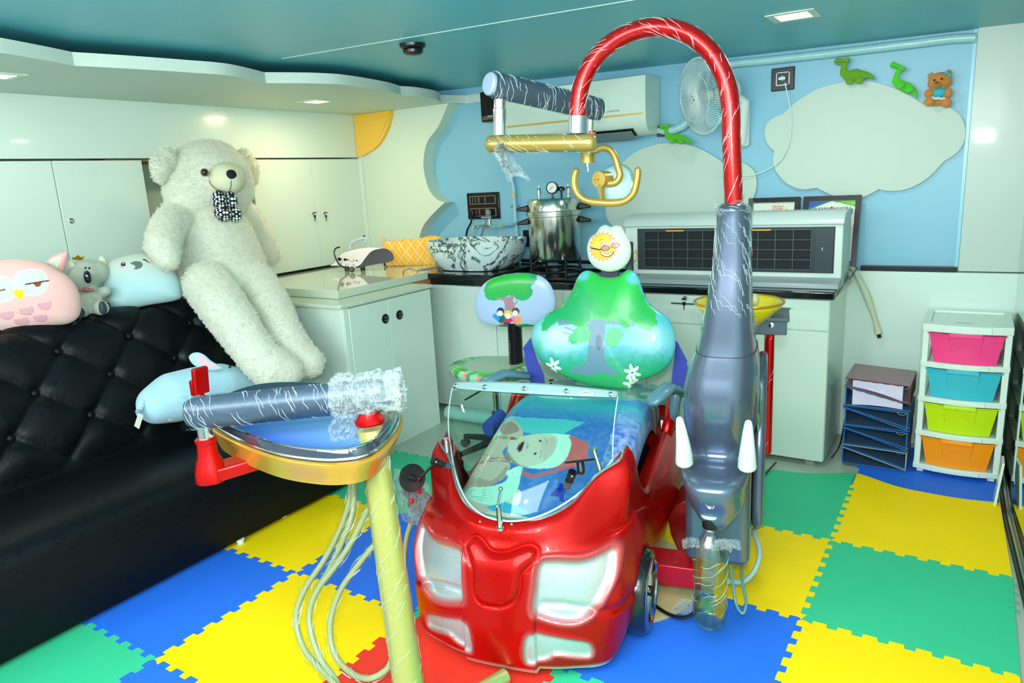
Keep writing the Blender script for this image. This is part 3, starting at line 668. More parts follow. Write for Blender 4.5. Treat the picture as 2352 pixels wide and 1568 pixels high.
m = MB(); m.lathe([(.172, 1.286), (.172, 1.302), (.162, 1.306), (.160, 1.365), (.150, 1.380), (.10, 1.386), (.001, 1.388)], 56, (TC[0], TC[1], 0)); lid = obj('lid', m, CST, t)
vd = Vector((.43, -.90, 0)); sd = Vector((.90, .43, 0))
for s_ in (1, -1):
    for z, up in ((1.325, 1), (1.245, -1)):
        a = Vector((TC[0], TC[1], z)) + sd * (.158 * s_); e_ = sd * s_
        w_ = Vector((0, 0, .02)); pw = e_.cross(Vector((0, 0, 1))) * .035
        m = MB(); m.v = [tuple(a - pw - w_), tuple(a + pw - w_), tuple(a + pw + w_), tuple(a - pw + w_)]; b = a + e_ * .075 + Vector((0, 0, .0 + (-.012 if up < 0 else -.006)))
        w2 = Vector((0, 0, .008)); p2 = pw * .75; m.v += [tuple(b - p2 - w2), tuple(b + p2 - w2), tuple(b + p2 + w2), tuple(b - p2 + w2)]
        m.f = [(0, 3, 2, 1), (4, 5, 6, 7), (0, 1, 5, 4), (1, 2, 6, 5), (2, 3, 7, 6), (3, 0, 4, 7)]; obj('handle', m, BLACKP, t, bevel=.006)
def lidp(x, y): return Vector((TC[0], TC[1], 1.385)) + sd * x + vd * y
for x, y in ((-.085, .02), (.095, -.01)):
    p = lidp(x, y); m = MB(); m.lathe([(.018, -.004), (.018, .002), (.006, .004), (.006, .018), (.014, .02), (.014, .05), (.018, .052), (.012, .056), (.005, .06), (.005, .075)], 16, p); obj('safety_valve', m, CHROME, t)
p = lidp(.055, .03); m = MB(); m.tube([p, p + Vector((0, 0, .035))], .006, 10); m.lathe([(.010, .035), (.024, .040), (.024, .052), (.012, .062)], 20, p); obj('knob', m, BLACKP, t)
p = lidp(.0, .05) + Vector((0, 0, .058)); gn = (vd + sd * -.25 + Vector((0, 0, .1))).normalized()
m = MB(); m.lathe([(.036, -.02), (.037, .008), (.034, .012), (.031, .008)], 32, p, gn, cap=False); m.lathe([(.036, -.02), (.001, -.022)], 32, p, gn, cap=False); m.tube([p + Vector((0, 0, -.06)), p - gn * .005], .006, 8); g = obj('gauge', m, BLACKP, t)
m = MB(); m.lathe([(.0325, .0065), (.001, .007)], 32, p, gn, cap=False); obj('gauge_face', m, mat('gauge_white', (222, 232, 220), .4), g)
gx = gn.cross(Vector((0, 0, 1))).normalized() * -1; gy = gx.cross(gn) * -1
if gy.z < 0: gy = -gy
m = MB(); m.tube([p + gn * .009 - gx * .014 - gy * .014, p + gn * .009 + gx * .006 + gy * .006], .0015, 5); obj('needle', m, BLACKP, g)
# white heater style unit lying on the counter
t = thing('indoor_unit', 'white indoor air unit with black filter grille standing on the black counter', 'air conditioner', (-1.08, 3.95, .9))
UW = mat('old_white_plastic', (204, 222, 212), .35, vary=.04)
x0, x1, yf = -1.665, -.527, 3.80
m = MB(); m.prism([(x0, y, z) for y, z in [(yf, .945), (yf, 1.205), (yf + .01, 1.21), (4.04, 1.245), (4.06, 1.2), (4.06, .91), (3.86, .902)]], (x1 - x0, 0, 0)); obj('housing', m, UW, t, bevel=.004)
m = MB(); m.prism([(x0 - .01, y, z) for y, z in [(yf - .012, 1.208), (yf - .008, 1.222), (yf + .03, 1.262), (yf + .10, 1.272), (4.06, 1.268), (4.06, 1.24), (yf + .02, 1.212)]], (x1 - x0 + .015, 0, 0)); obj('top_cover', m, mat('unit_top', (186, 206, 200), .28, coat=.2), t, bevel=.004)
m = MB(); m.box2((x0 + .075, yf - .004, .968), (x1 - .035, yf - .0005, 1.197)); gr = obj('grille_frame', m, mat('grille_dark', (30, 46, 50), .4), t)
GL = mat('grille_bar', (62, 84, 86), .45); FM = mat('filter_mesh', (14, 22, 26), .7, bump=.3, bscale=400)
for u0, u1 in ((x0 + .115, x0 + .535), (x0 + .565, x1 - .14)):
    m = MB(); m.box2((u0, yf - .006, .982), (u1, yf - .0045, 1.185)); f_ = obj('filter', m, FM, t)
    m = MB()
    for k in range(5):
        z = .982 + k * .2 / 4; m.box2((u0, yf - .010, z), (u1, yf - .006, z + .0035))
    n_ = 5
    for k in range(n_ + 1):
        x = lerp(u0, u1 - .003, k / n_); m.box2((x, yf - .0105, .982), (x + .0035, yf - .006, 1.185))
    obj('filter_grid', m, GL, f_)
    m = MB(); xm = (u0 + u1) / 2; m.box2((xm - .05 - .03, yf - .011, 1.181), (xm + .02, yf - .006, 1.187)); obj('filter_tab', m, mat('tab_orange', (250, 165, 20), .4), f_)
m = MB(); m.box2((x1 - .125, yf - .008, .97), (x1 - .04, yf - .0045, 1.195)); cvp = obj('control_cover', m, mat('control_dark', (38, 54, 58), .35), t, bevel=.001)
obj('lettering', text_mb('S', .018, frame_matrix((x1 - .09, yf - .0085, 1.088), (1, 0, 0), (0, 0, 1))), WPLAS, cvp)
m = MB(); m.prism([(x0 + .09, 3.715, .9015), (x0 + .09, 3.73, .925), (x0 + .09, 3.80, .945), (x0 + .09, 3.86, .9015)], (x1 - x0 - .09, 0, 0)); obj('lower_flap', m, mat('flap_grey', (136, 154, 156), .35), t, bevel=.002)
m = MB(); p = at(1724, 581, Y=3.79); m.ball(p, (.014, .012, .018)); m.ball(p + Vector((.004, -.004, .015)), (.009, .009, .010)); tag(obj('red_clip', m, mat('red_plastic', (222, 20, 24), .3), smooth=True), 'small red toy clip on the filter grille beside the silver column', 'clip')
# picture frames leaning on wall
def pic(lab, x0, x1, z0, z1, y0, y1, paint_):
    t = thing('picture_frame', lab, 'picture frame', ((x0 + x1) / 2, y0, z0))
    th = math.atan2(y1 - y0, z1 - z0); M_ = frame_matrix((x0, y0, z0), (1, 0, 0), (0, y1 - y0, z1 - z0)); W, H = x1 - x0, math.hypot(y1 - y0, z1 - z0); b = .026
    m = MB()
    for a, c in (((0, 0), (W, b)), ((0, H - b), (W, H)), ((0, b), (b, H - b)), ((W - b, b), (W, H - b))):
        q = MB().box2((a[0], a[1], -.012), (c[0], c[1], .012)); m.add([M_ @ Vector(v) for v in q.v], q.f)
    obj('moulding', m, mat('frame_black', (30, 32, 34), .35), t)
    nx, ny = 170, 220; P = [[tuple(M_ @ Vector((b + (W - 2 * b) * i / nx, b + (H - 2 * b) * j / ny, -.001))) for j in range(ny + 1)] for i in range(nx + 1)]
    o = obj('print', MB().grid(P), mat('paper_print', (255, 255, 255), .35, attr=True, coat=.6), t)
    u, v = np.meshgrid(np.arange(nx + 1) / nx, np.arange(ny + 1) / ny, indexing='ij'); cv = Canvas(u.ravel(), v.ravel(), (222, 232, 214)); paint_(cv); set_col(o, cv.c)
    return t, M_, W, H
def pa(cv):
    cv.poly([(-.1, .78), (0, .86), (.1, .83), (.25, .88), (.3, .80), (.45, .82), (.5, .76), (-.1, .7)], (240, 170, 190)); cv.ell(.12, .78, .12, .05, (245, 200, 120))
    cv.poly([(.5, .74), (.62, .80), (.68, .90), (.74, .82), (.8, .93), (.86, .84), (.95, .80), (1, .76), (1, .7), (.5, .7)], (238, 205, 90)); cv.ell(.45, .86, .10, .03, (248, 214, 200))
    cv.put((cv.v < .72).astype(float), (214, 222, 208))
t, M_, W, H = pic('black framed certificate with pink and yellow shapes, left one behind the air unit', -1.077, -.802, .99, 1.327, 4.10, 4.19, pa)
obj('lettering', MB().add(*(lambda q: (q.v, q.f))(text_mb('DENTIUM\nACADEMY', .013, M_ @ Matrix.Translation((W * .58, H * .84, .002))))), mat('print_red', (215, 70, 70), .5), t)
def pb(cv):
    cv.poly([(0, 1), (1, 1), (1, .9), (.5, 1.0), (0, .86)], (40, 160, 60)); cv.poly([(0, 1), (.45, 1), (0, .88)], (30, 90, 170)); cv.poly([(.55, .975), (.75, 1), (1, 1), (1, .93), (.95, .925), (.75, .965)], (120, 200, 40))
    cv.poly([(.45, .86), (.5, .92), (.55, .86)], (214, 40, 50)); cv.ell(.08, .845, .05, .022, (150, 170, 190)); cv.ell(.92, .845, .05, .025, (150, 170, 210)); cv.ell(.92, .845, .04, .018, (232, 232, 235))
    cv.put((cv.v < .80).astype(float), (226, 230, 226)); cv.ell(.95, .5, .2, .22, (244, 214, 196), a=.6)
t, M_, W, H = pic('black framed certificate with green banner, right one behind the air unit', -.784, -.500, .965, 1.327, 4.10, 4.19, pb)
obj('lettering', text_mb('SRI RAMACHANDRA', .0215, M_ @ Matrix.Translation((W * .5, H * .82, .002))), mat('print_blue', (40, 60, 140), .5), t)
# grey drain hose
HOSE = mat('old_hose', (196, 206, 178), .6, bump=.5, bscale=40, bdist=.006)
P = spline([(-.56, 4.02, .98), at(1945, 607, Y=4.10), at(1962, 622, Y=4.14), at(1985, 665, Y=4.16), at(2003, 712, Y=4.16), at(2013, 745, Y=4.16), at(2018, 766, Y=4.16)], 8)
t = thing('drain_hose', 'thick cream insulated hose hanging from the end of the black counter', 'hose', (P[-1].x, P[-1].y, P[-1].z))
m = MB(); m.tube(P, [.016 + .003 * math.sin(i * .3) for i in range(len(P))], 14); obj('insulation', m, HOSE, t)
m = MB(); d = (P[-1] - P[-2]).normalized(); m.tube([P[-1] - d * .004, P[-1] + d * .022], .010, 12); obj('end_tube', m, BLACKP, t)
m = MB(); m.prism([(-.528, 3.9, .904), (-.528, 4.19, .904), (-.50, 4.15, .955), (-.505, 3.92, .93)], (.006, 0, 0)); tag(obj('support_bracket', m, mat('bracket_grey', (92, 108, 112), .4)), 'dark grey angled bracket at the end of the counter', 'bracket')
# ================================================================ CHEST OF DRAWERS
t = thing('drawer_chest', 'white plastic chest with pink, turquoise, lime and orange drawers', 'drawer chest', (.02, 3.93, .011))
cx0, cx1, cyf, cyb = -.150, .178, 3.77, 4.16
zs = [.045, .215, .385, .555, .725]
cols = [('orange', (255, 152, 4)), ('lime', (190, 224, 16)), ('turquoise', (54, 184, 206)), ('pink', (250, 66, 138))]
def arc_front(z0, z1, th, x0=cx0, x1=cx1, bulge=.022, yb=.03, inner=None):
    n = 12; a = [(lerp(x0, x1, i / n), cyf - bulge * math.sin(PI * i / n) - .002, z0) for i in range(n + 1)]; b = [(x1, cyf + yb, z0), (x0, cyf + yb, z0)]
    return MB().prism(a + b, (0, 0, z1 - z0))
for k, z in enumerate(zs):
    m = arc_front(z - .014, z + (.012 if k < 4 else .022), 1, cx0 - .012, cx1 + .012, .03, .05); sh = obj('shelf_frame' if k < 4 else 'top_panel', m, CRATE, t, bevel=.003)
    m = MB()
    if k < 4: m.box2((cx0 - .012, cyb - .03, z - .014), (cx1 + .012, cyb, z + .012)); m.box2((cx0 - .012, cyf, z - .014), (cx0 + .02, cyb, z + .012)); m.box2((cx1 - .02, cyf, z - .014), (cx1 + .012, cyb, z + .012)); m.box2((cx0, cyf + .03, z - .006), (cx1, cyb - .02, z))
    else:
        m.box2((cx0 - .012, cyf + .03, z - .014), (cx1 + .012, cyb, z + .010)); m.box2((cx0 - .012, cyb - .03, z + .010), (cx1 + .012, cyb, z + .022)); m.box2((cx0 - .012, cyf + .03, z + .01), (cx0 + .018, cyb - .03, z + .022)); m.box2((cx1 - .018, cyf + .03, z + .01), (cx1 + .012, cyb - .03, z + .022))
    m.box2((cx0 + .05 + .02, cyf - .033, z - .010), (cx1 - .07, cyf - .01, z + (.008 if k < 4 else .018)))
    m2 = m; o = obj('shelf_rim', m2, CRATE, sh, bevel=.002)
    if k < 4:
        for x in (cx0 + .004, cx1 - .004):
            for y in (cyf + .012, cyb - .016):
                p = MB(); p.box2((x - .013, y - .013, z + .010), (x + .013, y + .013, zs[k + 1] - .012)); obj('post', p, CRATE, t, bevel=.003)
for x in (cx0 + .02, cx1 - .02):
    for y in (cyf + .02, cyb - .02):
        p = MB(); p.box2((x - .014, y - .012, .0125), (x + .014, y + .012, .033)); obj('foot', p, CRATE, t, bevel=.002)
for k, (cn, c) in enumerate(cols):
    mt_ = mat('drawer_' + cn, c, .32, coat=.1); z0, z1 = zs[k] + .014, zs[k + 1] - .020; w0, w1 = .122, .145; xm = (cx0 + cx1) / 2 - .0; n = 16; sl = .0
    rows = []
    def fr_(w_, z, dy, n=16): return [(xm - w_ + 2 * w_ * i / n, cyf - .006 - .018 * math.sin(PI * i / n) + dy, z) for i in range(n + 1)] + [(xm + w_, cyb - .03, z), (xm - w_, cyb - .03, z)]
    a, b = fr_(w0, z0, .012), fr_(w1, z1, 0); ai, bi = fr_(w0 - .004, z0 + .004, .018), fr_(w1 - .004, z1, .006)
    ai[-1] = (ai[-1][0], ai[-1][1] - .006, ai[-1][2]); ai[-2] = (ai[-2][0], ai[-2][1] - .006, ai[-2][2]); bi[-1] = (bi[-1][0], bi[-1][1] - .006, bi[-1][2]); bi[-2] = (bi[-2][0], bi[-2][1] - .006, bi[-2][2])
    N = len(a); m = MB(); m.v = a + b + bi + ai; m.f = [tuple(range(N))[::-1], tuple(3 * N + i for i in range(N))]
    for r_ in range(3): m.f += [(r_ * N + i, r_ * N + (i + 1) % N, (r_ + 1) * N + (i + 1) % N, (r_ + 1) * N + i) for i in range(N)]
    d = obj('drawer', m, mt_, t, smooth=30, label=cn + ' drawer of the chest')
    m = MB(); m.tube([(xm - w1 - .006, cyf - .004, z1)] + [(xm - w1 + 2 * w1 * i / n, cyf - .010 - .018 * math.sin(PI * i / n), z1) for i in range(n + 1)] + [(xm + w1 + .006, cyf - .004, z1)], .005, 8, squash=(.7, 1)); obj('rim', m, mt_, d)
    m = MB(); m.box2((xm - .068, cyf - .040, z1 - .012), (xm + .062, cyf - .016, z1 + .006)); obj('handle', m, mt_, d, bevel=.004)
    m = MB(); h0, h1 = .064, .076
    m.v = [(xm - h0 + .01, cyf - .004, z0 + .004), (xm + h0 - .01, cyf - .004, z0 + .004), (xm + h1 - .01, cyf - .029, z1 - .008), (xm - h1 + .01, cyf - .029, z1 - .008)]; m.v += [(x, y + .014, z) for x, y, z in m.v]; m.f = [(0, 1, 2, 3), (7, 6, 5, 4), (0, 4, 5, 1), (1, 5, 6, 2), (2, 6, 7, 3), (3, 7, 4, 0)]
    obj('front_panel', m, mt_, d, bevel=.003)
m = MB(); p = Vector((-.005, 3.86, zs[4] + .013)); m.tube(spline([p + Vector((-.03, 0, 0)), p + Vector((-.01, .003, .0)), p + Vector((.01, -.002, .0)), p + Vector((.035, .002, .0))], 4), .0035, 6); tag(obj('foil_strip', m, mat('foil', (190, 196, 180), .3, .6)), 'small crumpled foil strip on top of the drawer chest', 'foil')
# leaning white boards right of chest
for k, (a, b, c) in enumerate(((2280, 1150, 'white board leaning against the mirror, right of the drawer chest'),)):
    m = MB(); m.box((.178, 3.55, .11), (.010, .10, .20), Matrix.Rotation(.08, 3, 'Y')); tag(obj('leaning_board', m, WHITE, bevel=.001), c, 'board')
# ================================================================ LEVER ARCH FILES
BND = mat('file_blue', (28, 66, 112), .5)
nt = BND.node_tree; tc = nt.nodes.new('ShaderNodeTexCoord'); ck = nt.nodes.new('ShaderNodeTexChecker'); ck.inputs['Scale'].default_value = 110; ck.inputs[1].default_value = L4((24, 50, 96)); ck.inputs[2].default_value = L4((92, 126, 158)); nt.links.new(tc.outputs['Object'], ck.inputs['Vector']); nt.links.new(ck.outputs[0], bsdf(BND).inputs['Base Color'])
BNG = mat('file_grey_inner', (70, 92, 100), .5); nt = BNG.node_tree; tc = nt.nodes.new('ShaderNodeTexCoord'); ck = nt.nodes.new('ShaderNodeTexChecker'); ck.inputs['Scale'].default_value = 120; ck.inputs[1].default_value = L4((40, 56, 62)); ck.inputs[2].default_value = L4((136, 156, 152)); nt.links.new(tc.outputs['Object'], ck.inputs['Vector']); nt.links.new(ck.outputs[0], bsdf(BNG).inputs['Base Color'])
BNE = mat('file_edge_blue', (38, 112, 190), .4); BNM = mat('file_maroon', (150, 124, 128), .5, bump=.2, bscale=50); PAPER = mat('paper_stack', (214, 208, 236), .7, bump=.7, bscale=30, bdist=.004)
def binder(lab, z, hs, side, tilt_lo, tilt_hi, y, rz, mcol, papers=0, edge=None):
    """side: -1 spine on the left, +1 on the right; hs spine height, covers meet at the far side"""
    W, D = .285, .30; x0, x1 = -.475, -.475 + W
    t = thing('lever_arch_file', lab, 'file', (x0 + W / 2, y + D / 2, z), 0, 'lever arch files stacked beside the drawer chest', world=False); t.rotation_euler = (0, 0, rz)
    s = side; th = .003
    def cov(z0, z1):    # from spine to open side
        xs, xo = s * W / 2, -s * W / 2
        return MB().add([(xs, -D / 2, z0), (xo, -D / 2, z1), (xo, D / 2, z1), (xs, D / 2, z0), (xs, -D / 2, z0 + th), (xo, -D / 2, z1 + th), (xo, D / 2, z1 + th), (xs, D / 2, z0 + th)], [(0, 3, 2, 1), (4, 5, 6, 7), (0, 1, 5, 4), (1, 2, 6, 5), (2, 3, 7, 6), (3, 0, 4, 7)])
    obj('lower_cover', cov(0, tilt_lo), mcol, t); obj('upper_cover', cov(hs, tilt_hi), mcol, t)
    m = MB(); m.box((s * W / 2, 0, hs / 2 + .001), (.004, D, hs + .004)); sp_ = obj('spine', m, edge or BNE, t)
    m = MB()
    for z0, z1 in ((0, tilt_lo), (hs, tilt_hi)): m.tube([(s * W / 2, -D / 2 - .001, z0 + th / 2), (-s * W / 2, -D / 2 - .001, z1 + th / 2)], .0022, 6)
    obj('binding_edge', m, edge or BNE, t)
    m = MB(); xr = s * (W / 2 - .03); m.tube([(xr - .026 * math.cos(a), -D / 2 + .06, hs - .004 - .026 * math.sin(a)) for a in [PI * k / 12 for k in range(13)]], .0018, 6); obj('ring', m, CHROME, t)
    if papers:
        n = 14; P = []
        m = MB(); xa, xb = s * (W / 2 - .03), -s * (W / 2 - .035)
        for (fx_, lo) in ((0, 1),):
            top = [(lerp(xa, xb, i / n), lerp(hs, tilt_hi, .1 + .8 * i / n) - .003 - .004 * abs(math.sin(i))) for i in range(n + 1)]; bot = [(lerp(xa, xb, i / n), lerp(0, tilt_lo, .1 + .8 * i / n) + .004 + .006 * math.sin(PI * i / n)) for i in range(n + 1)]
            m.prism([(x, -D / 2 + .008, z_) for x, z_ in top] + [(x, -D / 2 + .008, z_) for x, z_ in bot[::-1]], (0, D - .03, 0))
        obj('papers', m, PAPER, t)
    return t
zb = .0135
binder('blue checked lever arch file, second from the bottom', zb + .012, .083, -1, -.008, .012, 3.73, .03, BND) if 0 else None
def pile(*a, **k): return binder(*a, **k)
pile('blue lever arch file lowest on the left side of the pile', zb + .004, .066, -1, 0, .010, 3.728, .02, BND) if 0 else None
BK0 = mat('file_dark', (62, 74, 78), .5); EP = mat('file_edge_pale', (170, 184, 168), .5)
lays = [('blue lever arch file at the very bottom of the pile, spine to the left', zb, .086, -1, 0, .012, .02, BND, 0, None),
        ('dark patterned lever arch file at the bottom of the pile, spine to the right', zb + .006, .088, 1, .076, .090, 0, BK0, 0, EP),
        ('blue checked lever arch file with arch ring, low in the pile, spine to the left', .115, .086, -1, .0, .014, .04, BND, 0, None),
        ('blue lever arch file opening to the left, middle of the pile', .122, .088, 1, .076, .090, -.02, BND, 0, None),
        ('blue checked lever arch file under the grey patterned one', .218, .088, -1, .0, .014, .05, BND, 0, None),
        ('grey patterned lever arch file with label pocket, upper part of the pile', .226, .086, 1, .076, .088, -.04, BNG, 0, None),
        ('blue lever arch file full of papers, second from the top', .320, .094, -1, .0, .032, .03, BND, 1, None),
        ('maroon covered lever arch file full of papers, topmost of the pile', .356, .088, 1, .062, .100, -.02, BNM, 1, mat('file_edge_maroon', (110, 50, 50), .5))]
for lab, z, hs, s_, lo, hi, rz, mc, pp, ed in lays: binder(lab, z, hs, s_, lo, hi, 3.735, rz, mc, pp, ed)
# floor clutter behind counter end
m = MB(); m.tube([(-.52, 4.14, .30), (-.46, 4.15, .31)], .028, 12); tag(obj('foil_wrapped_pipe', m, mat('crumpled_foil', (186, 204, 200), .22, .8, bump=1, bscale=45, bdist=.02)), 'crumpled foil wrapped pipe between counter end and files', 'pipe')
m = MB(); m.tube(spline([(-.50, 4.16, .30), (-.515, 4.13, .14), (-.52, 4.0, .012), (-.53, 3.8, .006)], 6), .004, 6); tag(obj('power_cord', m, BLACKP), 'thin black cord down beside the counter end', 'cord')
P = spline([at(1782, 1062, Z=.02), at(1765, 1080, Z=.02), at(1750, 1100, Z=.02), at(1738, 1150, Z=.02)], 5); m = MB(); m.tube(P, .005, 8); tag(obj('power_cord', m, BLACKP), 'black cord on the green mat behind the silver elephant', 'cord')
m = MB(); m.tube([(-2.80, 3.49, .05), (-2.35, 3.50, .05), (-1.2, 3.52, .045)], .045, 16); tag(obj('floor_pipe', m, mat('pvc_pale', (160, 198, 190), .35)), 'pale pipe lying on the floor along the rear cupboards', 'pipe')
# ================================================================ DENTAL CHAIR SHAPED LIKE A CAR (own frame: x right, y back, origin on the floor under the nose)
CO = Vector((-1.12, 1.56, 0)); CA = math.radians(12)
CB = Vector((math.cos(CA), math.sin(CA), 0)); CC = Vector((-math.sin(CA), math.cos(CA), 0))
def L(x, y, lx=None, ly=None, lz=None, pl=None):
    if pl is not None:
        p = CO + CB * pl[0][0] + CC * pl[0][1] + Vector((0, 0, pl[0][2])); n = CB * pl[1][0] + CC * pl[1][1] + Vector((0, 0, pl[1][2]))
    elif lx is not None: p, n = CO + CB * lx, CB
    elif ly is not None: p, n = CO + CC * ly, CC
    else: p, n = Vector((0, 0, lz)), Vector((0, 0, 1))
    q = at(x, y, pl=(p, n)) - CO
    return Vector((q.dot(CB), q.dot(CC), q.z))
def W(p): return CO + CB * p[0] + CC * p[1] + Vector((0, 0, p[2]))
def crm(a, b, c, d, t): return .5 * ((2 * b) + (c - a) * t + (2 * a - 5 * b + 4 * c - d) * t * t + (3 * b - a - 3 * c + d) * t ** 3)
def dense(net, nu, nv):
    net = np.array(net, float)
    def res(A, n):      # along axis 0 by arc parameter index
        m = len(A); out = []
        for k in range(n + 1):
            s = (m - 1) * k / n; i = min(int(s), m - 2); t = s - i
            out.append(crm(A[max(i - 1, 0)], A[i], A[i + 1], A[min(i + 2, m - 1)], t))
        return np.array(out)
    A = res(net, nu); A = np.transpose(res(np.transpose(A, (1, 0, 2)), nv), (1, 0, 2)); return A
car = thing('car_dental_chair', 'red toy car shaped child dental chair with windshield and green tree backrest', 'dental chair', CO, CA, world=False)
def col(x, y, z): return list(zip(x, y, z))
C0 = col([0] * 10, (.05, .005, -.01, 0, .015, .035, .05, .066, .095, .125), (.05, .06, .14, .24, .33, .40, .44, .478, .492, .45))
C1 = col([.11] * 10, (.055, .01, -.005, .005, .018, .04, .058, .078, .11, .135), (.05, .06, .14, .24, .33, .405, .445, .487, .50, .45))
C2 = col((.20, .215, .225, .225, .225, .215, .205, .195, .19, .19), (.08, .04, .025, .032, .048, .08, .11, .145, .18, .20), (.05, .06, .14, .24, .33, .41, .455, .51, .525, .47))
C3 = col((.29, .315, .325, .33, .33, .315, .285, .265, .252, .238), (.15, .10, .09, .095, .12, .165, .19, .235, .262, .29), (.05, .06, .14, .24, .34, .425, .452, .555, .590, .51))
C4 = col((.32, .352, .366, .368, .362, .350, .336, .340, .312, .270), (.24, .215, .205, .20, .22, .25, .265, .290, .315, .325), (.10, .12, .18, .26, .35, .43, .448, .570, .625, .57))
C5 = col((.32, .365, .380, .380, .372, .358, .345, .350, .322, .280), (.36, .36, .36, .35, .35, .36, .37, .385, .392, .395), (.28, .305, .325, .36, .40, .435, .442, .585, .636, .57))
C45 = col((.32, .36, .374, .376, .368, .354, .342, .347, .316, .274), (.30, .29, .285, .28, .285, .30, .315, .335, .352, .36), (.22, .235, .27, .32, .38, .436, .446, .585, .642, .59))
C6 = col((.32, .36, .374, .374, .368, .356, .350, .352, .330, .288), (.50, .50, .50, .49, .48, .48, .48, .465, .455, .46), (.16, .17, .22, .28, .34, .385, .40, .47, .52, .46))
C7 = col((.30, .35, .362, .368, .368, .364, .356, .352, .335, .29), [.60] * 10, (.10, .11, .16, .22, .28, .35, .38, .40, .41, .38))
C8 = col((.32, .37, .395, .408, .405, .385, .368, .355, .335, .29), [.85] * 10, (.14, .15, .19, .24, .30, .37, .40, .43, .44, .40))
C9 = col((.32, .37, .395, .408, .402, .385, .372, .360, .335, .29), [1.06] * 10, (.16, .17, .21, .26, .33, .40, .43, .455, .468, .42))
C10 = col((.26, .30, .32, .335, .345, .355, .355, .348, .33, .29), [1.24] * 10, (.10, .11, .16, .24, .34, .42, .45, .49, .51, .46))
RH = [C0, C1, C2, C3, C4, C45, C5, C6, C7, C8, C9, C10]
LH = [[(-x, y, z) for x, y, z in c] for c in RH[:0:-1]]
G = dense(LH + RH, 760, 150)
Xg, Zg, Yg = G[:, :, 0], G[:, :, 2], G[:, :, 1]
dU = np.gradient(G, axis=0); dV = np.gradient(G, axis=1); Nn = np.cross(dU, dV); Nn /= np.linalg.norm(Nn, axis=2, keepdims=True) + 1e-9
if Nn[380, 40, 1] > 0: Nn = -Nn
def yfront(x): return .005 + 1.35 * x * x
def front(pts):
    out = []
    for px, py in pts:
        y = .03
        for _ in range(8): q = L(px, py, ly=y); y = .6 * y + .4 * (yfront(q.x) + max(0, q.z - .30) * .25)
        out.append((q.x, q.z))
    return out
def sdist(u, v, P):     # signed distance, negative inside
    P = np.array(P); n = len(P); d = np.full(u.shape, 9.); ins = np.zeros(u.shape, bool)
    for i in range(n):
        (x1, y1), (x2, y2) = P[i], P[(i + 1) % n]; dx, dy = x2 - x1, y2 - y1; t = np.clip(((u - x1) * dx + (v - y1) * dy) / (dx * dx + dy * dy + 1e-12), 0, 1)
        d = np.minimum(d, np.hypot(u - x1 - t * dx, v - y1 - t * dy)); c = ((y1 > v) != (y2 > v)) & (u < (x2 - x1) * (v - y1) / (y2 - y1 + 1e-12) + x1); ins ^= c
    return np.where(ins, -d, d)
def sm(x, a, b): t = np.clip((x - a) / (b - a), 0, 1); return t * t * (3 - 2 * t)
def close2(P): return [(p.x, p.y) for p in spline([(a, b, 0) for a, b in P], 5, closed=True)]
isF = (Yg < .45) & (Zg > .055)
emb = close2(front([(1064, 1249), (1071, 1233), (1084, 1229), (1097, 1240), (1119, 1264), (1150, 1268), (1181, 1257), (1207, 1251), (1225, 1262), (1222, 1284), (1203, 1301), (1190, 1319), (1187, 1350), (1172, 1376), (1141, 1387), (1106, 1380), (1089, 1363), (1082, 1336), (1082, 1301), (1073, 1275)]))
sm_ = sum(x for x, z in emb) / len(emb); emb = [(x - sm_, z) for x, z in emb]
hl = close2(front([(1240, 1290), (1275, 1279), (1339, 1277), (1383, 1262), (1408, 1250), (1421, 1260), (1418, 1301), (1400, 1341), (1374, 1382), (1339, 1407), (1295, 1413), (1240, 1405), (1226, 1392), (1230, 1345)]))
sl = close2(front([(1217, 1446), (1260, 1444), (1350, 1449), (1370, 1460), (1370, 1480), (1350, 1488), (1290, 1487), (1270, 1497), (1250, 1504), (1214, 1503)]))
aX = np.abs(Xg)
far = ~isF
de = sdist(Xg, Zg, emb); dh = sdist(aX, Zg, hl); dl = sdist(aX, Zg, sl)
for d_ in (de, dh, dl): d_[far] = 9
H = np.zeros_like(Xg)
H += .014 * (1 - sm(aX, .112, .122)) * (Zg < .55) * (1 - sm(Zg, .36, .45)) * isF          # raised centre band
H += -.007 * np.exp(-(de / .0055) ** 2) + .010 * (1 - sm(de, -.022, .0))
H += -.016 * (1 - sm(dh, -.018, .004)) + .006 * np.exp(-((dh - .008) / .007) ** 2)
H += -.010 * (1 - sm(dl, -.010, .003)) + .003 * np.exp(-((dl - .006) / .005) ** 2)
H += -.010 * np.exp(-((Zg - (.272 - .25 * np.maximum(0, aX - .2))) / .011) ** 2) * sm(aX, .12, .14) * isF * .8
G2 = G + Nn * H[:, :, None]
red, redl, sil, crm_, pk = [np.array(lin(c)) for c in ((184, 7, 2), (228, 40, 10), (176, 190, 190), (206, 214, 200), (206, 90, 90))]
Cc = np.tile(red, Xg.shape + (1,))
def mixc(C, c, w_): return C * (1 - w_[..., None]) + c * w_[..., None]
Cc = mixc(Cc, pk, np.exp(-((dh - .004) / .010) ** 2) * .75); Cc = mixc(Cc, sil, 1 - sm(dh, -.016, .004))
Cc = mixc(Cc, pk, np.exp(-((dl - .002) / .006) ** 2) * .6); Cc = mixc(Cc, sil, 1 - sm(dl, -.008, .004))
gold_ = np.array(lin((196, 150, 120))); Cc = mixc(Cc, gold_, (1 - sm(dh, -.02, 0)) * sm(aX, .25, .30) * .25)
Cc = mixc(Cc, crm_, (1 - sm(Zg, .058, .075)) * (Yg < .6))
m = MB(); n0, n1 = G2.shape[:2]; m.v = [tuple(p) for p in G2.reshape(-1, 3)]
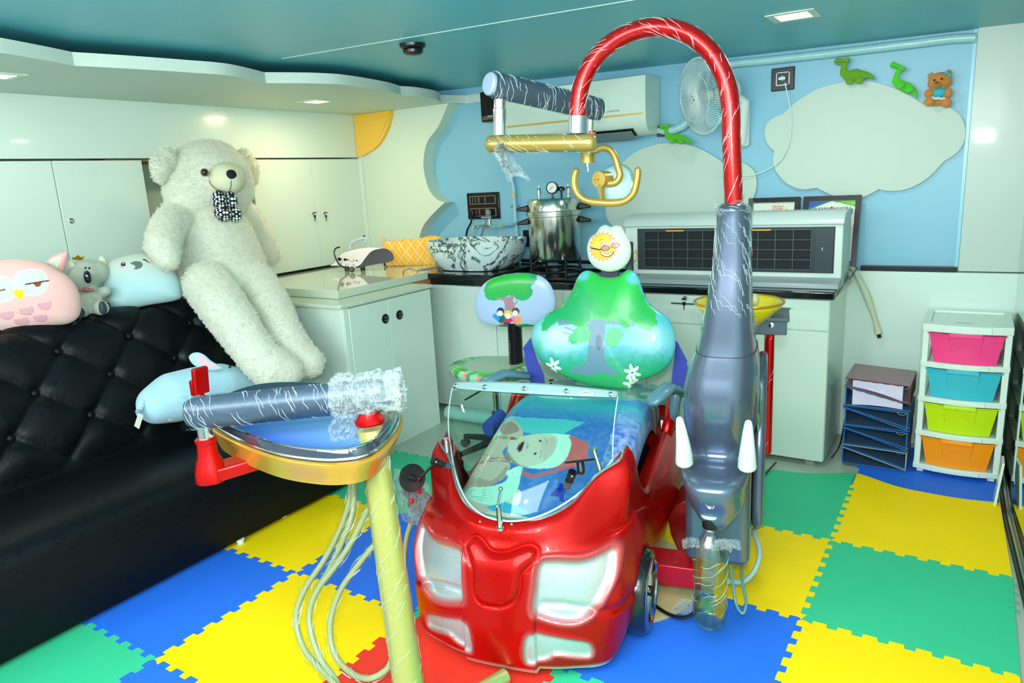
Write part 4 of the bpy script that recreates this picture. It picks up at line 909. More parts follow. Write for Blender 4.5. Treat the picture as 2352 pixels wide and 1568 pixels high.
m.f = [(i * n1 + j, i * n1 + j + 1, (i + 1) * n1 + j + 1, (i + 1) * n1 + j) for i in range(n0 - 1) for j in range(n1 - 1)]
CARP = mat('car_paint', (205, 16, 6), .28, .45, coat=.16, spec=.3, attr=True, coatr=.05)
nt = CARP.node_tree; tc = nt.nodes.new('ShaderNodeTexCoord'); nn = nt.nodes.new('ShaderNodeTexNoise'); nn.inputs['Scale'].default_value = 420; mr = nt.nodes.new('ShaderNodeMapRange'); mr.inputs[1].default_value = .35; mr.inputs[2].default_value = .65; mr.inputs[3].default_value = .22; mr.inputs[4].default_value = .42
nt.links.new(tc.outputs['Object'], nn.inputs['Vector']); nt.links.new(nn.outputs['Fac'], mr.inputs[0]); nt.links.new(mr.outputs[0], bsdf(CARP).inputs['Roughness'])
body = obj('body_shell', m, CARP, car, smooth=True); set_col(body, Cc.reshape(-1, 3))
# chrome edging along the cockpit rim
TRIM = mat('chrome_trim', (190, 208, 206), .15, .9)
rim = [Vector(G2[i, int(150 * 8 / 9)]) + Vector((0, 0, .003)) for i in range(380 - 262, 380 + 263, 4)]
m = MB(); m.tube(rim, .0045, 8); obj('rim_trim', m, TRIM, car)
m = MB(); m.box2((-.30, .16, .052), (.30, 1.2, .20)); m.box2((-.26, .14, .2), (.26, 1.15, .36)); obj('chassis', m, mat('chassis_black', (20, 22, 24), .5), car)
m = MB(); m.v = [tuple(p) for p in G2[-1]] + [tuple(p) for p in G2[0]]; n_ = len(G2[-1]); m.f = [(j, j + 1, n_ + j + 1, n_ + j) for j in range(n_ - 1)]; obj('tail_panel', m, REDM, car)
# wheels
WH = mat('wheel_chrome', (170, 176, 176), .12, .95)
for s_ in (1, -1):
    m = MB(); m.lathe([(.085, -.03), (.13, -.03), (.140, -.02), (.140, .02), (.132, .034), (.118, .038), (.112, .03), (.085, .012), (.02, .016), (.001, .018)], 40, (s_ * .362, .36, .155), (s_, 0, 0)); wh = obj('wheel', m, mat('tyre_dark', (34, 40, 44), .2, .4, coat=.5), car)
    m = MB()
    for k in range(5):
        a = 2 * PI * k / 5; c_, q_ = math.cos(a), math.sin(a); m.tube([(s_ * .389, .36 + c_ * r, .155 + q_ * r) for r in (.02, .06, .108)], [.012, .010, .016], 8)
    m.tube([(s_ * .395, .36 + .113 * math.cos(2 * PI * k / 40), .155 + .113 * math.sin(2 * PI * k / 40)) for k in range(41)], .008, 8); obj('hub_cap', m, WH, wh)
# rear uprights of the body
for s_ in (1, -1):
    m = MB(); m.tube([(s_ * .345, 1.05, .44), (s_ * .350, 1.13, .49), (s_ * .352, 1.19, .53), (s_ * .345, 1.25, .545), (s_ * .34, 1.29, .52)], [.03, .034, .036, .034, .02], 16, squash=(1, .8)); obj('side_guard', m, REDM, car, smooth=True)
# ---- seat with printed picture
SLO = math.atan(.275)
prof_s = spline([(0, .13, .395), (0, .17, .42), (0, .35, .470), (0, .6, .54), (0, .8, .592), (0, .92, .607), (0, 1.02, .600), (0, 1.08, .57), (0, 1.12, .555), (0, 1.3, .545), (0, 1.42, .55)], 50)
SP = ((0, .2, .43), (0, -math.sin(SLO), math.cos(SLO)))
def zp(x, y): q = L(980 + x * .2424, 860 + y * .2424, pl=SP); return (q.x, q.y)
def zpl(P): return [zp(*p) for p in P]
nxs = 260; Pn = []
for i in range(nxs + 1):
    x = lerp(-.262, .285, i / nxs); e = max(0, abs(x - .0115) - .21) / .064; row = []
    for p in prof_s: row.append((x + 0, p.y, p.z - .028 * e ** 2.2 - (.0 if e < 1 else 0)))
    Pn.append(row)
bot = [[(r_[0][0] * 1.0 + (.006 if k else -.006) * 1, q[1], q[2] - .10) for q in r_] for k, r_ in ((0, Pn[0]), (1, Pn[-1]))]
Pn = [bot[0]] + Pn + [bot[1]]
m = MB(); m.grid(Pn)
seat = obj('seat_cushion', m, mat('printed_vinyl', (255, 255, 255), .34, coat=.22, spec=.35, attr=True, coatr=.06), car, smooth=60)
V = verts(seat); u, v = V[:, 0], V[:, 1]
cv = Canvas(u, v, (52, 100, 196))
nz = noise2(u, v, 18, 3); nz2 = noise2(u, v, 70, 5)
cv.put(nz2 * .35, (130, 170, 226)); cv.put(((u > .2) & (v > .35)).astype(float) * .5 * nz2, (200, 215, 235))
cv.put(sm(v, .72, .95), (60, 178, 196)); cv.put(sm(v, .88, .96) * sm(u, .02, .2) * .6, (40, 90, 190))
cv.put(sm(v, 1.0, 1.1), (110, 160, 150)); cv.put((sm(v, 1.02, 1.1) * (nz > .5)), (60, 120, 110))
SK, SKD, SKL, WHT = (222, 186, 176), (178, 138, 132), (236, 208, 196), (208, 232, 224)
cv.poly(zpl([(740, 380), (900, 400), (640, 420), (500, 560), (240, 1000), (255, 1150), (420, 1330), (620, 1380), (300, 1240), (640, 700)]), (176, 208, 204))
cv.poly(zpl([(560, 430), (860, 400), (1300, 420), (1500, 450), (1300, 560), (1000, 560), (900, 540), (860, 440), (640, 440)]), (96, 196, 208))
cv.poly(close2(zpl([(640, 470), (740, 420), (850, 440), (915, 560), (880, 640), (790, 660), (720, 740), (790, 850), (760, 930), (700, 1000), (500, 1080), (420, 1090), (262, 1110), (250, 1010), (330, 900), (400, 780), (480, 640), (560, 560)])), SK)
cv.poly(close2(zpl([(700, 470), (800, 440), (880, 520), (800, 560), (720, 560)])), SKD); cv.poly(close2(zpl([(440, 960), (620, 1000), (760, 860), (740, 960), (560, 1080), (430, 1080)])), SKD, .7)
cv.poly(close2(zpl([(600, 520), (680, 500), (700, 560), (640, 600)])), WHT)
cv.poly(close2(zpl([(370, 1120), (560, 1200), (650, 1240), (540, 1340), (430, 1340), (310, 1240)])), SK); cv.poly(close2(zpl([(700, 1200), (850, 1090), (895, 1120), (880, 1220), (820, 1235)])), SKL); cv.poly(close2(zpl([(500, 1350), (640, 1290), (980, 1360), (900, 1420), (600, 1400)])), SKL)
cv.poly(zpl([(560, 1250), (740, 1200), (900, 1260), (1000, 1330), (760, 1300), (620, 1290)]), (60, 170, 220))
cv.poly(close2(zpl([(400, 1060), (560, 1060), (740, 1010), (810, 890), (905, 870), (890, 960), (850, 1100), (720, 1210), (560, 1230), (370, 1150)])), WHT)
for k in range(5): cv.stroke(zpl([(400 + 8 * k, 1085 + k * 22), (560, 1090 + k * 26), (600 + k * 10, 1080 + k * 25)]), .0016, (150, 186, 184))
cv.poly(close2(zpl([(770, 680), (800, 620), (920, 580), (1060, 560), (1200, 570), (1235, 640), (1200, 760), (1100, 850), (980, 885), (860, 840), (780, 770)])), SKL)
cv.poly(close2(zpl([(760, 720), (860, 840), (980, 885), (860, 860), (740, 800)])), SKD, .8)
cv.poly(close2(zpl([(1090, 640), (1200, 590), (1230, 650), (1190, 770), (1110, 840), (1100, 740)])), SKD, .25)
for ex, ey in ((1078, 628), (1028, 748)):
    c = zp(ex, ey); cv.ell(c[0], c[1], .0095, .0075, (244, 240, 236), rot=1.0); cv.ell(c[0], c[1], .0066, .0072, (30, 30, 36)); c2 = zp(ex + 6, ey - 6); cv.ell(c2[0], c2[1], .0016, .0018, (240, 245, 245))
cv.stroke(zpl([(1105, 590), (1135, 620), (1140, 660)]), .003, SKD); cv.stroke(zpl([(1075, 790), (1085, 760), (1080, 720)]), .003, SKD)
cv.poly(close2(zpl([(860, 700), (885, 660), (925, 632), (905, 700), (880, 735)])), (60, 30, 40)); cv.stroke(zpl([(850, 712), (880, 650), (925, 630)]), .004, (226, 110, 130)); cv.stroke(zpl([(868, 738), (900, 720), (925, 650)]), .003, (226, 120, 140))
cv.stroke(zpl([(935, 650), (965, 660), (945, 700)]), .0035, SKD); c = zp(955, 690); cv.ell(c[0], c[1], .004, .003, (200, 140, 136))
cv.poly(close2(zpl([(1130, 560), (1350, 570), (1372, 650), (1330, 780), (1260, 860), (1150, 888), (960, 882), (1100, 830), (1200, 740), (1237, 640), (1215, 580)])), (222, 238, 226))
cv.poly(close2(zpl([(1350, 580), (1460, 615), (1525, 650), (1532, 700), (1520, 770), (1440, 860), (1290, 872), (1170, 888), (1262, 855), (1335, 775), (1372, 655)])), (236, 96, 100))
cv.stroke(zpl([(1500, 790), (1340, 880), (1150, 930), (1000, 962), (900, 928)]), .017, (236, 90, 96)); c = zp(825, 930); cv.ell(c[0], c[1], .028, .022, (222, 240, 232))
c = zp(445, 860); cv.ell(c[0], c[1], .034, .034, SKL)
for k in range(3): cv.stroke(zpl([(395 + 40 * k, 850 + 5 * k), (410 + 40 * k, 890)]), .0018, SKD)
cols_ = [(230, 60, 120), (240, 200, 60), (60, 160, 110), (240, 110, 60), (60, 110, 200), (220, 50, 50)]
for path in ([(640, 560), (700, 580), (780, 590), (870, 605)], [(650, 590), (760, 605), (860, 612)], [(440, 800), (560, 800), (680, 790), (820, 800)], [(520, 820), (660, 815), (800, 822)], [(350, 850), (420, 760), (500, 690), (560, 620), (640, 560)], [(490, 790), (540, 830), (530, 880)], [(360, 830), (400, 730), (520, 620)]):
    P_ = spline([(a, b, 0) for a, b in path], 7)
    for i, p in enumerate(P_): c = zp(p.x, p.y); cv.ell(c[0], c[1], .0042, .0036, cols_[(i * 5 + len(path)) % 6])
cv.stroke(zpl([(540, 640), (530, 690), (590, 770), (640, 800)]), .0014, (40, 60, 70)); cv.stroke(zpl([(310, 940), (370, 970), (440, 950)]), .0016, (60, 80, 90)); c = zp(940, 1200); cv.ell(c[0], c[1], .009, .009, (246, 190, 206))
cv.poly(close2(zpl([(1180, 1120), (1250, 1060), (1260, 1030), (1340, 1040), (1300, 1130), (1300, 1200), (1260, 1190), (1250, 1150), (1180, 1150)])), (24, 50, 170))
set_col(seat, cv.c)
# ---- padded cushions from an outline: dome on both faces
def pad(outline, T, plf, rings=90, spokes=300, back=.45, ctr=None, pw=2.6, name='pad', m_=None, parent=None, px2=None):
    """outline: pixels; plf maps pixel -> point on the cushion plane; T thickness vector of the front dome"""
    O = [Vector(plf(*p)) for p in outline]; O = spline(O, 10, closed=True)
    n = len(O); c = sum(O, Vector((0, 0, 0))) / n if ctr is None else Vector(plf(*ctr))
    per = [0]
    for i in range(n): per.append(per[-1] + (O[(i + 1) % n] - O[i]).length)
    S = []
    for k in range(spokes):
        s = per[-1] * k / spokes; i = max(j for j in range(n) if per[j] <= s); t = (s - per[i]) / max(1e-9, per[i + 1] - per[i]); S.append(O[i].lerp(O[(i + 1) % n], t))
    T = Vector(T); m = MB(); vs = []
    for i in range(rings):
        t = math.sin(PI / 2 * (i + 1) / rings) if i > rings * .0 else (i + 1) / rings
        for k in range(spokes): vs.append(c + (S[k] - c) * t + T * (1 - t ** pw) ** (1 / 2.))
    nb = 10
    for i in range(1, nb + 1):
        t = math.cos(PI / 2 * i / (nb + 1))
        for k in range(spokes): vs.append(c + (S[k] - c) * t - T * back * (1 - t ** pw) ** .5)
    R_ = rings + nb; fs = [(i * spokes + k, i * spokes + (k + 1) % spokes, (i + 1) * spokes + (k + 1) % spokes, (i + 1) * spokes + k) for i in range(R_ - 1) for k in range(spokes)]
    N = len(vs); vs += [c + T, c - T * back]; fs += [(N, (k + 1) % spokes, k) for k in range(spokes)] + [(N + 1, (R_ - 1) * spokes + k, (R_ - 1) * spokes + (k + 1) % spokes) for k in range(spokes)]
    m.add(vs, fs); return obj(name, m, m_, parent, smooth=True)
VIN = MATS['printed_vinyl']
BPn = (0, -math.cos(.235), math.sin(.235)); BPp = (0, 1.38, .55)
bf = lambda x, y: L(x, y, pl=(BPp, BPn))
def uvpix(o, plp, pln):      # picture coordinates of every vertex: foot point on the cushion plane, in the traced outline's own units
    V = verts(o); p0 = np.array(W(plp)); n = np.array(CB * pln[0] + CC * pln[1] + Vector((0, 0, pln[2]))); n /= np.linalg.norm(n)
    Wv = np.array(CO)[None] + V[:, :1] * np.array(CB)[None] + V[:, 1:2] * np.array(CC)[None] + V[:, 2:3] * np.array([[0, 0, 1.]])
    Wv = Wv - ((Wv - p0) @ n)[:, None] * n[None]
    D = (Wv - CP) @ CM.T; return 1176 + F_PX * D[:, 0] / D[:, 2], 784 + F_PX * D[:, 1] / D[:, 2], (V @ np.array(pln)) - np.array(plp) @ np.array(pln)
br_out = [(1350, 621), (1364, 625), (1380, 634), (1400, 637), (1420, 634), (1434, 624), (1446, 619), (1460, 627), (1470, 645), (1478, 670), (1489, 692), (1508, 709), (1532, 728), (1548, 755), (1552, 790), (1545, 824), (1525, 849), (1500, 864), (1474, 872), (1456, 882), (1449, 896), (1432, 901), (1400, 894), (1340, 880), (1290, 861), (1250, 836), (1228, 806), (1221, 775), (1228, 746), (1250, 723), (1280, 709), (1300, 690), (1315, 665), (1325, 641), (1336, 626)]
bk = pad(br_out, Vector(BPn) * .055, bf, 110, 380, .5, (1387, 770), 3.2, 'backrest', VIN, car)
U, Vv, dd = uvpix(bk, BPp, BPn); bk['label'] = 'green backrest cushion printed with a big tree'
cv = Canvas(U, Vv, (84, 184, 194)); nz = noise2(U, Vv, .03, 2); nf = noise2(U, Vv, .12, 9)
cv.put(sm(Vv, 700, 800) * sm(Vv, -900, -780) if 0 else (1 - np.hypot((U - 1290) / 80, (Vv - 775) / 50)).clip(0, 1) * 1.2, (190, 236, 224))
cv.put((1 - np.hypot((U - 1500) / 70, (Vv - 780) / 45)).clip(0, 1) * .6, (170, 228, 226))
cv.put(sm(Vv + nf * 22, 808, 850), (44, 168, 128)); cv.put(sm(Vv + nf * 14, 850, 872) * .9, (48, 168, 96)); cv.put((sm(1260 - U + nz * 40, 0, 40) * sm(Vv, 760, 800)) * .6, (40, 170, 130))
can = [(1275, 700), (1300, 670), (1318, 645), (1335, 624), (1352, 618), (1440, 618), (1456, 640), (1470, 660), (1484, 690), (1503, 710), (1512, 740), (1505, 752), (1498, 765), (1488, 756), (1470, 748), (1458, 740), (1452, 752), (1440, 754), (1430, 745), (1420, 738), (1405, 740), (1390, 736), (1375, 738), (1362, 744), (1345, 752), (1330, 748), (1318, 740), (1300, 735), (1285, 738), (1270, 750), (1262, 758), (1250, 760), (1248, 745), (1258, 728)]
cj = [(p.x + 3 * math.sin(i * 1.9), p.y + 3 * math.cos(i * 2.3)) for i, p in enumerate(spline([(a, b, 0) for a, b in can], 4, closed=True))]
cv.poly([(1285, 730), (1380, 720), (1480, 730), (1460, 752), (1440, 748), (1400, 745), (1345, 754), (1320, 745), (1290, 748)], (104, 140, 158))
cv.poly(cj, (46, 176, 80)); cv.poly([(x, y) for x, y in [(1290, 690), (1330, 650), (1370, 690), (1360, 740), (1300, 735), (1262, 757), (1250, 757), (1255, 735)]], (34, 160, 110), .6); cv.put((nf * .5) * (sdist(U, Vv, cj) < 0), (34, 176, 96))
cv.put(((1 - sm(np.abs(U - 1425) + (Vv - 620), 60, 140)) * (sdist(U, Vv, cj) < 0)) * .5, (60, 206, 80))
for s_ in ((1340, 632, 16), (1458, 640, 15)): cv.ell(s_[0], s_[1], s_[2], 13, (108, 200, 214), soft=.7, a=.8)
cv.poly([(1358, 735), (1395, 735), (1397, 760), (1392, 790), (1396, 820), (1400, 838), (1420, 850), (1424, 860), (1405, 860), (1385, 853), (1365, 862), (1330, 858), (1312, 855), (1325, 842), (1352, 835), (1357, 800), (1360, 770)], (100, 140, 156)); cv.ell(1381, 786, 7, 18, (70, 108, 128))
cv.stroke([(1395, 800), (1405, 785), (1404, 775)], 4, (100, 140, 156)); cv.stroke([(1345, 770), (1320, 758), (1305, 752)], 4, (124, 150, 170))
cv.stroke([(1300, 764), (1330, 770)], 2.5, (124, 150, 170))
for cx_, cy_, r in ((1343, 768, 20), (1325, 778, 13), (1418, 770, 19), (1412, 782, 16)):
    cv.poly([(cx_ + (r + 2.5 * math.sin(k * 3.1)) * math.cos(2 * PI * k / 26), cy_ + (r * .95 + 2.5 * math.cos(k * 2.7)) * math.sin(2 * PI * k / 26)) for k in range(26)], (52, 186, 110))
for cx_, cy_ in ((1275, 841), (1456, 855), (1453, 884)):
    for k in range(6):
        a = 2 * PI * k / 6 + .3; cv.ell(cx_ + 10 * math.cos(a), cy_ + 11 * math.sin(a), 9.5, 3.8, (226, 240, 226), rot=a)
    cv.ell(cx_, cy_, 2.6, 2.6, (30, 140, 120))
cv.put((dd < -.006).astype(float), (60, 80, 110))
set_col(bk, cv.c)
# headrest with sun print
HPp, HPn = (0, 1.47, 1.15), (0, -math.cos(.1), math.sin(.1)); hf = lambda x, y: L(x, y, pl=(HPp, HPn))
hd = pad([(1350, 585), (1349, 565), (1356, 546), (1370, 534), (1379, 521), (1391, 516), (1403, 520), (1415, 517), (1427, 520), (1435, 533), (1446, 553), (1450, 577), (1444, 601), (1426, 618), (1400, 624), (1373, 617), (1357, 603)], Vector(HPn) * .045, hf, 90, 260, .4, None, 2.6, 'headrest', VIN, car)
U, Vv, dd = uvpix(hd, HPp, HPn); cv = Canvas(U, Vv, (218, 232, 212))
SCX, SCY = 1390, 566
st = []
for k in range(40):
    a = 2 * PI * k / 40; r = 36 if k % 2 == 0 else 29; st.append((SCX + r * math.cos(a) * 1.0, SCY + r * math.sin(a)))
cv.poly(st, (250, 176, 120)); cv.ell(SCX, SCY, 28, 28, (250, 206, 60), soft=.25); cv.ell(SCX - 4, SCY + 8, 18, 16, (252, 180, 70), soft=.9, a=.6)
for ex, ey in ((1391, 563), (1412, 558)):
    cv.ell(ex, ey - 1, 5.5, 6.5, (70, 60, 50)); cv.ell(ex, ey - 1, 4.4, 5.4, (246, 246, 236)); cv.ell(ex + 1, ey + 1, 2.4, 2.8, (40, 60, 60))
cv.stroke([(1382, 553), (1387, 549), (1393, 551)], 1.8, (210, 130, 40)); cv.stroke([(1405, 551), (1410, 547), (1415, 549)], 1.8, (210, 130, 40))
cv.stroke([(1361, 569), (1380, 573), (1390, 572)], 3, (26, 50, 62)); cv.ell(1396, 570, 11, 6, (26, 50, 62), rot=-.15); cv.ell(1396, 570, 9, 4.4, (240, 130, 120), rot=-.15); cv.ell(1418, 564, 10, 6, (26, 50, 62), rot=-.15); cv.ell(1418, 564, 8, 4.4, (240, 130, 120), rot=-.15)
cv.poly(close2([(1383, 577), (1398, 583), (1414, 577), (1412, 584), (1400, 590), (1388, 586)]), (90, 60, 40)); cv.poly(close2([(1385, 578.5), (1398, 584), (1412, 579), (1410, 583), (1400, 588), (1389, 584.5)]), (240, 248, 240))
set_col(hd, cv.c); hd['label'] = 'white headrest printed with a smiling sun in glasses'
m = MB(); a = L(1400, 622, ly=1.50); m.box(a + Vector((0, .01, 0)), (.085, .02, .07)); m.box(L(1446, 590, ly=1.53), (.03, .04, .14)); obj('headrest_bracket', m, mat('bracket_dark', (56, 62, 76), .35, .3), car, bevel=.004)
m = MB(); p = L(1452, 585, ly=1.55); m.tube([p, p + Vector((.02, 0, .02)), p + Vector((.024, 0, -.02)), p + Vector((.0, 0, -.04))], .004, 6); obj('latch', m, GOLD, car)
# post behind
POSTM = mat('post_blue_grey', (72, 92, 116), .35, coat=.2)
m = MB(); a, b = L(1352, 893, ly=1.44), L(1430, 965, ly=1.44); m.prism([(a.x, 1.42, a.z + .03), (b.x - .0, 1.42, a.z + .03), (b.x - .01, 1.42, b.z - .10), (a.x + .0, 1.42, b.z - .10)], (0, .05, 0)); obj('back_support', m, POSTM, car, bevel=.006)
m = MB(); m.box2((-.06, 1.42, .10), (.08, 1.55, .50)); m.box2((-.22, .9, .06), (.22, 1.6, .14)); obj('lift_column', m, POSTM, car, bevel=.01)
# armrests
ARM = mat('armrest_grey', (92, 134, 148), .35, coat=.2)
for s_, pts in ((1, [(1500, 915), (1530, 902), (1558, 915)]), (-1, [(1118, 872), (1150, 868), (1200, 872)])):
    y0 = 1.0 if s_ > 0 else 1.30
    a, b, c = [L(*q, ly=y0) for q in pts]; a.y -= .05
    m = MB(); m.tube([a + Vector((-.012, -.01, -.004)), a, lerp(a, b, .5) + Vector((0, 0, .006)), b + Vector((0, .05, .008)), c + Vector((0, .10, -.01))], [.010, .032, .036, .036, .028], 16, squash=(.62, 1.15)); ar = obj('armrest', m, ARM, car, smooth=True)
    if s_ > 0: P = [b + Vector((.03, .08, -.0)), L(1548, 935, ly=1.1), L(1550, 975, ly=1.15)]
    else: P = [L(1195, 882, ly=1.36), L(1196, 900, ly=1.36), L(1192, 925, ly=1.36), L(1193, 960, ly=1.36)]
    m = MB(); m.tube(P, [.05, .036, .034, .034][:len(P)] if s_ < 0 else [.028, .03, .032], 14, squash=(.7, 1)); obj('armrest_support', m, ARM, ar, smooth=True)
# safety belt straps of blue denim webbing
DEN = mat('denim_webbing', (56, 72, 166), .75, bump=.4, bscale=160, bdist=.002, vary=.12, vscale=25)
def strap(P, y, th=.004):
    m = MB(); m.prism([L(*q, ly=y) for q in P], (0, th, 0)); return m
obj('belt_strap', strap([(1202, 798), (1222, 792), (1235, 830), (1249, 862), (1252, 900), (1262, 930), (1227, 930), (1218, 880), (1206, 830)], 1.46), DEN, car, smooth=0)
obj('belt_fold', strap([(1200, 800), (1218, 776), (1224, 792), (1222, 800)], 1.45), DEN, car, smooth=0)
obj('belt_strap', strap([(1552, 800), (1576, 828), (1580, 845), (1572, 880), (1562, 930), (1560, 965), (1536, 965), (1540, 900), (1545, 850)], 1.46), DEN, car, smooth=0)
obj('belt_fold', strap([(1550, 782), (1556, 786), (1580, 832), (1574, 828), (1550, 815)], 1.45), DEN, car, smooth=0)
m = MB(); c = L(1240, 932, ly=1.42); m.tube([c + Vector((.034 * math.cos(a), 0, .026 * math.sin(a))) for a in [PI * k / 14 for k in range(15)]], .0045, 8); obj('buckle', m, mat('buckle_yellow', (226, 210, 60), .4), car)
m = MB(); m.tube([L(1152, 955, ly=1.12), L(1120, 985, ly=1.0)], .036, 18, squash=(1, .8)); obj('belt_wrap', m, DEN, car, smooth=60)
m = MB(); m.ball(L(1512, 1025, ly=1.03), (.020, .02, .026)); m.tube([L(1512, 1020, ly=1.03), L(1522, 990, ly=1.08), L(1520, 965, ly=1.10)], .006, 8); obj('belt_toggle', m, mat('toggle_white', (222, 232, 226), .3), car)
# windshield
GLS = mat('clear_acrylic', (236, 250, 246), .03, trans=1, ior=1.08, spec=.6)
def glassmat(name, tint, gl=.05, rough=.03, base=.0):
    m = bpy.data.materials.new(name); m.use_nodes = True; nt = m.node_tree; nt.nodes.clear()
    out = nt.nodes.new('ShaderNodeOutputMaterial'); tr = nt.nodes.new('ShaderNodeBsdfTransparent'); tr.inputs[0].default_value = L4(tint)
    g = nt.nodes.new('ShaderNodeBsdfGlossy'); g.inputs[1].default_value = rough; fr = nt.nodes.new('ShaderNodeLayerWeight'); fr.inputs[0].default_value = .5; pw_ = nt.nodes.new('ShaderNodeMath'); pw_.operation = 'POWER'; pw_.inputs[1].default_value = 4; m5 = nt.nodes.new('ShaderNodeMath'); m5.operation = 'MULTIPLY'; m5.inputs[1].default_value = base or .3
    ad = nt.nodes.new('ShaderNodeMath'); ad.operation = 'ADD'; ad.inputs[1].default_value = gl; mx = nt.nodes.new('ShaderNodeMixShader')
    nt.links.new(fr.outputs['Facing'], pw_.inputs[0]); nt.links.new(pw_.outputs[0], m5.inputs[0]); nt.links.new(m5.outputs[0], ad.inputs[0]); nt.links.new(ad.outputs[0], mx.inputs[0]); nt.links.new(tr.outputs[0], mx.inputs[1]); nt.links.new(g.outputs[0], mx.inputs[2]); nt.links.new(mx.outputs[0], out.inputs[0]); MATS[name] = m; return m
GLS = glassmat('windshield_acrylic', (232, 250, 244), .02)
ns, ntv = 48, 20; P = []
def wsh(s, t):
    b = Vector((.285 * s, .072 + .265 * abs(s) ** 2.0, .500 + .115 * abs(s) ** 2.6)); tp = Vector((.30 * s - .02, .405 + .06 * s * s, .832 - .03 * s * s))
    return b.lerp(tp, t) + Vector((0, -.03 * math.sin(PI * t), 0))
for i in range(ns + 1): P.append([wsh(2 * i / ns - 1, j / ntv * .93) for j in range(ntv + 1)])
ws = obj('windshield', MB().grid(P), GLS, car, smooth=True, solid=.003)
P = [[wsh(2 * i / ns - 1, .93 + j / 4 * .08) for j in range(5)] for i in range(ns + 1)]
band = obj('top_band', MB().grid(P), mat('frosted_band', (146, 176, 174), .35, alpha=.92), ws, smooth=True, solid=.004)
for s_ in (-.94, -.5, 0, .47, .93):
    c = wsh(s_, .965); d = (c - Vector((0, .9, .6))).normalized(); m = MB(); m.lathe([(.008, -.002), (.009, .004), (.004, .007), (.004, .014), (.001, .015)], 14, c + Vector((0, -.004, 0)), (-.2, -1, .35)); obj('screw', m, CHROME, ws)
c = wsh(.68, .965) + Vector((0, -.007, 0)); tx = (wsh(.8, .965) - wsh(.56, .965)); ty = wsh(.68, 1.0) - wsh(.68, .93)
m = MB(); Mt = frame_matrix(c, tx, ty); n_ = 28; m.v = [tuple(Mt @ Vector((.024 * math.cos(2 * PI * k / n_), .010 * math.sin(2 * PI * k / n_), 0))) for k in range(n_)] + [tuple(Mt @ Vector((.024 * math.cos(2 * PI * k / n_), .010 * math.sin(2 * PI * k / n_), -.002))) for k in range(n_)]; m.f = [tuple(range(n_))] + [(k, (k + 1) % n_, n_ + (k + 1) % n_, n_ + k) for k in range(n_)]
obj('badge', m, mat('badge_cream', (206, 218, 196), .4), ws)
obj('lettering', text_mb('SHIV', .0165, Mt @ Matrix.Translation((0, 0, .0012))), mat('print_teal', (96, 128, 126), .5), ws)
m = MB(); m.tube([wsh(2 * i / 40 - 1, .0) for i in range(41)], .003, 6); m.tube([wsh(-1, t / 10 * .93) for t in range(11)], .0018, 6); m.tube([wsh(1, t / 10 * .93) for t in range(11)], .0018, 6); obj('edge', m, mat('acrylic_edge', (206, 232, 226), .15, alpha=.8), ws)
# chrome clip at the foot of the windshield, side pins
a, b, c = L(1149, 1213, ly=.050), L(1144, 1160, ly=.085), L(1150, 1122, ly=.12)
m = MB(); m.tube([a, lerp(a, b, .5), b], [.009, .008, .006], 10); m.tube([b, c], .0065, 8, squash=(1, .5)); m.ball(c, .007); m.ball(b + Vector((0, -.006, 0)), .006); m.lathe([(.012, -.003), (.012, .004)], 16, a); obj('windshield_clip', m, CHROME, car)
for q in ((1093, 1218), (1168, 1226), (1102, 1198), (1175, 1204)):
    p = L(*q, ly=.068); m = MB(); m.ball(p, (.0045, .003, .0045), 12); obj('rivet', m, CHROME, car)
for q0, q1 in (((1024, 1010), (1028, 1055)), ((1364, 1033), (1382, 1092))):
    a, b = L(*q0, ly=.31), L(*q1, ly=.285); m = MB(); m.tube([a, b], .008, 12); m.lathe([(.01, 0), (.01, .006)], 12, a); obj('pin', m, CHROME, car)
# side mirrors on jointed arms
def mirror(parts, lab):
    disc, dn, hub, j1, j2, base = parts
    m = MB(); m.lathe([(.046, -.003), (.048, 0), (.046, .003)], 40, disc, dn); mm = obj('mirror', m, BLACKP, car, smooth=40, label=lab)
    m = MB(); m.lathe([(.012, 0), (.012, .028), (.008, .032)], 16, disc, hub - disc); m.ball(hub, .011); m.tube([hub, j1], .005, 10); m.tube([j1 - (base - j1).normalized() * .016, j1 + (base - j1).normalized() * .022], .013, 16); m.ball(j1, .014); obj('mirror_arm', m, BLACKP, mm)
    m = MB(); m.tube([j2, base], .011, 14); m.lathe([(.0125, 0), (.0125, .008)], 16, j2, base - j2); obj('mirror_socket', m, mat('rubber_grey', (66, 76, 80), .5), mm); m = MB(); m.ball(j1 + Vector((.006, -.012, .004)), .004, 10); obj('screw', m, CHROME, mm)
dL = L(947, 1097, ly=.24); hub = L(963, 1099, ly=.20); j1 = L(1002, 1060, ly=.22)
mirror((dL, (hub - dL), hub, j1, L(1022, 1066, ly=.235), L(1038, 1076, ly=.25)), 'left round black mirror')
dR = L(1332, 1058, ly=.16); hub = L(1335, 1082, ly=.15); j1 = L(1312, 1092, ly=.15)
mirror((dR, (hub - dR), hub, j1, L(1306, 1104, ly=.15), L(1302, 1118, ly=.16)), 'right round black mirror')
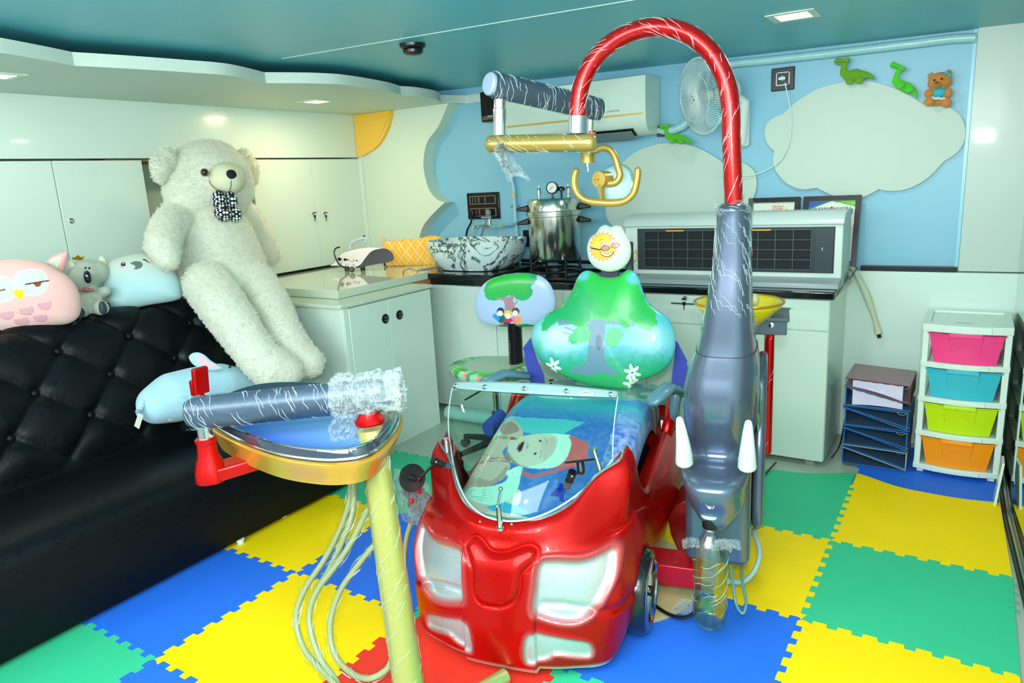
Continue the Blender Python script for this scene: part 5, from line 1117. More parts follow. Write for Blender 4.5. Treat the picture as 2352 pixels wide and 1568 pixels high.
# base plate and steel arm to the column
m = MB(); m.lathe([(.33, .0135), (.33, .022), (.32, .026), (.001, .027)], 64, (.20, .66, 0)); obj('base_plate', m, mat('base_beige_gold', (206, 196, 140), .35, .3), car)
m = MB(); a = L(1512, 1350, ly=.42); m.box2((.30, .48, .11), (.585, .60, .185)); obj('cross_arm', m, mat('arm_crimson', (186, 8, 26), .4, .3, coat=.2), car, bevel=.004)
m = MB(); m.lathe([(.003, 0), (.0045, .003)], 12, (.46, .50, .19)); obj('screw', m, CHROME, car)
m = MB(); m.tube(spline([(.34, .50, .10), (.40, .44, .05), (.50, .40, .05), (.58, .45, .10)], 6), .006, 8); obj('cable', m, BLACKP, car)
m = MB(); m.prism([L(x, y, ly=.74) for x, y in ((1578, 1148), (1552, 1158), (1533, 1188), (1541, 1230), (1560, 1270), (1580, 1292))], (0, .18, 0)); obj('side_wing', m, mat('red_wing', (120, 6, 6), .35, .4, coat=.2), car, bevel=.006)

# ================================================================ ELEPHANT COLUMN
elp = thing('elephant_column', 'silver grey elephant shaped column with white tusks right of the car', 'dental unit', CO + CB * .62 + CC * .62, 0)
WT = lambda p: W(p)
rows_px = [(466, 1660, 1712, .42, .58), (476, 1648, 1722, .40, .60), (500, 1645, 1727, .40, .60), (600, 1638, 1726, .40, .61), (700, 1622, 1728, .39, .63), (770, 1608, 1732, .385, .66), (804, 1598, 1736, .38, .70), (808, 1596, 1738, .378, .72), (850, 1578, 1742, .37, .80), (900, 1566, 1742, .36, .85), (940, 1563, 1741, .37, .87), (980, 1566, 1737, .40, .88), (1012, 1574, 1728, .425, .88), (1035, 1580, 1722, .41, .88), (1052, 1570, 1726, .355, .88), (1075, 1562, 1724, .285, .88), (1100, 1561, 1720, .25, .88), (1125, 1568, 1714, .25, .88), (1150, 1586, 1708, .27, .86), (1175, 1606, 1688, .28, .84), (1188, 1618, 1675, .30, .8)]
yb_prev = None; secs = []
for py, xl, xr, yf_, yb_ in rows_px:
    a, b = L(xl, py, ly=yf_ + .09), L(xr, py, ly=yf_ + .09); z = (a.z + b.z) / 2; hw = (b.x - a.x) / 2; cx_ = (a.x + b.x) / 2
    depth_ = (yb_ - yf_) / 2; e = 3.0 if py > 520 else 2.2
    if py >= 1055: depth_ = min(depth_, .20 if py < 1150 else .12)
    cy_ = yf_ + depth_
    secs.append([(cx_ + hw * math.copysign(abs(math.cos(q)) ** (2 / e), math.cos(q)), cy_ + depth_ * math.copysign(abs(math.sin(q)) ** (2 / e), math.sin(q)), z) for q in [2 * PI * k / 72 for k in range(72)]])
A = dense([s_ for s_ in secs], 150, 71) if 0 else None
net = np.array(secs); m_ = len(net); out = []
for k in range(181):
    s = (m_ - 1) * k / 180; i = min(int(s), m_ - 2); t = s - i; out.append(crm(net[max(i - 1, 0)], net[i], net[i + 1], net[min(i + 2, m_ - 1)], t))
out = np.array(out); mb = MB(); R_, K_ = out.shape[:2]
mb.v = [tuple(W(p)) for p in out.reshape(-1, 3)]; mb.f = [(i * K_ + k, i * K_ + (k + 1) % K_, (i + 1) * K_ + (k + 1) % K_, (i + 1) * K_ + k) for i in range(R_ - 1) for k in range(K_)] + [tuple(range(K_))[::-1], tuple((R_ - 1) * K_ + k for k in range(K_))]
SILV = mat('elephant_silver_paint', (98, 111, 131), .26, .6, coat=.35, coatr=.05)
obj('elephant_body', mb, SILV, elp, smooth=50)
i7 = int(180 * 6.5 / (m_ - 1)); m = MB(); m.tube([W(Vector(p) + (Vector(p) - Vector((out[i7][:, 0].mean(), out[i7][:, 1].mean(), p[2]))).normalized() * .0006) for p in list(out[i7]) + [out[i7][0]]], .0018, 6); obj('seam', m, mat('seam_dark', (54, 62, 74), .5), elp)
# lower rear box
bx = [L(1574, 1150, ly=.50), L(1712, 1150, ly=.50)]; x0, x1 = bx[0].x - .003, bx[1].x + .016; zb_ = .205
m = MB(); mk = lambda x, y, z: tuple(W(Vector((x, y, z))))
def rbox(x0, x1, y0, y1, z0, z1, r=.03, n=6):
    P = []
    for cx_, cy_, a0 in ((x1 - r, y1 - r, 0), (x0 + r, y1 - r, PI / 2), (x0 + r, y0 + r, PI), (x1 - r, y0 + r, 3 * PI / 2)):
        for k in range(n + 1): a = a0 + PI / 2 * k / n; P.append(W(Vector((cx_ + r * math.cos(a), cy_ + r * math.sin(a), z0))))
    return MB().prism(P, (0, 0, z1 - z0))
obj('lower_housing', rbox(x0, x1, .50, .95, zb_, .62), SILV, elp, bevel=.018, bseg=4)
m = MB(); P = [W(Vector((x1 + .002, y, z))) for y, z in ((.60, .30), (.90, .30), (.94, .5), (.93, .75), (.86, .86), (.72, .82), (.66, .7), (.60, .55))]
m.prism([p for p in spline(P, 5, closed=True)], CB * .035); obj('side_pod', m, SILV, elp, bevel=.015, bseg=4)
m = MB(); c = W(L(1742, 935, ly=.62)); m.ball(c, (.012, .045, .09), rot=Matrix.Rotation(CA, 3, 'Z')); obj('ear', m, mat('ear_chrome', (160, 200, 190), .1, .9), elp)
# tusks
TUSK = mat('tusk_white', (196, 212, 204), .25, coat=.4)
for q0, q1, q2 in (((1572, 1062), (1569, 1020), (1561, 964)), ((1716, 1072), (1717, 1028), (1719, 972))):
    a, b, c = L(*q0, ly=.33), L(*q1, ly=.31), L(*q2, ly=.30)
    P = spline([W(a), W(b), W(c)], 8); n_ = len(P); m = MB(); m.tube([P[0] - (P[1] - P[0]) * .0] + P[1:], [.0275 * (1 - (i / (n_ - 1)) ** 1.5 * .62) for i in range(n_)], 24, caps=True); m.ball(P[-1], .0106); m.ball(P[0], (.0275, .0275, .014)); obj('tusk', m, TUSK, elp, smooth=True)
c = W(L(1631, 1158, ly=.262)); m = MB(); m.lathe([(.011, 0), (.014, .002), (.014, .005), (.010, .007), (.006, .004), (.001, .004)], 24, c - CC * .002, -CC); obj('lock', m, CHROME, elp)
# bottle
bc = L(1632, 1195, ly=.30); bx_, by_ = W(bc).x, W(bc).y; zt = bc.z
m = MB(); m.lathe([(.022, 0), (.0245, -.004), (.0245, -.034), (.022, -.038)], 28, (bx_, by_, zt + .015)); obj('bottle_cap', m, BLACKP, elp)
m = MB(); m.lathe([(.034, 0), (.030, -.010), (.022, -.012)], 28, (bx_, by_, zt + .026)); obj('cap_collar', m, TUSK, elp)
zb0 = L(1632, 1434, ly=.30).z; Hh = zt - .015 - zb0
BOT = mat('pet_plastic', (226, 244, 238), .06, trans=1, ior=1.12, spec=.5, bump=.25, bscale=30, bdist=.006)
BOT = glassmat('pet_clear', (226, 242, 236), .22, .14)
prof = [(.020, 0), (.020, -.02), (.024, -.03), (.040, -.055), (.050, -.085), (.052, -.11), (.0505, -.12), (.052, -.13), (.051, -.21), (.049, -.22), (.052, -.235), (.052, -Hh + .04), (.046, -Hh + .012), (.034, -Hh), (.018, -Hh + .012), (.001, -Hh + .02)]
m = MB(); m.lathe([(r, z) for r, z in prof], 40, (bx_, by_, zt - .015)); bo = obj('water_bottle', m, BOT, elp, smooth=True, label='clear plastic bottle wrapped in film')
m = MB(); m.lathe([(.046, -Hh + .075), (.048, -Hh + .05), (.045, -Hh + .02), (.034, -Hh + .006), (.001, -Hh + .012)], 32, (bx_, by_, zt - .015)); obj('bottle_water', m, glassmat('yellowish_water', (240, 238, 170), .03), bo)
for k in range(0):
    a = 2 * PI * k / 5; m = MB(); m.ball((bx_ + .030 * math.cos(a), by_ + .030 * math.sin(a), zb0 + .010), (.011, .011, .010), 12); obj('bottle_foot', m, mat('pet_base', (196, 214, 160), .15, coat=.5), bo)
STR = mat('film_wrinkle', (206, 226, 222), .15, spec=.9); FILM = glassmat('cling_film', (246, 252, 250), .012, .10, .14)
nt = FILM.node_tree; nz_ = nt.nodes.new('ShaderNodeTexNoise'); nz_.inputs['Scale'].default_value = 38; nz_.inputs['Distortion'].default_value = 2.5; bp = nt.nodes.new('ShaderNodeBump'); bp.inputs['Strength'].default_value = 1; bp.inputs['Distance'].default_value = .012; tc = nt.nodes.new('ShaderNodeTexCoord')
nt.links.new(tc.outputs['Object'], nz_.inputs['Vector']); nt.links.new(nz_.outputs['Fac'], bp.inputs['Height'])
for n_ in nt.nodes:
    if n_.type == 'BSDF_GLOSSY': nt.links.new(bp.outputs[0], n_.inputs['Normal'])
def wrap(pts, r, n, pitch=.05, seed=0, th=.0007, span=(.6, 2.2), squash=None):
    """short raised creases of cling film winding round a tube"""
    rs = random.Random(seed); P = [Vector(p) for p in pts]; rr_ = r if hasattr(r, '__len__') else [r] * len(P)
    cum = [0]
    for i in range(len(P) - 1): cum.append(cum[-1] + (P[i + 1] - P[i]).length)
    Lt = cum[-1]; m = MB()
    t0 = (P[1] - P[0]).normalized(); up = Vector((0, 0, 1)) if abs(t0.z) < .9 else Vector((1, 0, 0)); nr = [(up - t0 * up.dot(t0)).normalized()]
    for i in range(1, len(P)):
        t = (P[min(i + 1, len(P) - 1)] - P[i - 1]).normalized(); q = nr[-1]; nr.append((q - t * q.dot(t)).normalized())
    def pos(s, a):
        s = min(max(s, 0), Lt - 1e-6); i = max(j for j in range(len(cum) - 1) if cum[j] <= s); f = (s - cum[i]) / (cum[i + 1] - cum[i]); p = P[i].lerp(P[i + 1], f); t = (P[i + 1] - P[i]).normalized(); nn_ = (nr[i].lerp(nr[i + 1], f)); nn_ = (nn_ - t * nn_.dot(t)).normalized(); b = t.cross(nn_)
        R_ = lerp(rr_[i], rr_[i + 1], f) + .0012; ca, sa = math.cos(a), math.sin(a)
        if squash: ca *= squash[0]; sa *= squash[1]
        return p + (nn_ * ca + b * sa) * R_
    for k in range(n):
        s0, a0, da = rs.uniform(0, Lt), rs.uniform(0, 2 * PI), rs.uniform(*span); pt = pitch * rs.uniform(.6, 1.4); w_ = rs.uniform(-.004, .004)
        pp = [pos(s0 + pt * da * q / 8 / PI + w_ * math.sin(q), a0 + da * q / 8) for q in range(9)]; m.tube(pp, [th * x * rs.uniform(.7, 1.3) for x in (.2, .8, 1, 1, .9, 1, 1, .7, .2)], 4, caps=False)
    return m
def filmtube(pts, r, name, parent, squash=None, amp=.0012, seed=1):
    P = [Vector(p) for p in pts]; rs = random.Random(seed); rr_ = r if hasattr(r, '__len__') else [r] * len(P)
    m = MB(); m.tube(P, [x + .0022 + rs.uniform(-amp, amp) for x in rr_], 20, caps=False, squash=squash); return obj(name, m, FILM, parent, smooth=True)
CRF = mat('crumpled_film', (214, 230, 228), .12, alpha=.15, spec=1, bump=1, bscale=70, bdist=.02, coat=1)
def sheet(P, name, parent, amp=.006, seed=3, mt_=None):      # crumpled film flap from a coarse net
    A = dense(P, 26, 40); rs = np.random.RandomState(seed); g = rs.randn(*A.shape[:2]); 
    for _ in range(1): g = (g + np.roll(g, 1, 0) + np.roll(g, 1, 1) + np.roll(g, -1, 0) + np.roll(g, -1, 1)) / 3.0
    dU = np.gradient(A, axis=0); dV = np.gradient(A, axis=1); N_ = np.cross(dU, dV); N_ /= np.linalg.norm(N_, axis=2, keepdims=True) + 1e-9
    A = A + N_ * g[..., None] * amp; m = MB(); m.grid([[tuple(p) for p in r_] for r_ in A]); return obj(name, m, mt_ or CRF, parent, smooth=20)
# film on bottle
Pb = [(bx_, by_, zt - .06 - i * .03) for i in range(9)]; m = wrap(Pb, [.042, .052, .0525, .052, .052, .052, .052, .052, .048], 22, .07, 4, .0004, (.8, 2)); obj('film_wrinkles', m, STR, bo)
for sd_, (dx, dz) in enumerate(((.05, .02), (-.05, .01), (.075, .03))):
    c = Vector((bx_, by_ - .03, zt - .062)) + CB * (.022 if dx > 0 else -.022); P = [[tuple(c + CB * (dx * i / 3) + Vector((0, -.004 * j, dz * i / 3 + .012 * (j - 1.5) - .02 * (i / 3) ** 2))) for j in range(4)] for i in range(4)]; sheet(P, 'film_scrap', bo, .004, sd_)
# wrap on column top
cl = [W(Vector((np.mean(out[i][:, 0]), np.mean(out[i][:, 1]), out[i][0][2]))) for i in range(6, int(180 * 5.7 / (m_ - 1)), 3)]
rl = [float(np.abs(out[i][:, 0] - out[i][:, 0].mean()).max()) * 1.03 for i in range(6, int(180 * 5.7 / (m_ - 1)), 3)]
filmtube(cl, rl, 'film_wrap', elp); m = MB(); rs4 = random.Random(14)
for q in range(85):
    i0 = rs4.randint(4, int(180 * 5.6 / (m_ - 1)) - 14); k0 = rs4.randint(30, 66); dk, di = rs4.uniform(.5, 1.3), rs4.uniform(.15, .8); P = []
    for s_ in range(8):
        i = min(R_ - 1, int(round(i0 + di * s_))); k = int(round(k0 + dk * s_)) % K_; p = Vector(out[i][k]); c_ = Vector((out[i][:, 0].mean(), out[i][:, 1].mean(), p.z)); P.append(W(p + (p - c_).normalized() * .0016))
    m.tube(P, [.0005 * x for x in (.2, .8, 1.1, 1, .9, 1, .7, .2)], 4, caps=False)
obj('film_wrinkles', m, STR, elp)
for i_ in (2, len(cl) - 3):
    c, r = cl[i_], rl[i_] + .004; P = [[tuple(c + (CB * math.cos(a) - CC * math.sin(a)) * r * (1.02 + .05 * math.sin(3 * a + j)) + Vector((0, 0, .045 * (j / 3 - .5) + .008 * math.sin(2 * a)))) for j in range(4)] for a in [-.2 + 3.5 * k / 12 for k in range(13)]]; sheet(P, 'film_band', elp, .0035, 20 + i_)
# red arch tube
arch_px = [(1686, 470), (1683, 400), (1680, 320), (1678, 250), (1668, 190), (1640, 130), (1600, 90), (1560, 70), (1515, 62), (1468, 68), (1420, 88), (1375, 124), (1345, 170), (1330, 220), (1327, 270)]
AP = spline([W(L(*q, ly=.50)) for q in arch_px], 6)
m = MB(); m.tube(AP, .0265, 28); obj('arch_tube', m, mat('candy_red_tube', (200, 2, 4), .24, .6, coat=.2), elp, smooth=True)
obj('film_wrinkles', wrap(AP, .0265, 120, .15, 2, .0005, (.4, 1.2)), STR, elp); filmtube(AP, .0265, 'film_wrap', elp)
P = [W(L(1327, 266, ly=.5)), W(L(1326, 306, ly=.5))]; m = MB(); m.tube(P, .0295, 28); obj('collar', m, mat('collar_silver', (150, 168, 178), .25, .7), elp)
a, b = W(L(1121, 331, ly=.5)), W(L(1366, 327, ly=.5)); P = [a.lerp(b, k / 10) for k in range(11)]; d = (b - a).normalized()
m = MB(); m.tube([a - d * .002, a + d * .008] + P[1:-1] + [b - d * .008, b + d * .002], [.020, .027] + [.0275] * 9 + [.027, .020], 28); obj('gold_arm', m, mat('gold_arm_paint', (186, 154, 76), .28, .5, coat=.25), elp, smooth=True)
obj('film_wrinkles', wrap(P, .028, 60, .10, 5, .0005, (.4, 1.3)), STR, elp); filmtube(P, .0275, 'film_wrap', elp)
# film tail
t0 = W(L(1150, 345, ly=.46)); P = [[tuple(W(L(x, y, ly=.46 + .01 * i))) for i, (x, y) in enumerate(r_)] for r_ in ([(1138, 322), (1150, 330), (1160, 326), (1172, 330)], [(1140, 345), (1150, 350), (1160, 350), (1172, 345)], [(1150, 365), (1158, 368), (1166, 368), (1180, 362)], [(1158, 390), (1170, 392), (1180, 390), (1198, 384)], [(1170, 420), (1184, 404), (1200, 402), (1222, 416)])]
sheet(P, 'film_tail', elp, .006, 9); 
for q in (6, 7): sheet([[tuple(Vector(p) + Vector((0, -.006 * (q - 5), 0))) for p in r_] for r_ in P], 'film_tail', elp, .008, q)
# spittoon bowl and red pole behind
pc = L(1697, 745, ly=.92); pc.x = .628
YG = mat('yellow_glass', (228, 212, 10), .08, alpha=.8, coat=.8)
m = MB(); m.lathe([(.03, -.10), (.06, -.085), (.11, -.045), (.148, -.006), (.158, .012), (.150, .012), (.142, -.004), (.105, -.038), (.055, -.076), (.001, -.088)], 56, W(Vector((.628, .92, 1.015)))); bw = obj('spittoon_bowl', m, YG, elp, smooth=True, label='yellow glass rinse bowl behind the column')
m = MB(); cpt = W(Vector((.628, .92, 1.027))); m.tube([cpt + Vector((.155 * math.cos(a), .155 * math.sin(a), 0)) for a in [2 * PI * k / 60 for k in range(61)]], .005, 8); obj('bowl_rim', m, mat('bowl_rim_amber', (176, 128, 30), .2, alpha=.9), bw)
m = MB(); m.lathe([(.03, -.13), (.024, -.11), (.03, -.098)], 24, W(Vector((.628, .92, 1.015)))); obj('bowl_drain', m, mat('amber_plastic', (220, 150, 30), .2), bw)
m = MB(); c = W(L(1732, 688, ly=.86)); m.ball(c, (.018, .018, .022)); obj('spout_knob', m, mat('cream_knob', (206, 200, 150), .2), bw)
a, b = L(1700, 722, ly=.96), L(1812, 752, ly=.90); m = MB()
c = W(Vector((.70, .98, .935))); m.box(c, (.19, .17, .05), Matrix.Rotation(CA, 3, 'Z')); c2 = c + Vector((0, 0, .032)); m.box(c2, (.205, .185, .016), Matrix.Rotation(CA, 3, 'Z')); obj('instrument_console', m, mat('console_slate', (72, 88, 96), .4), elp, bevel=.004)
a, b = W(L(1768, 756, ly=.93)), W(L(1757, 960, ly=.93)); b = Vector((a.x, a.y, .45)); m = MB(); m.tube([a, b], .0175, 20); pl_ = obj('red_pole', m, MATS['candy_red_tube'], elp); P = [a.lerp(b, k / 12) for k in range(13)]; obj('film_wrinkles', wrap(P, .0175, 36, .08, 12, .0005, (.4, 1.2)), STR, pl_)
m = MB(); c = W(L(1772, 746, ly=.885)); m.lathe([(.008, 0), (.009, .006), (.003, .008)], 16, c, -CC); obj('bolt', m, CHROME, elp)
# hoses at the base
GH = mat('hose_grey', (150, 182, 178), .35, coat=.3)
def pxtube(pts, r, m_, parent, name='hose', n=6): m = MB(); m.tube(spline([W(L(x, y, ly=q)) for x, y, q in pts], n), r, 12); return obj(name, m, m_, parent)
pxtube([(1738, 1155, .80), (1746, 1180, .78), (1742, 1205, .76), (1732, 1222, .72), (1742, 1250, .68), (1744, 1280, .64), (1730, 1315, .60), (1705, 1336, .56), (1672, 1334, .52)], .0085, GH, elp)
pxtube([(1704, 1298, .58), (1706, 1340, .50), (1714, 1380, .44), (1707, 1408, .40), (1692, 1390, .42), (1684, 1345, .46), (1678, 1300, .52)], .005, mat('hose_dark_green', (96, 140, 140), .35), elp)
for sd_ in range(3):
    c = L(1580, 1375, ly=.43); P = [[tuple(W(c + Vector((.02 * i - .02 - .012 * j, -.01 * sd_, -.016 * j)))) for j in range(4)] for i in range(4)]; sheet(P, 'film_scrap', elp, .004, 30 + sd_)

# ================================================================ OPERATING LAMP hanging from the grey arm
lamp = thing('operating_lamp', 'gold dental operating lamp with U shaped handle hanging under the wrapped grey arm', 'lamp', W(L(1350, 300, ly=.80)), 0)
a, b = W(L(1128, 193, ly=.47)), W(L(1378, 252, ly=.84)); P = [a.lerp(b, k / 10) for k in range(11)]; d = (b - a).normalized()
m = MB(); m.tube([a] + P[1:-1] + [b], [.034] + [.036] * 9 + [.033], 28, squash=(1.12, .8)); obj('spring_arm', m, mat('arm_slate', (76, 86, 102), .35, .3, coat=.2), lamp, smooth=50)
obj('film_wrinkles', wrap(P, .036, 130, .03, 6, .0006, (.6, 2.2), (1.12, .8)), STR, lamp); filmtube([a - d * .004] + P[1:] + [b + d * .02], .036, 'film_wrap', lamp, (1.12, .8), .003)
m = MB(); m.lathe([(.036, -.002), (.036, .006), (.030, .012), (.001, .013)], 28, a + d * -.002, -d); obj('end_cap', m, mat('cap_lilac', (150, 164, 186), .3, coat=.4), lamp)
m = MB(); q = W(L(1148, 228, ly=.5)); r_ = W(L(1148, 310, ly=.5)); m.tube([q, q.lerp(r_, .25)], .019, 24); m.tube([q.lerp(r_, .27), r_], .0215, 24); obj('chrome_post', m, CHROME, lamp)
m = MB(); q = W(L(1357, 268, ly=.82)); r_ = W(L(1354, 345, ly=.82)); m.tube([q, r_], .011, 16); obj('drop_post', m, CHROME, lamp)
m = MB(); m.tube([q.lerp(r_, .42) + CB * .006, q.lerp(r_, .62) + CB * .006], .014, 16); obj('red_ring', m, REDM, lamp)
q, r_ = W(L(1350, 342, ly=.80)), W(L(1350, 374, ly=.80)); m = MB(); m.tube([q, q.lerp(r_, .9)], .0255, 28); m.tube([q.lerp(r_, .88), r_], .0275, 28); obj('switch_housing', m, GOLD, lamp, smooth=40)
m = MB(); m.tube([r_, r_ - Vector((0, 0, .012))], .005, 8); m.tube([r_ - Vector((0, 0, .010)), r_ - Vector((0, 0, .030))], .0022, 8); obj('toggle', m, CHROME, lamp)
P = spline([W(L(*p, ly=.80)) for p in [(1366, 346), (1385, 339), (1402, 345), (1413, 362), (1420, 385), (1424, 402), (1416, 417), (1400, 421), (1384, 417)]], 6); m = MB(); m.tube(P, .0122, 16); obj('curved_arm', m, GOLD, lamp, smooth=True)
hb = W(L(1376, 412, ly=.78)); m = MB(); hd_ = (Vector((0, -.4, 1.45)) - hb); hd_ = Vector((hd_.x + 1.3, hd_.y, 0)).normalized(); hdn = (-CC * .95 - CB * .35).normalized()
m.lathe([(.028, -.05), (.029, .0), (.028, .004), (.001, .005)], 32, hb, hdn); hbo = obj('hub', m, GOLD, lamp, smooth=40)
for k, dx in enumerate((-.014, 0, .014)):
    m = MB(); m.lathe([(.0025, 0), (.001, .002)], 10, hb + hdn * .005 + CB * dx, hdn); obj('screw', m, BLACKP if k == 1 else CHROME, hbo)
rc = W(L(1404, 424, ly=.86)); ax_ = (CC * .9 + CB * .42 + Vector((0, 0, -.1))).normalized()
SHD = glassmat('lamp_shade_frosted', (196, 226, 226), .05, .3); SHD = mat('lamp_bowl', (196, 226, 228), .25, alpha=.72, coat=.4)
m = MB(); m.lathe([(.001, -.035), (.025, -.033), (.048, -.022), (.066, 0), (.072, .018), (.074, .022), (.0745, .03)], 44, rc, ax_, cap=False); rf = obj('reflector', m, SHD, lamp, smooth=True)
m = MB(); m.lathe([(.074, .022), (.078, .024), (.078, .038), (.074, .04)], 44, rc, ax_, cap=False); obj('reflector_rim', m, glassmat('rim_clear', (220, 240, 236), .12), rf)
P = spline([W(L(*p, ly=.76)) for p in [(1323, 393), (1319, 410), (1320, 430), (1330, 449), (1350, 461), (1380, 465), (1410, 466), (1436, 461), (1454, 445), (1461, 425), (1465, 400), (1465, 391)]], 6); m = MB(); m.tube(P, [.0118] * len(P), 16); m.ball(P[0], .0118); m.ball(P[-1], .0118); hn = obj('handle', m, GOLD, lamp, smooth=True)
i0, i1 = int(len(P) * .38), int(len(P) * .62); m = MB(); m.tube(P[i0:i1], .0132, 18); obj('handle_sleeve', m, GOLD, hn)
m = MB(); m.tube([W(L(1382, 425, ly=.79)), W(L(1384, 462, ly=.77))], .018, 14, squash=(.5, 1)); obj('yoke', m, GOLD, lamp)

# ================================================================ INSTRUMENT TRAY ARM
X0 = Vector((-1.205, 1.20, 0))
trt = thing('tray_stand', 'gold wrapped pole with grey arm carrying an oval gold instrument tray, left foreground', 'instrument stand', X0)
pt, pb_ = at(852, 985, Y=1.20), at(938, 1568, Y=1.17); dd_ = (pb_ - pt).normalized(); pb2 = pb_ + dd_ * ((pb_.z - .034) / -dd_.z)
P = [pt.lerp(pb2, k / 24) for k in range(25)]; rs_ = [lerp(.0335, .042, k / 24) for k in range(25)]
m = MB(); m.tube(P, rs_, 32); obj('pole', m, mat('pearl_gold_paint', (190, 178, 98), .26, .45, coat=.25), trt, smooth=50)
obj('film_wrinkles', wrap(P, rs_, 110, .12, 21, .0004, (.4, 1.2)), STR, trt); filmtube(P, rs_, 'film_wrap', trt)
m = MB(); m.lathe([(.034, 0), (.037, .004), (.037, .012), (.032, .018), (.026, .030)], 32, pt - dd_ * .012, -dd_); obj('red_ring', m, REDM, trt)
a, b = at(880, 905, Z=1.005), at(430, 950, Z=.985); P = [a.lerp(b, k / 12) for k in range(13)]; d = (b - a).normalized()
m = MB(); m.tube([a] + P[1:-1] + [b - d * .02, b], [.038] + [.040] * 11 + [.040, .030], 32, squash=(1.02, .8)); obj('grey_arm', m, mat('arm_slate2', (66, 78, 96), .35, .3, coat=.2), trt, smooth=50)
obj('film_wrinkles', wrap(P, .040, 120, .035, 22, .0005, (.6, 2.0), (1.02, .8)), STR, trt); filmtube(P + [b + d * .01], .040, 'film_wrap', trt, (1.02, .8), .002)
for sd_ in range(2):        # crumpled film over the elbow
    P = []
    for i in range(9):
        c = a.lerp(b, -.10 + .36 * i / 8); P.append([tuple(c + Vector((0, 0, 1)) * (.052 + .004 * sd_ + .006 * math.sin(i * 2 + sd_)) * math.cos(q) + (Vector((0, 0, 1)).cross(d)) * (.044 + .004 * sd_) * math.sin(q)) for q in [-2.2 + 4.4 * k / 9 for k in range(10)]])
    sheet(P, 'film_crumple', trt, .0055, 40 + sd_)
c = a - d * .03; P = [[tuple(c + (Vector((0, 0, 1)) * math.cos(q) + Vector((0, 0, 1)).cross(d) * math.sin(q)) * r - d * (.02 - r * .25)) for q in [2 * PI * k / 12 for k in range(13)]] for r in (.004, .02, .036, .046)]; sheet(P, 'film_crumple', trt, .007, 43)
P = [[tuple(at(x, y, Y=1.14 + .02 * i)) for i, (x, y) in enumerate(r_)] for r_ in ([(790, 905), (810, 915), (835, 915), (850, 925)], [(775, 950), (800, 950), (825, 960), (848, 965)], [(757, 985), (780, 990), (810, 1000), (840, 1000)], [(765, 1020), (790, 1015), (810, 1030), (845, 1040)], [(768, 1050), (785, 1040), (825, 1045), (850, 1075)])]
for sd_ in (44, 45): sheet([[tuple(Vector(p) + Vector((0, -.005 * (sd_ - 44), 0))) for p in r_] for r_ in P], 'film_tail', trt, .007, sd_)
# chrome stub, red joint, red arm
j = Vector((b.x, b.y, 0)) - Vector((d.x, d.y, 0)) * .035; j.z = 0
zc = lambda py: at(475, py, pl=((j.x, j.y, 0), (0, 1, 0))).z
z1, z2 = b.z - .03, zc(1005); m = MB(); m.tube([j + Vector((0, 0, z1)), j + Vector((0, 0, z2 - .01))], .0185, 24); obj('chrome_stub', m, CHROME, trt)
z3 = zc(1098); m = MB(); hh = z2 - z3
m.lathe([(.022, 0), (.026, -.004), (.026, -.012), (.023, -.016), (.025, -hh * .42), (.032, -hh * .56), (.033, -hh * .66), (.037, -hh * .74), (.038, -hh), (.001, -hh)], 36, j + Vector((0, 0, z2))); obj('red_joint', m, REDM, trt, smooth=40)
tend = at(640, 1040, Z=z3 + .03); m = MB(); dj = Vector((tend.x - j.x, tend.y - j.y, 0)).normalized(); sdv = Vector((-dj.y, dj.x, 0)) * .034
m.v = [tuple(j + s_ * sdv + Vector((0, 0, z3 + h))) for h in (.0, .034) for s_ in (-1, 1)] + [tuple(Vector((tend.x, tend.y, 0)) + s_ * sdv + Vector((0, 0, z3 + .012 + h))) for h in (0, .034) for s_ in (-1, 1)]; m.f = [(0, 1, 3, 2), (4, 6, 7, 5), (0, 4, 5, 1), (2, 3, 7, 6), (0, 2, 6, 4), (1, 5, 7, 3)]; obj('red_arm', m, REDM, trt, bevel=.006, bseg=3)
# tray
ZT = z3 + .085; tp = [(492, 985), (540, 1014), (620, 1046), (700, 1062), (780, 1066), (850, 1052), (898, 1010), (917, 968), (900, 946), (800, 916), (700, 904), (600, 908), (520, 934), (488, 962)]
TO = [at(x, y, Z=ZT) for x, y in tp]; TO = spline(TO, 8, closed=True); cc = sum(TO, Vector()) / len(TO)
def ring(f, dz): return [cc + (p - cc) * f + Vector((0, 0, dz)) for p in TO]
def stackrings(R_, capa=True, capb=True):
    n = len(R_[0]); m = MB(); m.v = [tuple(p) for r_ in R_ for p in r_]; m.f = [(i * n + k, i * n + (k + 1) % n, (i + 1) * n + (k + 1) % n, (i + 1) * n + k) for i in range(len(R_) - 1) for k in range(n)]
    if capa: m.f.append(tuple(range(n))[::-1])
    if capb: m.f.append(tuple((len(R_) - 1) * n + k for k in range(n)))
    return m
obj('tray_body', stackrings([ring(.86, -.062), ring(.95, -.056), ring(.985, -.03), ring(1.03, -.008), ring(1.04, 0), ring(1.0, .004), ring(.9, .002)]), mat('tray_gold', (200, 150, 48), .26, .5, coat=.4), trt, smooth=50)
gm = mat('tray_glass_dark', (46, 54, 66), .06, .1, coat=1); obj('tray_rim', stackrings([ring(1.0, .004), ring(.998, .030), ring(.975, .037), ring(.80, .014), ring(.77, .006)], False, False), gm, trt, smooth=50)
m = MB(); m.tube(ring(1.0, .012) + [ring(1.0, .012)[0]], .0035, 8); m.tube(ring(.99, .036) + [ring(.99, .036)[0]], .0022, 6); obj('chrome_edge', m, CHROME, trt)
R_ = [ring(f, .0065 - .0001 * i) for i, f in enumerate([.78 * (1 - k / 60) + .01 for k in range(61)])]
tm = obj('tray_mat', stackrings(R_), mat('tray_print', (40, 110, 200), .55, spec=.15, attr=True), trt, smooth=50, label='blue starry tray mat')
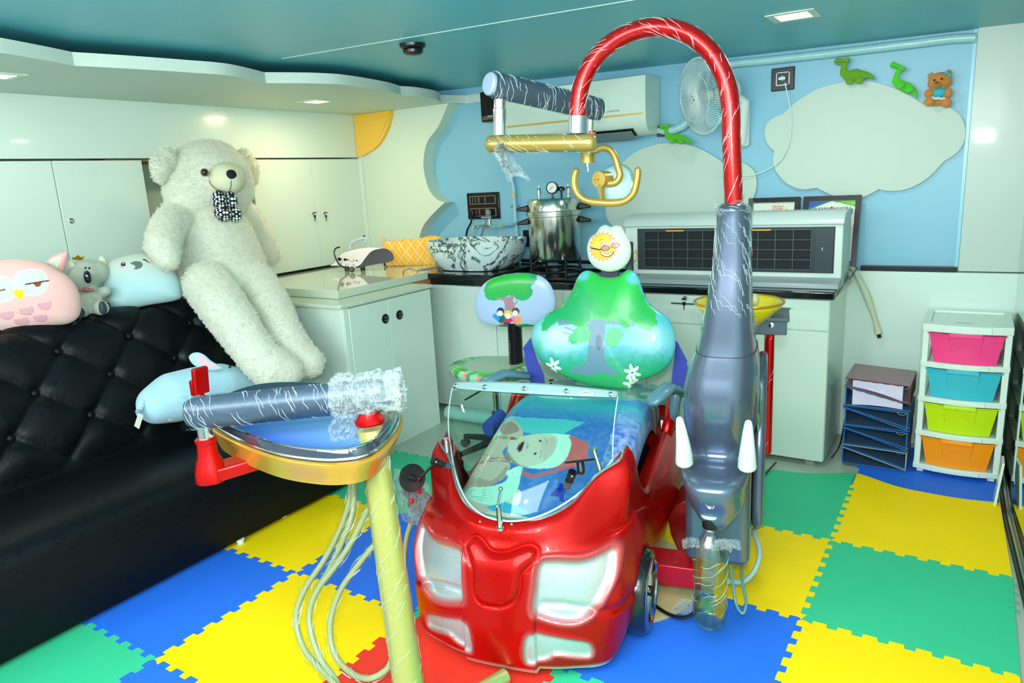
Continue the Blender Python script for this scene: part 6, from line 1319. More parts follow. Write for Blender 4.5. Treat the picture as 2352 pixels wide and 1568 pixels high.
V = verts(tm); c_ = np.array(cc); u, v = V[:, 0] - c_[0], V[:, 1] - c_[1]; cv = Canvas(u, v, (46, 122, 206)); cv.put(noise2(u, v, 12, 4) * .4, (150, 200, 240)); cv.put(sm(u - v, .02, .2) * .8, (20, 60, 180)); cv.put(sm(u + v * 2, .15, .4) * .8, (150, 210, 225))
rs2 = random.Random(5)
for k in range(40):
    x, y = rs2.uniform(-.2, .2), rs2.uniform(-.14, .14); s_ = rs2.uniform(.006, .014); cv.ell(x, y, s_, s_ * .22, (225, 240, 250)); cv.ell(x, y, s_ * .22, s_, (225, 240, 250))
set_col(tm, cv.c)
# red phone like holder behind arm
c = at(456, 880, Y=1.25); m = MB(); m.box(c + Vector((.012, 0, .01)), (.018, .05, .085), Matrix.Rotation(.12, 3, 'Y')); m.box(c + Vector((-.008, .0, -.012)), (.018, .045, .05)); hk = obj('red_handle', m, REDM, trt, bevel=.005, bseg=3)
m = MB(); m.tube([c + Vector((0, 0, -.04)), Vector((c.x + .05, c.y + .02, ZT - .03)), ring(1.0, -.03)[100]], .011, 10); obj('handle_rod', m, REDM, hk)
# wrapped cream hoses looping down to the floor
CH = mat('hose_cream', (158, 160, 116), .4, coat=.2)
hps = [[(806, 1090, 1.36), (803, 1150, 1.34), (782, 1215, 1.31), (745, 1285, 1.28), (705, 1345, 1.25), (682, 1400, 1.22), (684, 1450, 1.20), (705, 1500, 1.18), (745, 1545, 1.16), (775, 1580, 1.14), (800, 1640, 1.14)],
       [(880, 1120, 1.33), (845, 1170, 1.31), (810, 1240, 1.28), (770, 1300, 1.26), (732, 1350, 1.24), (712, 1400, 1.22), (714, 1450, 1.20), (735, 1510, 1.18), (770, 1560, 1.16), (800, 1620, 1.15)],
       [(905, 1200, 1.36), (860, 1250, 1.33), (820, 1300, 1.30), (785, 1350, 1.28), (765, 1400, 1.26), (758, 1450, 1.24), (768, 1500, 1.22), (800, 1540, 1.20), (845, 1558, 1.18), (890, 1535, 1.20), (905, 1490, 1.22), (915, 1440, 1.24)],
       [(812, 1085, 1.36), (812, 1160, 1.34), (800, 1210, 1.31), (765, 1290, 1.28), (725, 1360, 1.25)]]
for k, hp in enumerate(hps):
    P = spline([at(x, y, Y=q) for x, y, q in hp], 8); P = [p for p in P if p.z > .03]; m = MB(); m.tube(P, .0085, 12); h_ = obj('hose', m, CH, trt, smooth=True); filmtube(P, .0125, 'film_sleeve', h_, None, .004, 60 + k); obj('film_wrinkles', wrap(P, .012, 26, .10, 70 + k, .0006), STR, h_)
# feet bar on floor linking pole to the car
m = MB(); m.tube([(X0.x, X0.y, .040), tuple(W(Vector((.02, -.02, .034))))], .024, 20); fb = obj('floor_bar', m, mat('pearl_green_bar', (150, 196, 120), .28, .45, coat=.6), trt)
# wrapped hand pieces between the pole and the car
hp_ = thing('handpiece_holder', 'film wrapped dark handpiece holder with red buttons behind the gold pole', 'instrument holder', W(Vector((-.42, .42, .3))))
c = W(L(965, 1155, ly=.42)); m = MB(); m.lathe([(.045, -.012), (.050, 0), (.045, .012)], 32, c, (.35, -.9, .3)); m.box(c + Vector((-.05, .02, .03)), (.08, .03, .07), Matrix.Rotation(.5, 3, 'Y')); obj('holder_plate', m, mat('holder_navy', (34, 38, 52), .3, coat=.4), hp_, bevel=.003)
for q in ((945, 1150), (962, 1128)):
    m = MB(); m.ball(W(L(*q, ly=.375)), .010, 14); obj('red_button', m, mat('red_plastic', (222, 20, 24), .3), hp_)
m = MB(); m.tube(spline([W(L(948, 1190, ly=.40)), W(L(935, 1230, ly=.38)), W(L(930, 1270, ly=.36)), W(L(925, 1330, ly=.36))], 6), .0095, 12); obj('hose', m, CH, hp_)
for sd_ in range(3):
    P = [[tuple(W(L(x, y, ly=.36 + .01 * j + .004 * sd_))) for j, (x, y) in enumerate(r_)] for r_ in ([(905, 1075), (930, 1085), (950, 1100), (985, 1110)], [(905, 1110), (930, 1120), (960, 1150), (990, 1170)], [(915, 1160), (930, 1170), (950, 1190), (975, 1190)], [(925, 1195), (935, 1200), (945, 1205), (955, 1200)])]; sheet(P, 'film_crumple', hp_, .006, 80 + sd_)

# ================================================================ DENTIST STOOL
SX = Vector((-2.12, 3.10, 0)); sn = Vector((.30, -.95, 0)).normalized(); sx_ = Vector((.95, .30, 0)).normalized()
stl = thing('dentist_stool', 'stool with grass printed seat and tree printed backrest behind the windshield', 'stool', SX)
def spf(x, y): return at(x, y, pl=((-1.93, 3.20, .9), sn))
sb_ = pad([(1091, 705), (1093, 682), (1104, 660), (1126, 641), (1160, 630), (1200, 626), (1238, 632), (1262, 650), (1274, 678), (1275, 705), (1262, 734), (1235, 747), (1180, 751), (1130, 747), (1103, 735)], sn * .030, spf, 90, 300, .9, None, 3.4, 'backrest', VIN, stl)
V = verts(sb_); nn_ = np.array(sn); p0 = np.array((-1.93, 3.20, .9)); hgt = (V - p0) @ nn_; Vp = V - hgt[:, None] * nn_; D = (Vp - CP) @ CM.T; U, Vv = 1176 + F_PX * D[:, 0] / D[:, 2], 784 + F_PX * D[:, 1] / D[:, 2]
cv = Canvas(U, Vv, (168, 194, 222))
def zq(P): return [(1000 + x * .2552, 600 + y * .2551) for x, y in P]
can = zq([(450, 230), (500, 160), (620, 120), (780, 100), (900, 110), (920, 150), (900, 190), (870, 220), (890, 270), (840, 335), (760, 340), (700, 300), (600, 330), (540, 345), (480, 330), (455, 290)])
cj = [(p.x + 1.3 * math.sin(i * 1.9), p.y + 1.3 * math.cos(i * 2.3)) for i, p in enumerate(spline([(a, b, 0) for a, b in can], 4, closed=True))]
cv.poly(cj, (44, 176, 66)); cv.put(((sdist(U, Vv, cj) < 0) * sm(Vv, 655, 685) * .7), (36, 168, 96)); cv.put(((sdist(U, Vv, cj) < 0) * sm(U, 1212, 1222)), (34, 160, 96))
cv.poly(zq([(550, 320), (640, 320), (720, 295), (730, 300), (710, 340), (730, 390), (700, 440), (640, 440), (635, 350)]), (168, 130, 136)); cv.stroke(zq([(705, 400), (750, 350)]), 3, (168, 130, 136))
cv.poly(zq([(515, 600), (600, 560), (700, 570), (820, 555), (920, 575), (900, 620), (540, 640)]), (30, 150, 60))
for (hx, hy, hair, skin, body_, bx2, by2) in ((600, 445, (36, 56, 84), (240, 222, 200), (20, 110, 110), 608, 510), (735, 445, (84, 70, 72), (240, 220, 200), (236, 120, 170), 735, 520), (665, 470, (222, 200, 90), (240, 224, 200), (206, 60, 70), 668, 530)):
    c = zq([(bx2, by2)])[0]; cv.ell(c[0], c[1], 9, 11, body_); c = zq([(hx, hy)])[0]; cv.ell(c[0], c[1] - 1, 8.6, 9, hair); c = zq([(hx + (-4 if hx != 665 else 0), hy + 14)])[0]; cv.ell(c[0], c[1], 6.5, 6.5, skin)
cv.poly(zq([(523, 485), (550, 458), (592, 505), (575, 538)]), (50, 150, 220)); cv.poly(zq([(725, 492), (792, 485), (775, 555), (728, 558)]), (244, 160, 90)); cv.poly(zq([(625, 540), (680, 540), (685, 572), (622, 572)]), (80, 60, 150)); cv.poly(zq([(685, 540), (710, 538), (712, 575), (690, 575)]), (200, 226, 200)); cv.poly(zq([(590, 545), (625, 545), (622, 565), (592, 565)]), (240, 120, 70))
cv.put((hgt < -.004).astype(float), (24, 26, 30)); set_col(sb_, cv.c)
# seat
m = MB(); rows = []; n_ = 72
sc_ = at(1135, 848, Z=.50)
for r, z in ((.06, .485), (.19, .470), (.225, .478), (.236, .500), (.225, .52), (.19, .532), (.15, .531), (.08, .527), (.005, .526)): rows.append([(sc_.x + sx_.x * r * 1.06 * math.cos(a) - sn.x * r * .9 * math.sin(a), sc_.y + sx_.y * r * 1.06 * math.cos(a) - sn.y * r * .9 * math.sin(a), z - .0 + .012 * (abs(math.cos(a)) ** 2) * (r > .15)) for a in [2 * PI * k / n_ for k in range(n_)]])
A = np.array(rows); o_ = []
for k in range(61):
    s = (len(A) - 1) * k / 60; i = min(int(s), len(A) - 2); o_.append(crm(A[max(i - 1, 0)], A[i], A[i + 1], A[min(i + 2, len(A) - 1)], s - i))
o_ = np.array(o_); mm_ = MB(); # refine around
mm_.v = [tuple(p) for p in o_.reshape(-1, 3)]; mm_.f = [(i * n_ + k, i * n_ + (k + 1) % n_, (i + 1) * n_ + (k + 1) % n_, (i + 1) * n_ + k) for i in range(60) for k in range(n_)] + [tuple(range(n_))[::-1], tuple(60 * n_ + k for k in range(n_))]
ss = obj('seat', mm_, VIN, stl, smooth=True); ss.modifiers.clear(); V = verts(ss); u, v = V[:, 0] - sc_.x, V[:, 1] - sc_.y; rr2 = np.hypot(u, v)
ang = np.arctan2(v, u); cv = Canvas(ang, rr2, (150, 206, 170)); streak = noise2(ang * 9, rr2 * 6, 3, 8); cv.put(sm(rr2, .15, .20) * (streak > .35), (56, 180, 60)); cv.put(sm(rr2, .15, .20) * (streak > .62), (24, 140, 96)); cv.put(((noise2(ang * 8, rr2 * 30, 2, 4) > .8) * sm(rr2, .17, .2)), (232, 130, 110)); cv.put(1 - sm(rr2, .148, .155), (168, 194, 172)); cv.put((V[:, 2] < .49) * 1., (206, 226, 206)); cv.put((V[:, 2] < .49) * (streak > .5) * 1., (120, 190, 60)); set_col(ss, cv.c)
BK = BLACKP; m = MB(); m.lathe([(.05, .44), (.06, .475)], 24, (sc_.x, sc_.y, 0)); m.box((sc_.x, sc_.y, .462), (.2, .16, .022)); obj('seat_mechanism', m, BK, stl)
m = MB(); m.tube([(sc_.x, sc_.y, .46), (sc_.x, sc_.y, .22)], .018, 20); obj('gas_lift', m, CHROME, stl)
m = MB(); m.tube([(sc_.x, sc_.y, .26), (sc_.x, sc_.y, .09)], .028, 20); obj('lift_cover', m, BK, stl)
p = Vector((sc_.x, sc_.y, .455)); q1_, q2_ = at(1103, 898, pl=(p, sn)), at(1068, 918, pl=(p, sn)); m = MB(); m.tube([p, q1_], .005, 8); m.tube([q1_, q1_.lerp(q2_, .1), q2_], [.006, .012, .010], 10, squash=(.5, 1)); obj('lever', m, BK, stl)
top = spf(1180, 750); bp_ = sc_ + Vector((0, 0, 0)) - sn * .21; 
P = [Vector((top.x, top.y, top.z + .02)) - sn * .02, Vector((top.x, top.y, .58)) - sn * .015, Vector((top.x, top.y, .47)) - sn * .01]
m = MB(); K_ = 48; Pp = [P[0].lerp(P[2], k / K_) for k in range(K_ + 1)]; m.tube(Pp, [.047 if k % 2 else .041 for k in range(K_ + 1)], 20, squash=(.8, 1)); obj('bellows', m, BK, stl, smooth=0)
m = MB(); m.tube([P[2], Vector((sc_.x, sc_.y, .456))], .02, 10, squash=(.4, 1)); obj('back_bracket', m, BK, stl)
for k in range(5):
    a = 2 * PI * k / 5 + .5; e_ = Vector((sc_.x + .26 * math.cos(a), sc_.y + .26 * math.sin(a), .065)); m = MB(); m.tube([(sc_.x, sc_.y, .10), tuple(e_)], [.024, .014], 10); lg = obj('leg', m, BK, stl)
    m = MB(); m.lathe([(.024, -.018), (.024, .018)], 20, e_ + Vector((0, 0, -.04)), (math.sin(a), -math.cos(a), 0)); m.tube([e_, e_ + Vector((0, 0, -.03))], .008, 8); obj('castor', m, BK, lg)
# ================================================================ SOFT TOYS
def blob(mb, px, py, X=None, r=10, Y=None, asp=(1, 1, 1), off=(0, 0, 0)):
    """a round lump at a traced spot; r in photo pixels, turned into metres at its distance"""
    p = (at(px, py, X=X) if X is not None else at(px, py, Y=Y)) + Vector(off); k = pxsize(p) * r
    mb.ball(p, (k * asp[0], k * asp[1], k * asp[2]), 20); return p
def chain(mb, pts, n=5):
    """pts: (px, py, X, r)"""
    for (a, b) in zip(pts[:-1], pts[1:]):
        for k in range(n + 1):
            t = k / n; q = [lerp(u, v, t) for u, v in zip(a, b)]; blob(mb, q[0], q[1], X=q[2], r=q[3])
def fur(o, n, ln, m_slot=1, kids=10, rad=.0006):
    md = o.modifiers.new('fur', 'PARTICLE_SYSTEM'); s_ = o.particle_systems[0].settings
    s_.type = 'HAIR'; s_.count = n; s_.hair_length = ln; s_.hair_step = 3; s_.render_step = 3; s_.child_type = 'INTERPOLATED'; s_.rendered_child_count = kids; s_.child_percent = 1
    s_.use_advanced_hair = True; s_.brownian_factor = ln * .35; s_.normal_factor = .002; s_.tangent_factor = 0; s_.clump_factor = .35; s_.roughness_2 = ln * .25; s_.roughness_endpoint = ln * .2; s_.child_length = .9
    s_.root_radius = rad * 1000 / 1000; s_.tip_radius = rad * .3; s_.radius_scale = 1.0; s_.material = m_slot; s_.distribution = 'RAND'; s_.use_modifier_stack = True
FUR = mat('plush_ivory', (214, 218, 198), .85, sheen=.3, bump=.5, bscale=60, bdist=.01, vary=.10, vscale=5)
EYEB = mat('toy_eye_brown', (78, 40, 20), .1, coat=1); BLKG = mat('toy_black_gloss', (10, 14, 18), .15, coat=.8); BLKM = mat('toy_black_felt', (16, 20, 28), .8)
hp0 = at(540, 690, X=-3.45)
ted = thing('teddy_bear', 'giant ivory teddy bear with dotted bow tie leaning on the cupboards over the sofa back', 'teddy bear', (hp0.x, hp0.y, 1.0))
m = MB()
blob(m, 482, 420, X=-3.60, r=97, asp=(1, 1, 1.0)); blob(m, 445, 440, X=-3.58, r=66); blob(m, 520, 432, X=-3.52, r=60)
chain(m, [(480, 515, -3.62, 76), (495, 560, -3.56, 90), (515, 620, -3.50, 94), (535, 655, -3.40, 86)], 4)
chain(m, [(415, 492, -3.60, 40), (385, 525, -3.50, 40), (374, 565, -3.42, 38), (386, 596, -3.38, 26)], 5)
chain(m, [(555, 500, -3.66, 42), (590, 545, -3.66, 36), (616, 585, -3.64, 28)], 5)
chain(m, [(478, 655, -3.30, 54), (510, 700, -3.16, 55), (555, 765, -3.00, 50), (598, 825, -2.88, 46), (625, 845, -2.84, 50), (655, 852, -2.80, 40)], 5)
chain(m, [(585, 650, -3.26, 48), (620, 700, -3.10, 46), (657, 770, -2.93, 40), (692, 825, -2.84, 40), (710, 832, -2.80, 35)], 5)
tb = obj('body', m, FUR, ted, smooth=True); baked(tb, .012, 4, .5)
tb.data.materials.append(mat('fur_strand', (226, 230, 212), .7, sheen=.3)); fur(tb, 9000, .014, 2, 14, .0007)
for P_, X_ in ([(384, 366, 26), (370, 382, 27), (367, 400, 20)], -3.60), ([(562, 366, 22), (574, 388, 24), (578, 408, 18)], -3.72):
    m = MB()
    for q in P_: blob(m, q[0], q[1], X=X_, r=q[2], asp=(.7, .9, 1.1))
    e_ = obj('ear', m, FUR, ted, smooth=True); baked(e_, .010, 4); e_.data.materials.append(MATS['fur_strand']); fur(e_, 900, .012, 2, 12, .0007)
m = MB(); sp_ = blob(m, 520, 410, X=-3.37, r=44, asp=(.9, .9, .84)); obj('snout', m, mat('snout_felt', (214, 214, 178), .8), ted, smooth=True)
vdir = (CP - np.array(sp_)); vdir = Vector(vdir).normalized(); hz_ = Vector((0, 0, 1)).cross(vdir).normalized(); vy_ = vdir.cross(hz_)
def onsn(px, py, lift=.003, R=None):      # point on the snout surface along the line of sight
    d = (Vector(at(px, py, X=-3.37)) - Vector(CP)).normalized(); s_ = sp_; k = pxsize(sp_) * 44
    # ellipsoid intersection
    A_ = Vector((d.x / (.9 * k), d.y / (.9 * k), d.z / (.84 * k))); o_ = Vector(CP) - s_; B_ = Vector((o_.x / (.9 * k), o_.y / (.9 * k), o_.z / (.84 * k))); a, b, c = A_.dot(A_), 2 * A_.dot(B_), B_.dot(B_) - 1; D = b * b - 4 * a * c
    return Vector(CP) + d * ((-b - math.sqrt(max(D, 0))) / 2 / a) - d * lift
P = [onsn(*q) for q in [(517, 397), (521, 390), (531, 387), (542, 392), (546, 400), (544, 409), (531, 415), (520, 407)]]
m = MB(); c = sum(P, Vector()) / len(P) + vdir * .012; m.add(P + [c] + [p - vdir * .012 for p in P], [(i, (i + 1) % 8, 8) for i in range(8)] + [(i, 9 + i, 9 + (i + 1) % 8, (i + 1) % 8) for i in range(8)]); obj('nose', m, BLKM, ted, sub=1)
m = MB(); m.tube([onsn(*q, lift=.001) for q in [(531, 414), (531, 425), (529, 434), (525, 439)]], .0016, 6); m.tube(spline([onsn(*q, lift=.001) for q in [(480, 414), (487, 426), (500, 435), (515, 440), (530, 441)]], 4), .0016, 6); obj('mouth', m, BLKM, ted)
d = (Vector(at(470, 396, X=-3.3)) - Vector(CP)).normalized(); ec = at(470, 396, X=-3.385); m = MB(); m.ball(ec, .021, 20); ey = obj('eye', m, EYEB, ted, smooth=True); m = MB(); m.ball(ec - d * .009, .0145, 18); obj('pupil', m, BLKG, ey, smooth=True)
CHK = mat('bow_check', (16, 18, 26), .7); nt = CHK.node_tree; tc = nt.nodes.new('ShaderNodeTexCoord'); mp = nt.nodes.new('ShaderNodeMapping'); mp.inputs['Rotation'].default_value = (.5, .6, .7); ck = nt.nodes.new('ShaderNodeTexVoronoi'); ck.inputs['Scale'].default_value = 62; ck.inputs['Randomness'].default_value = 0; lt = nt.nodes.new('ShaderNodeMath'); lt.operation = 'LESS_THAN'; lt.inputs[1].default_value = .44; mx = nt.nodes.new('ShaderNodeMix'); mx.data_type = 'RGBA'; mx.inputs[6].default_value = L4((14, 16, 26)); mx.inputs[7].default_value = L4((226, 236, 230))
for a_, b_ in ((tc.outputs['Object'], mp.inputs[0]), (mp.outputs[0], ck.inputs['Vector']), (ck.outputs['Distance'], lt.inputs[0]), (lt.outputs[0], mx.inputs[0]), (mx.outputs[2], bsdf(CHK).inputs['Base Color'])): nt.links.new(a_, b_)
bow = None
for k, (px, py, r, asp, rt) in enumerate([(503, 459, 18, (1.1, .8, 1.25), .0), (530, 460, 16, (1.1, .8, 1.3), .0), (512, 489, 21, (1.1, .8, .95), .0), (539, 491, 16, (1.1, .8, 1.2), .0)]):
    m = MB(); blob(m, px, py, X=-3.33, r=r, asp=asp); o = obj('bow_tie' if k == 0 else 'bow_loop', m, CHK, ted if k == 0 else bow, smooth=True); bow = bow or o
m = MB(); blob(m, 517, 474, X=-3.32, r=8); obj('bow_knot', m, CHK, bow, smooth=True)
# pads facing the camera, traced and painted
def padW(outline, X, T, name, m_, parent, nrm=(.83, -.55, .08), ctr=None, rings=80, spokes=260, pw=2.4, back=.8):
    n = Vector(nrm).normalized(); c0 = at(*(ctr or outline[0]), X=X); f_ = lambda x, y: at(x, y, pl=(c0, n)); o = pad(outline, n * T, f_, rings, spokes, back, ctr, pw, name, m_, parent)
    V = verts(o); n_ = np.array(n); h = (V - np.array(c0)) @ n_; Vp = V - h[:, None] * n_; D = (Vp - CP) @ CM.T
    return o, 1176 + F_PX * D[:, 0] / D[:, 2], 784 + F_PX * D[:, 1] / D[:, 2], h
PLU = mat('plush_print', (255, 255, 255), .85, attr=True, sheen=.25, bump=.25, bscale=90, bdist=.004)
zo = lambda P: [(x * .17857, 560 + y * .17857) for x, y in P]
owl = thing('owl_cushion', 'pink owl cushion with sleepy eyes on the sofa back at the left edge', 'cushion', at(90, 765, X=-3.6))
o, U, Vv, h = padW([(-72, 640), (-50, 612), (0, 598), (40, 595), (75, 599), (110, 608), (135, 622), (158, 636), (178, 662), (187, 695), (182, 725), (160, 742), (120, 748), (70, 756), (20, 764), (-40, 764), (-75, 740), (-85, 690)], -3.55, .09, 'body', PLU, owl, ctr=(50, 685))
cv = Canvas(U, Vv, (236, 186, 178)); cv.put(sm(Vv, 700, 760) * .5, (236, 210, 200))
for P in (zo([(230, 470), (260, 390), (310, 350), (430, 322), (560, 345), (625, 410), (657, 490), (640, 570), (560, 640), (450, 652), (370, 640), (300, 560)]), zo([(-200, 430), (0, 412), (120, 425), (230, 485), (258, 560), (245, 650), (200, 700), (100, 745), (0, 748), (-200, 740)])):
    Q = close2(P); cv.poly(Q, (206, 222, 200)); d_ = np.abs(sdist(U, Vv, Q)); cv.put((d_ < .8).astype(float), (226, 246, 230))
for a, b, c_, r in (((385, 512), (658, 468), (530, 500), 44), ((-160, 640), (125, 578), (-5, 610), 46)):
    pa_, pb2_, pc_ = zo([a, b, c_]); cv.put(((np.hypot(U - pc_[0], (Vv - pc_[1])) < r * .17857) & ((Vv - pa_[1]) * (pb2_[0] - pa_[0]) - (U - pa_[0]) * (pb2_[1] - pa_[1]) > 0)).astype(float), (136, 72, 26)); cv.stroke([pa_, pb2_], 3.4, (96, 46, 20))
cv.poly(close2(zo([(225, 612), (270, 588), (345, 582), (357, 620), (345, 690), (320, 705), (270, 665)])), (244, 216, 20))
for (x, y, r) in ((140, 890, 90), (395, 835, 85), (625, 770, 82), (325, 975, 88), (560, 930, 84)):
    p, = zo([(x, y)]); R_ = r * .17857; dd2 = np.hypot(U - p[0], (Vv - p[1]) * 1.35); hm = (Vv - p[1] + .17 * (U - p[0])) > -R_ * .35; cv.put(((dd2 < R_) & hm).astype(float), (218, 164, 170)); cv.put(((np.abs(dd2 - R_) < .6) & hm).astype(float), (216, 110, 150))
cv.stroke(zo([(250, 860), (340, 885), (400, 890), (460, 890)]), 1.4, (150, 130, 130), .5); set_col(o, cv.c)
o, U, Vv, h = padW(zo([(590, 235), (700, 150), (840, 105), (880, 130), (870, 220), (830, 330), (790, 385), (700, 330), (640, 280)]), -3.60, .03, 'ear', PLU, owl, ctr=zo([(760, 250)])[0], rings=30, spokes=120)
cv = Canvas(U, Vv, (240, 184, 180)); Q = close2(zo([(650, 270), (690, 200), (780, 180), (760, 250), (720, 322)])); cv.poly(Q, (206, 222, 186)); cv.put((np.abs(sdist(U, Vv, Q)) < .8).astype(float), (240, 246, 232)); set_col(o, cv.c)
# little grey koala
GK = mat('koala_plush', (166, 178, 160), .85, sheen=.3, vary=.06); DK = mat('koala_dark', (44, 58, 64), .6)
ko = thing('koala_toy', 'small grey koala soft toy with gold crown between the two cushions', 'soft toy', at(205, 725, X=-3.6))
m = MB(); blob(m, 200, 628, X=-3.62, r=38, asp=(1, 1, .9)); blob(m, 180, 640, X=-3.60, r=30); blob(m, 222, 625, X=-3.60, r=28); chain(m, [(203, 675, -3.60, 26), (205, 705, -3.57, 32)], 3); chain(m, [(222, 676, -3.55, 13), (243, 668, -3.50, 12)], 4); chain(m, [(225, 705, -3.52, 18), (233, 707, -3.46, 17)], 3); chain(m, [(195, 712, -3.55, 16), (184, 716, -3.50, 15)], 3)
kb = obj('body', m, GK, ko, smooth=True); baked(kb, .007, 6)
for q in ((236, 604, 17), (165, 612, 14)):
    m = MB(); blob(m, q[0], q[1], X=-3.62, r=q[2], asp=(.7, .5, 1)); obj('ear', m, mat('koala_ear', (206, 212, 190), .85), ko, smooth=True)
m = MB(); blob(m, 201, 636, X=-3.485, r=12, asp=(.7, .7, 1.25)); obj('nose', m, BLKG, ko, smooth=True)
for q in ((196.5, 615), (205, 615.5)): m = MB(); blob(m, q[0], q[1], X=-3.505, r=2.6); obj('eye', m, BLKG, ko, smooth=True)
m = MB(); blob(m, 236, 707, X=-3.42, r=17, asp=(.4, .5, .95)); obj('foot_pad', m, DK, ko, smooth=True); m = MB(); blob(m, 184, 718, X=-3.46, r=13, asp=(.5, .8, 1)); obj('foot_pad', m, DK, ko, smooth=True)
m = MB(); p = at(180, 596, X=-3.52); P = [at(x, y, X=-3.52) for x, y in zo([(945, 200), (918, 165), (965, 172), (1005, 137), (1045, 172), (1098, 155), (1062, 205)])]; m.prism(P, (.015, -.01, 0)); obj('crown', m, mat('crown_gold', (222, 152, 40), .25, .8), ko, bevel=.003)
BOWR = mat('bow_floral', (200, 120, 120), .8, vary=.8, vscale=160)
m = MB(); blob(m, 197, 665, X=-3.49, r=8, asp=(1, 1, .7)); blob(m, 209, 666, X=-3.48, r=6, asp=(1, 1, .7)); blob(m, 187, 666, X=-3.51, r=6, asp=(1.2, 1.2, .4)); obj('bow', m, BOWR, ko, smooth=True)
# pale blue seal like cushion
se = thing('blue_cushion', 'pale blue round face cushion with grey beak and blushing cheeks beside the teddy', 'cushion', at(330, 700, X=-3.6))
o, U, Vv, h = padW([(236, 650), (240, 618), (258, 598), (290, 587), (330, 583), (362, 595), (392, 615), (412, 645), (418, 678), (402, 690), (345, 700), (290, 711), (265, 712), (250, 695), (246, 672)], -3.53, .085, 'body', PLU, se, ctr=(325, 648))
cv = Canvas(U, Vv, (176, 214, 214)); cv.put(1 - sm(Vv, 590, 660), (184, 200, 184)); c = zo([(1600, 262), (1770, 262), (1585, 297), (1890, 215), (1935, 240), (1740, 300)])
cv.ell(c[0][0], c[0][1], 5.6, 4.8, (16, 22, 34)); cv.ell(c[0][0], c[0][1] - 1.8, 1.8, 1, (220, 230, 230)); cv.ell(c[2][0], c[2][1], 5.2, 2.6, (240, 150, 180))
cv.poly(close2(zo([(1690, 250), (1740, 225), (1810, 225), (1848, 260), (1835, 300), (1790, 322), (1735, 325), (1755, 300), (1740, 275)])), (92, 104, 106)); cv.stroke(zo([(1850, 200), (1885, 210), (1920, 238)]), 2.6, (20, 26, 36)); cv.ell(c[4][0], c[4][1], 3.2, 1.6, (236, 110, 120)); set_col(o, cv.c)
m = MB(); P = [at(x, y, X=-3.44) for x, y in zo([(2125, 590), (2235, 583), (2240, 670), (2135, 672)])]; m.prism(P, (.004, -.002, 0)); pt_ = obj('patch', m, mat('patch_grey', (80, 104, 108), .8), se)
m = MB()
for k in range(4): p, q = [at(x, y, X=-3.435) for x, y in zo([(2150 + 21 * k, 605), (2152 + 21 * k, 655)])]; m.tube([p, q], .0018, 5)
for y in (606, 655): p, q = [at(x, y_, X=-3.435) for x, y_ in zo([(2148, y), (2222, y)])]; m.tube([p, q], .0016, 5)
obj('patch_stitching', m, mat('stitch_pale', (190, 220, 214), .8), pt_)
# pale blue elephant plush on the seat
ele = thing('elephant_plush', 'pale blue elephant soft toy with pink ear lying on the black sofa seat', 'soft toy', at(400, 975, X=-3.05))
BP_ = mat('plush_baby_blue', (166, 208, 222), .85, sheen=.3)
m = MB(); chain(m, [(362, 928, -3.04, 46), (400, 912, -3.04, 58), (450, 900, -3.03, 58), (505, 882, -3.02, 48), (545, 880, -3.02, 36)], 5); chain(m, [(556, 868, -3.00, 22), (578, 878, -2.98, 16), (592, 892, -2.97, 12)], 4); eb = obj('body', m, BP_, ele, smooth=True); baked(eb, .009, 8)
m = MB(); chain(m, [(327, 925, -3.02, 9), (318, 945, -3.0, 7), (322, 958, -3.0, 5)], 3); obj('tail', m, BP_, ele, smooth=True)
m = MB(); P = [at(x, y, X=-2.98) for x, y in ((318, 948), (329, 953), (319, 985), (308, 978))]; m.prism(P, (.002, 0, 0)); obj('care_tag', m, mat('tag_cream', (226, 230, 214), .7), ele)
o, U, Vv, h = padW([(434, 822), (440, 812), (455, 809), (470, 815), (485, 828), (505, 840), (512, 846), (490, 851), (465, 847), (445, 838)], -2.93, .012, 'ear', PLU, ele, ctr=(468, 832), rings=30, spokes=140)
cv = Canvas(U, Vv, (166, 206, 220)); cv.poly(close2([(450, 820), (458, 816), (470, 822), (482, 834), (502, 842), (480, 842), (462, 834)]), (240, 180, 190)); set_col(o, cv.c)
for q in ((528, 842),): m = MB(); blob(m, q[0], q[1], X=-2.955, r=3.4); obj('eye', m, BLKG, ele, smooth=True)
m = MB(); blob(m, 392, 955, X=-2.985, r=15, asp=(.5, 1, .8)); obj('foot_patch', m, mat('patch_cream', (210, 226, 206), .85), ele, smooth=True)
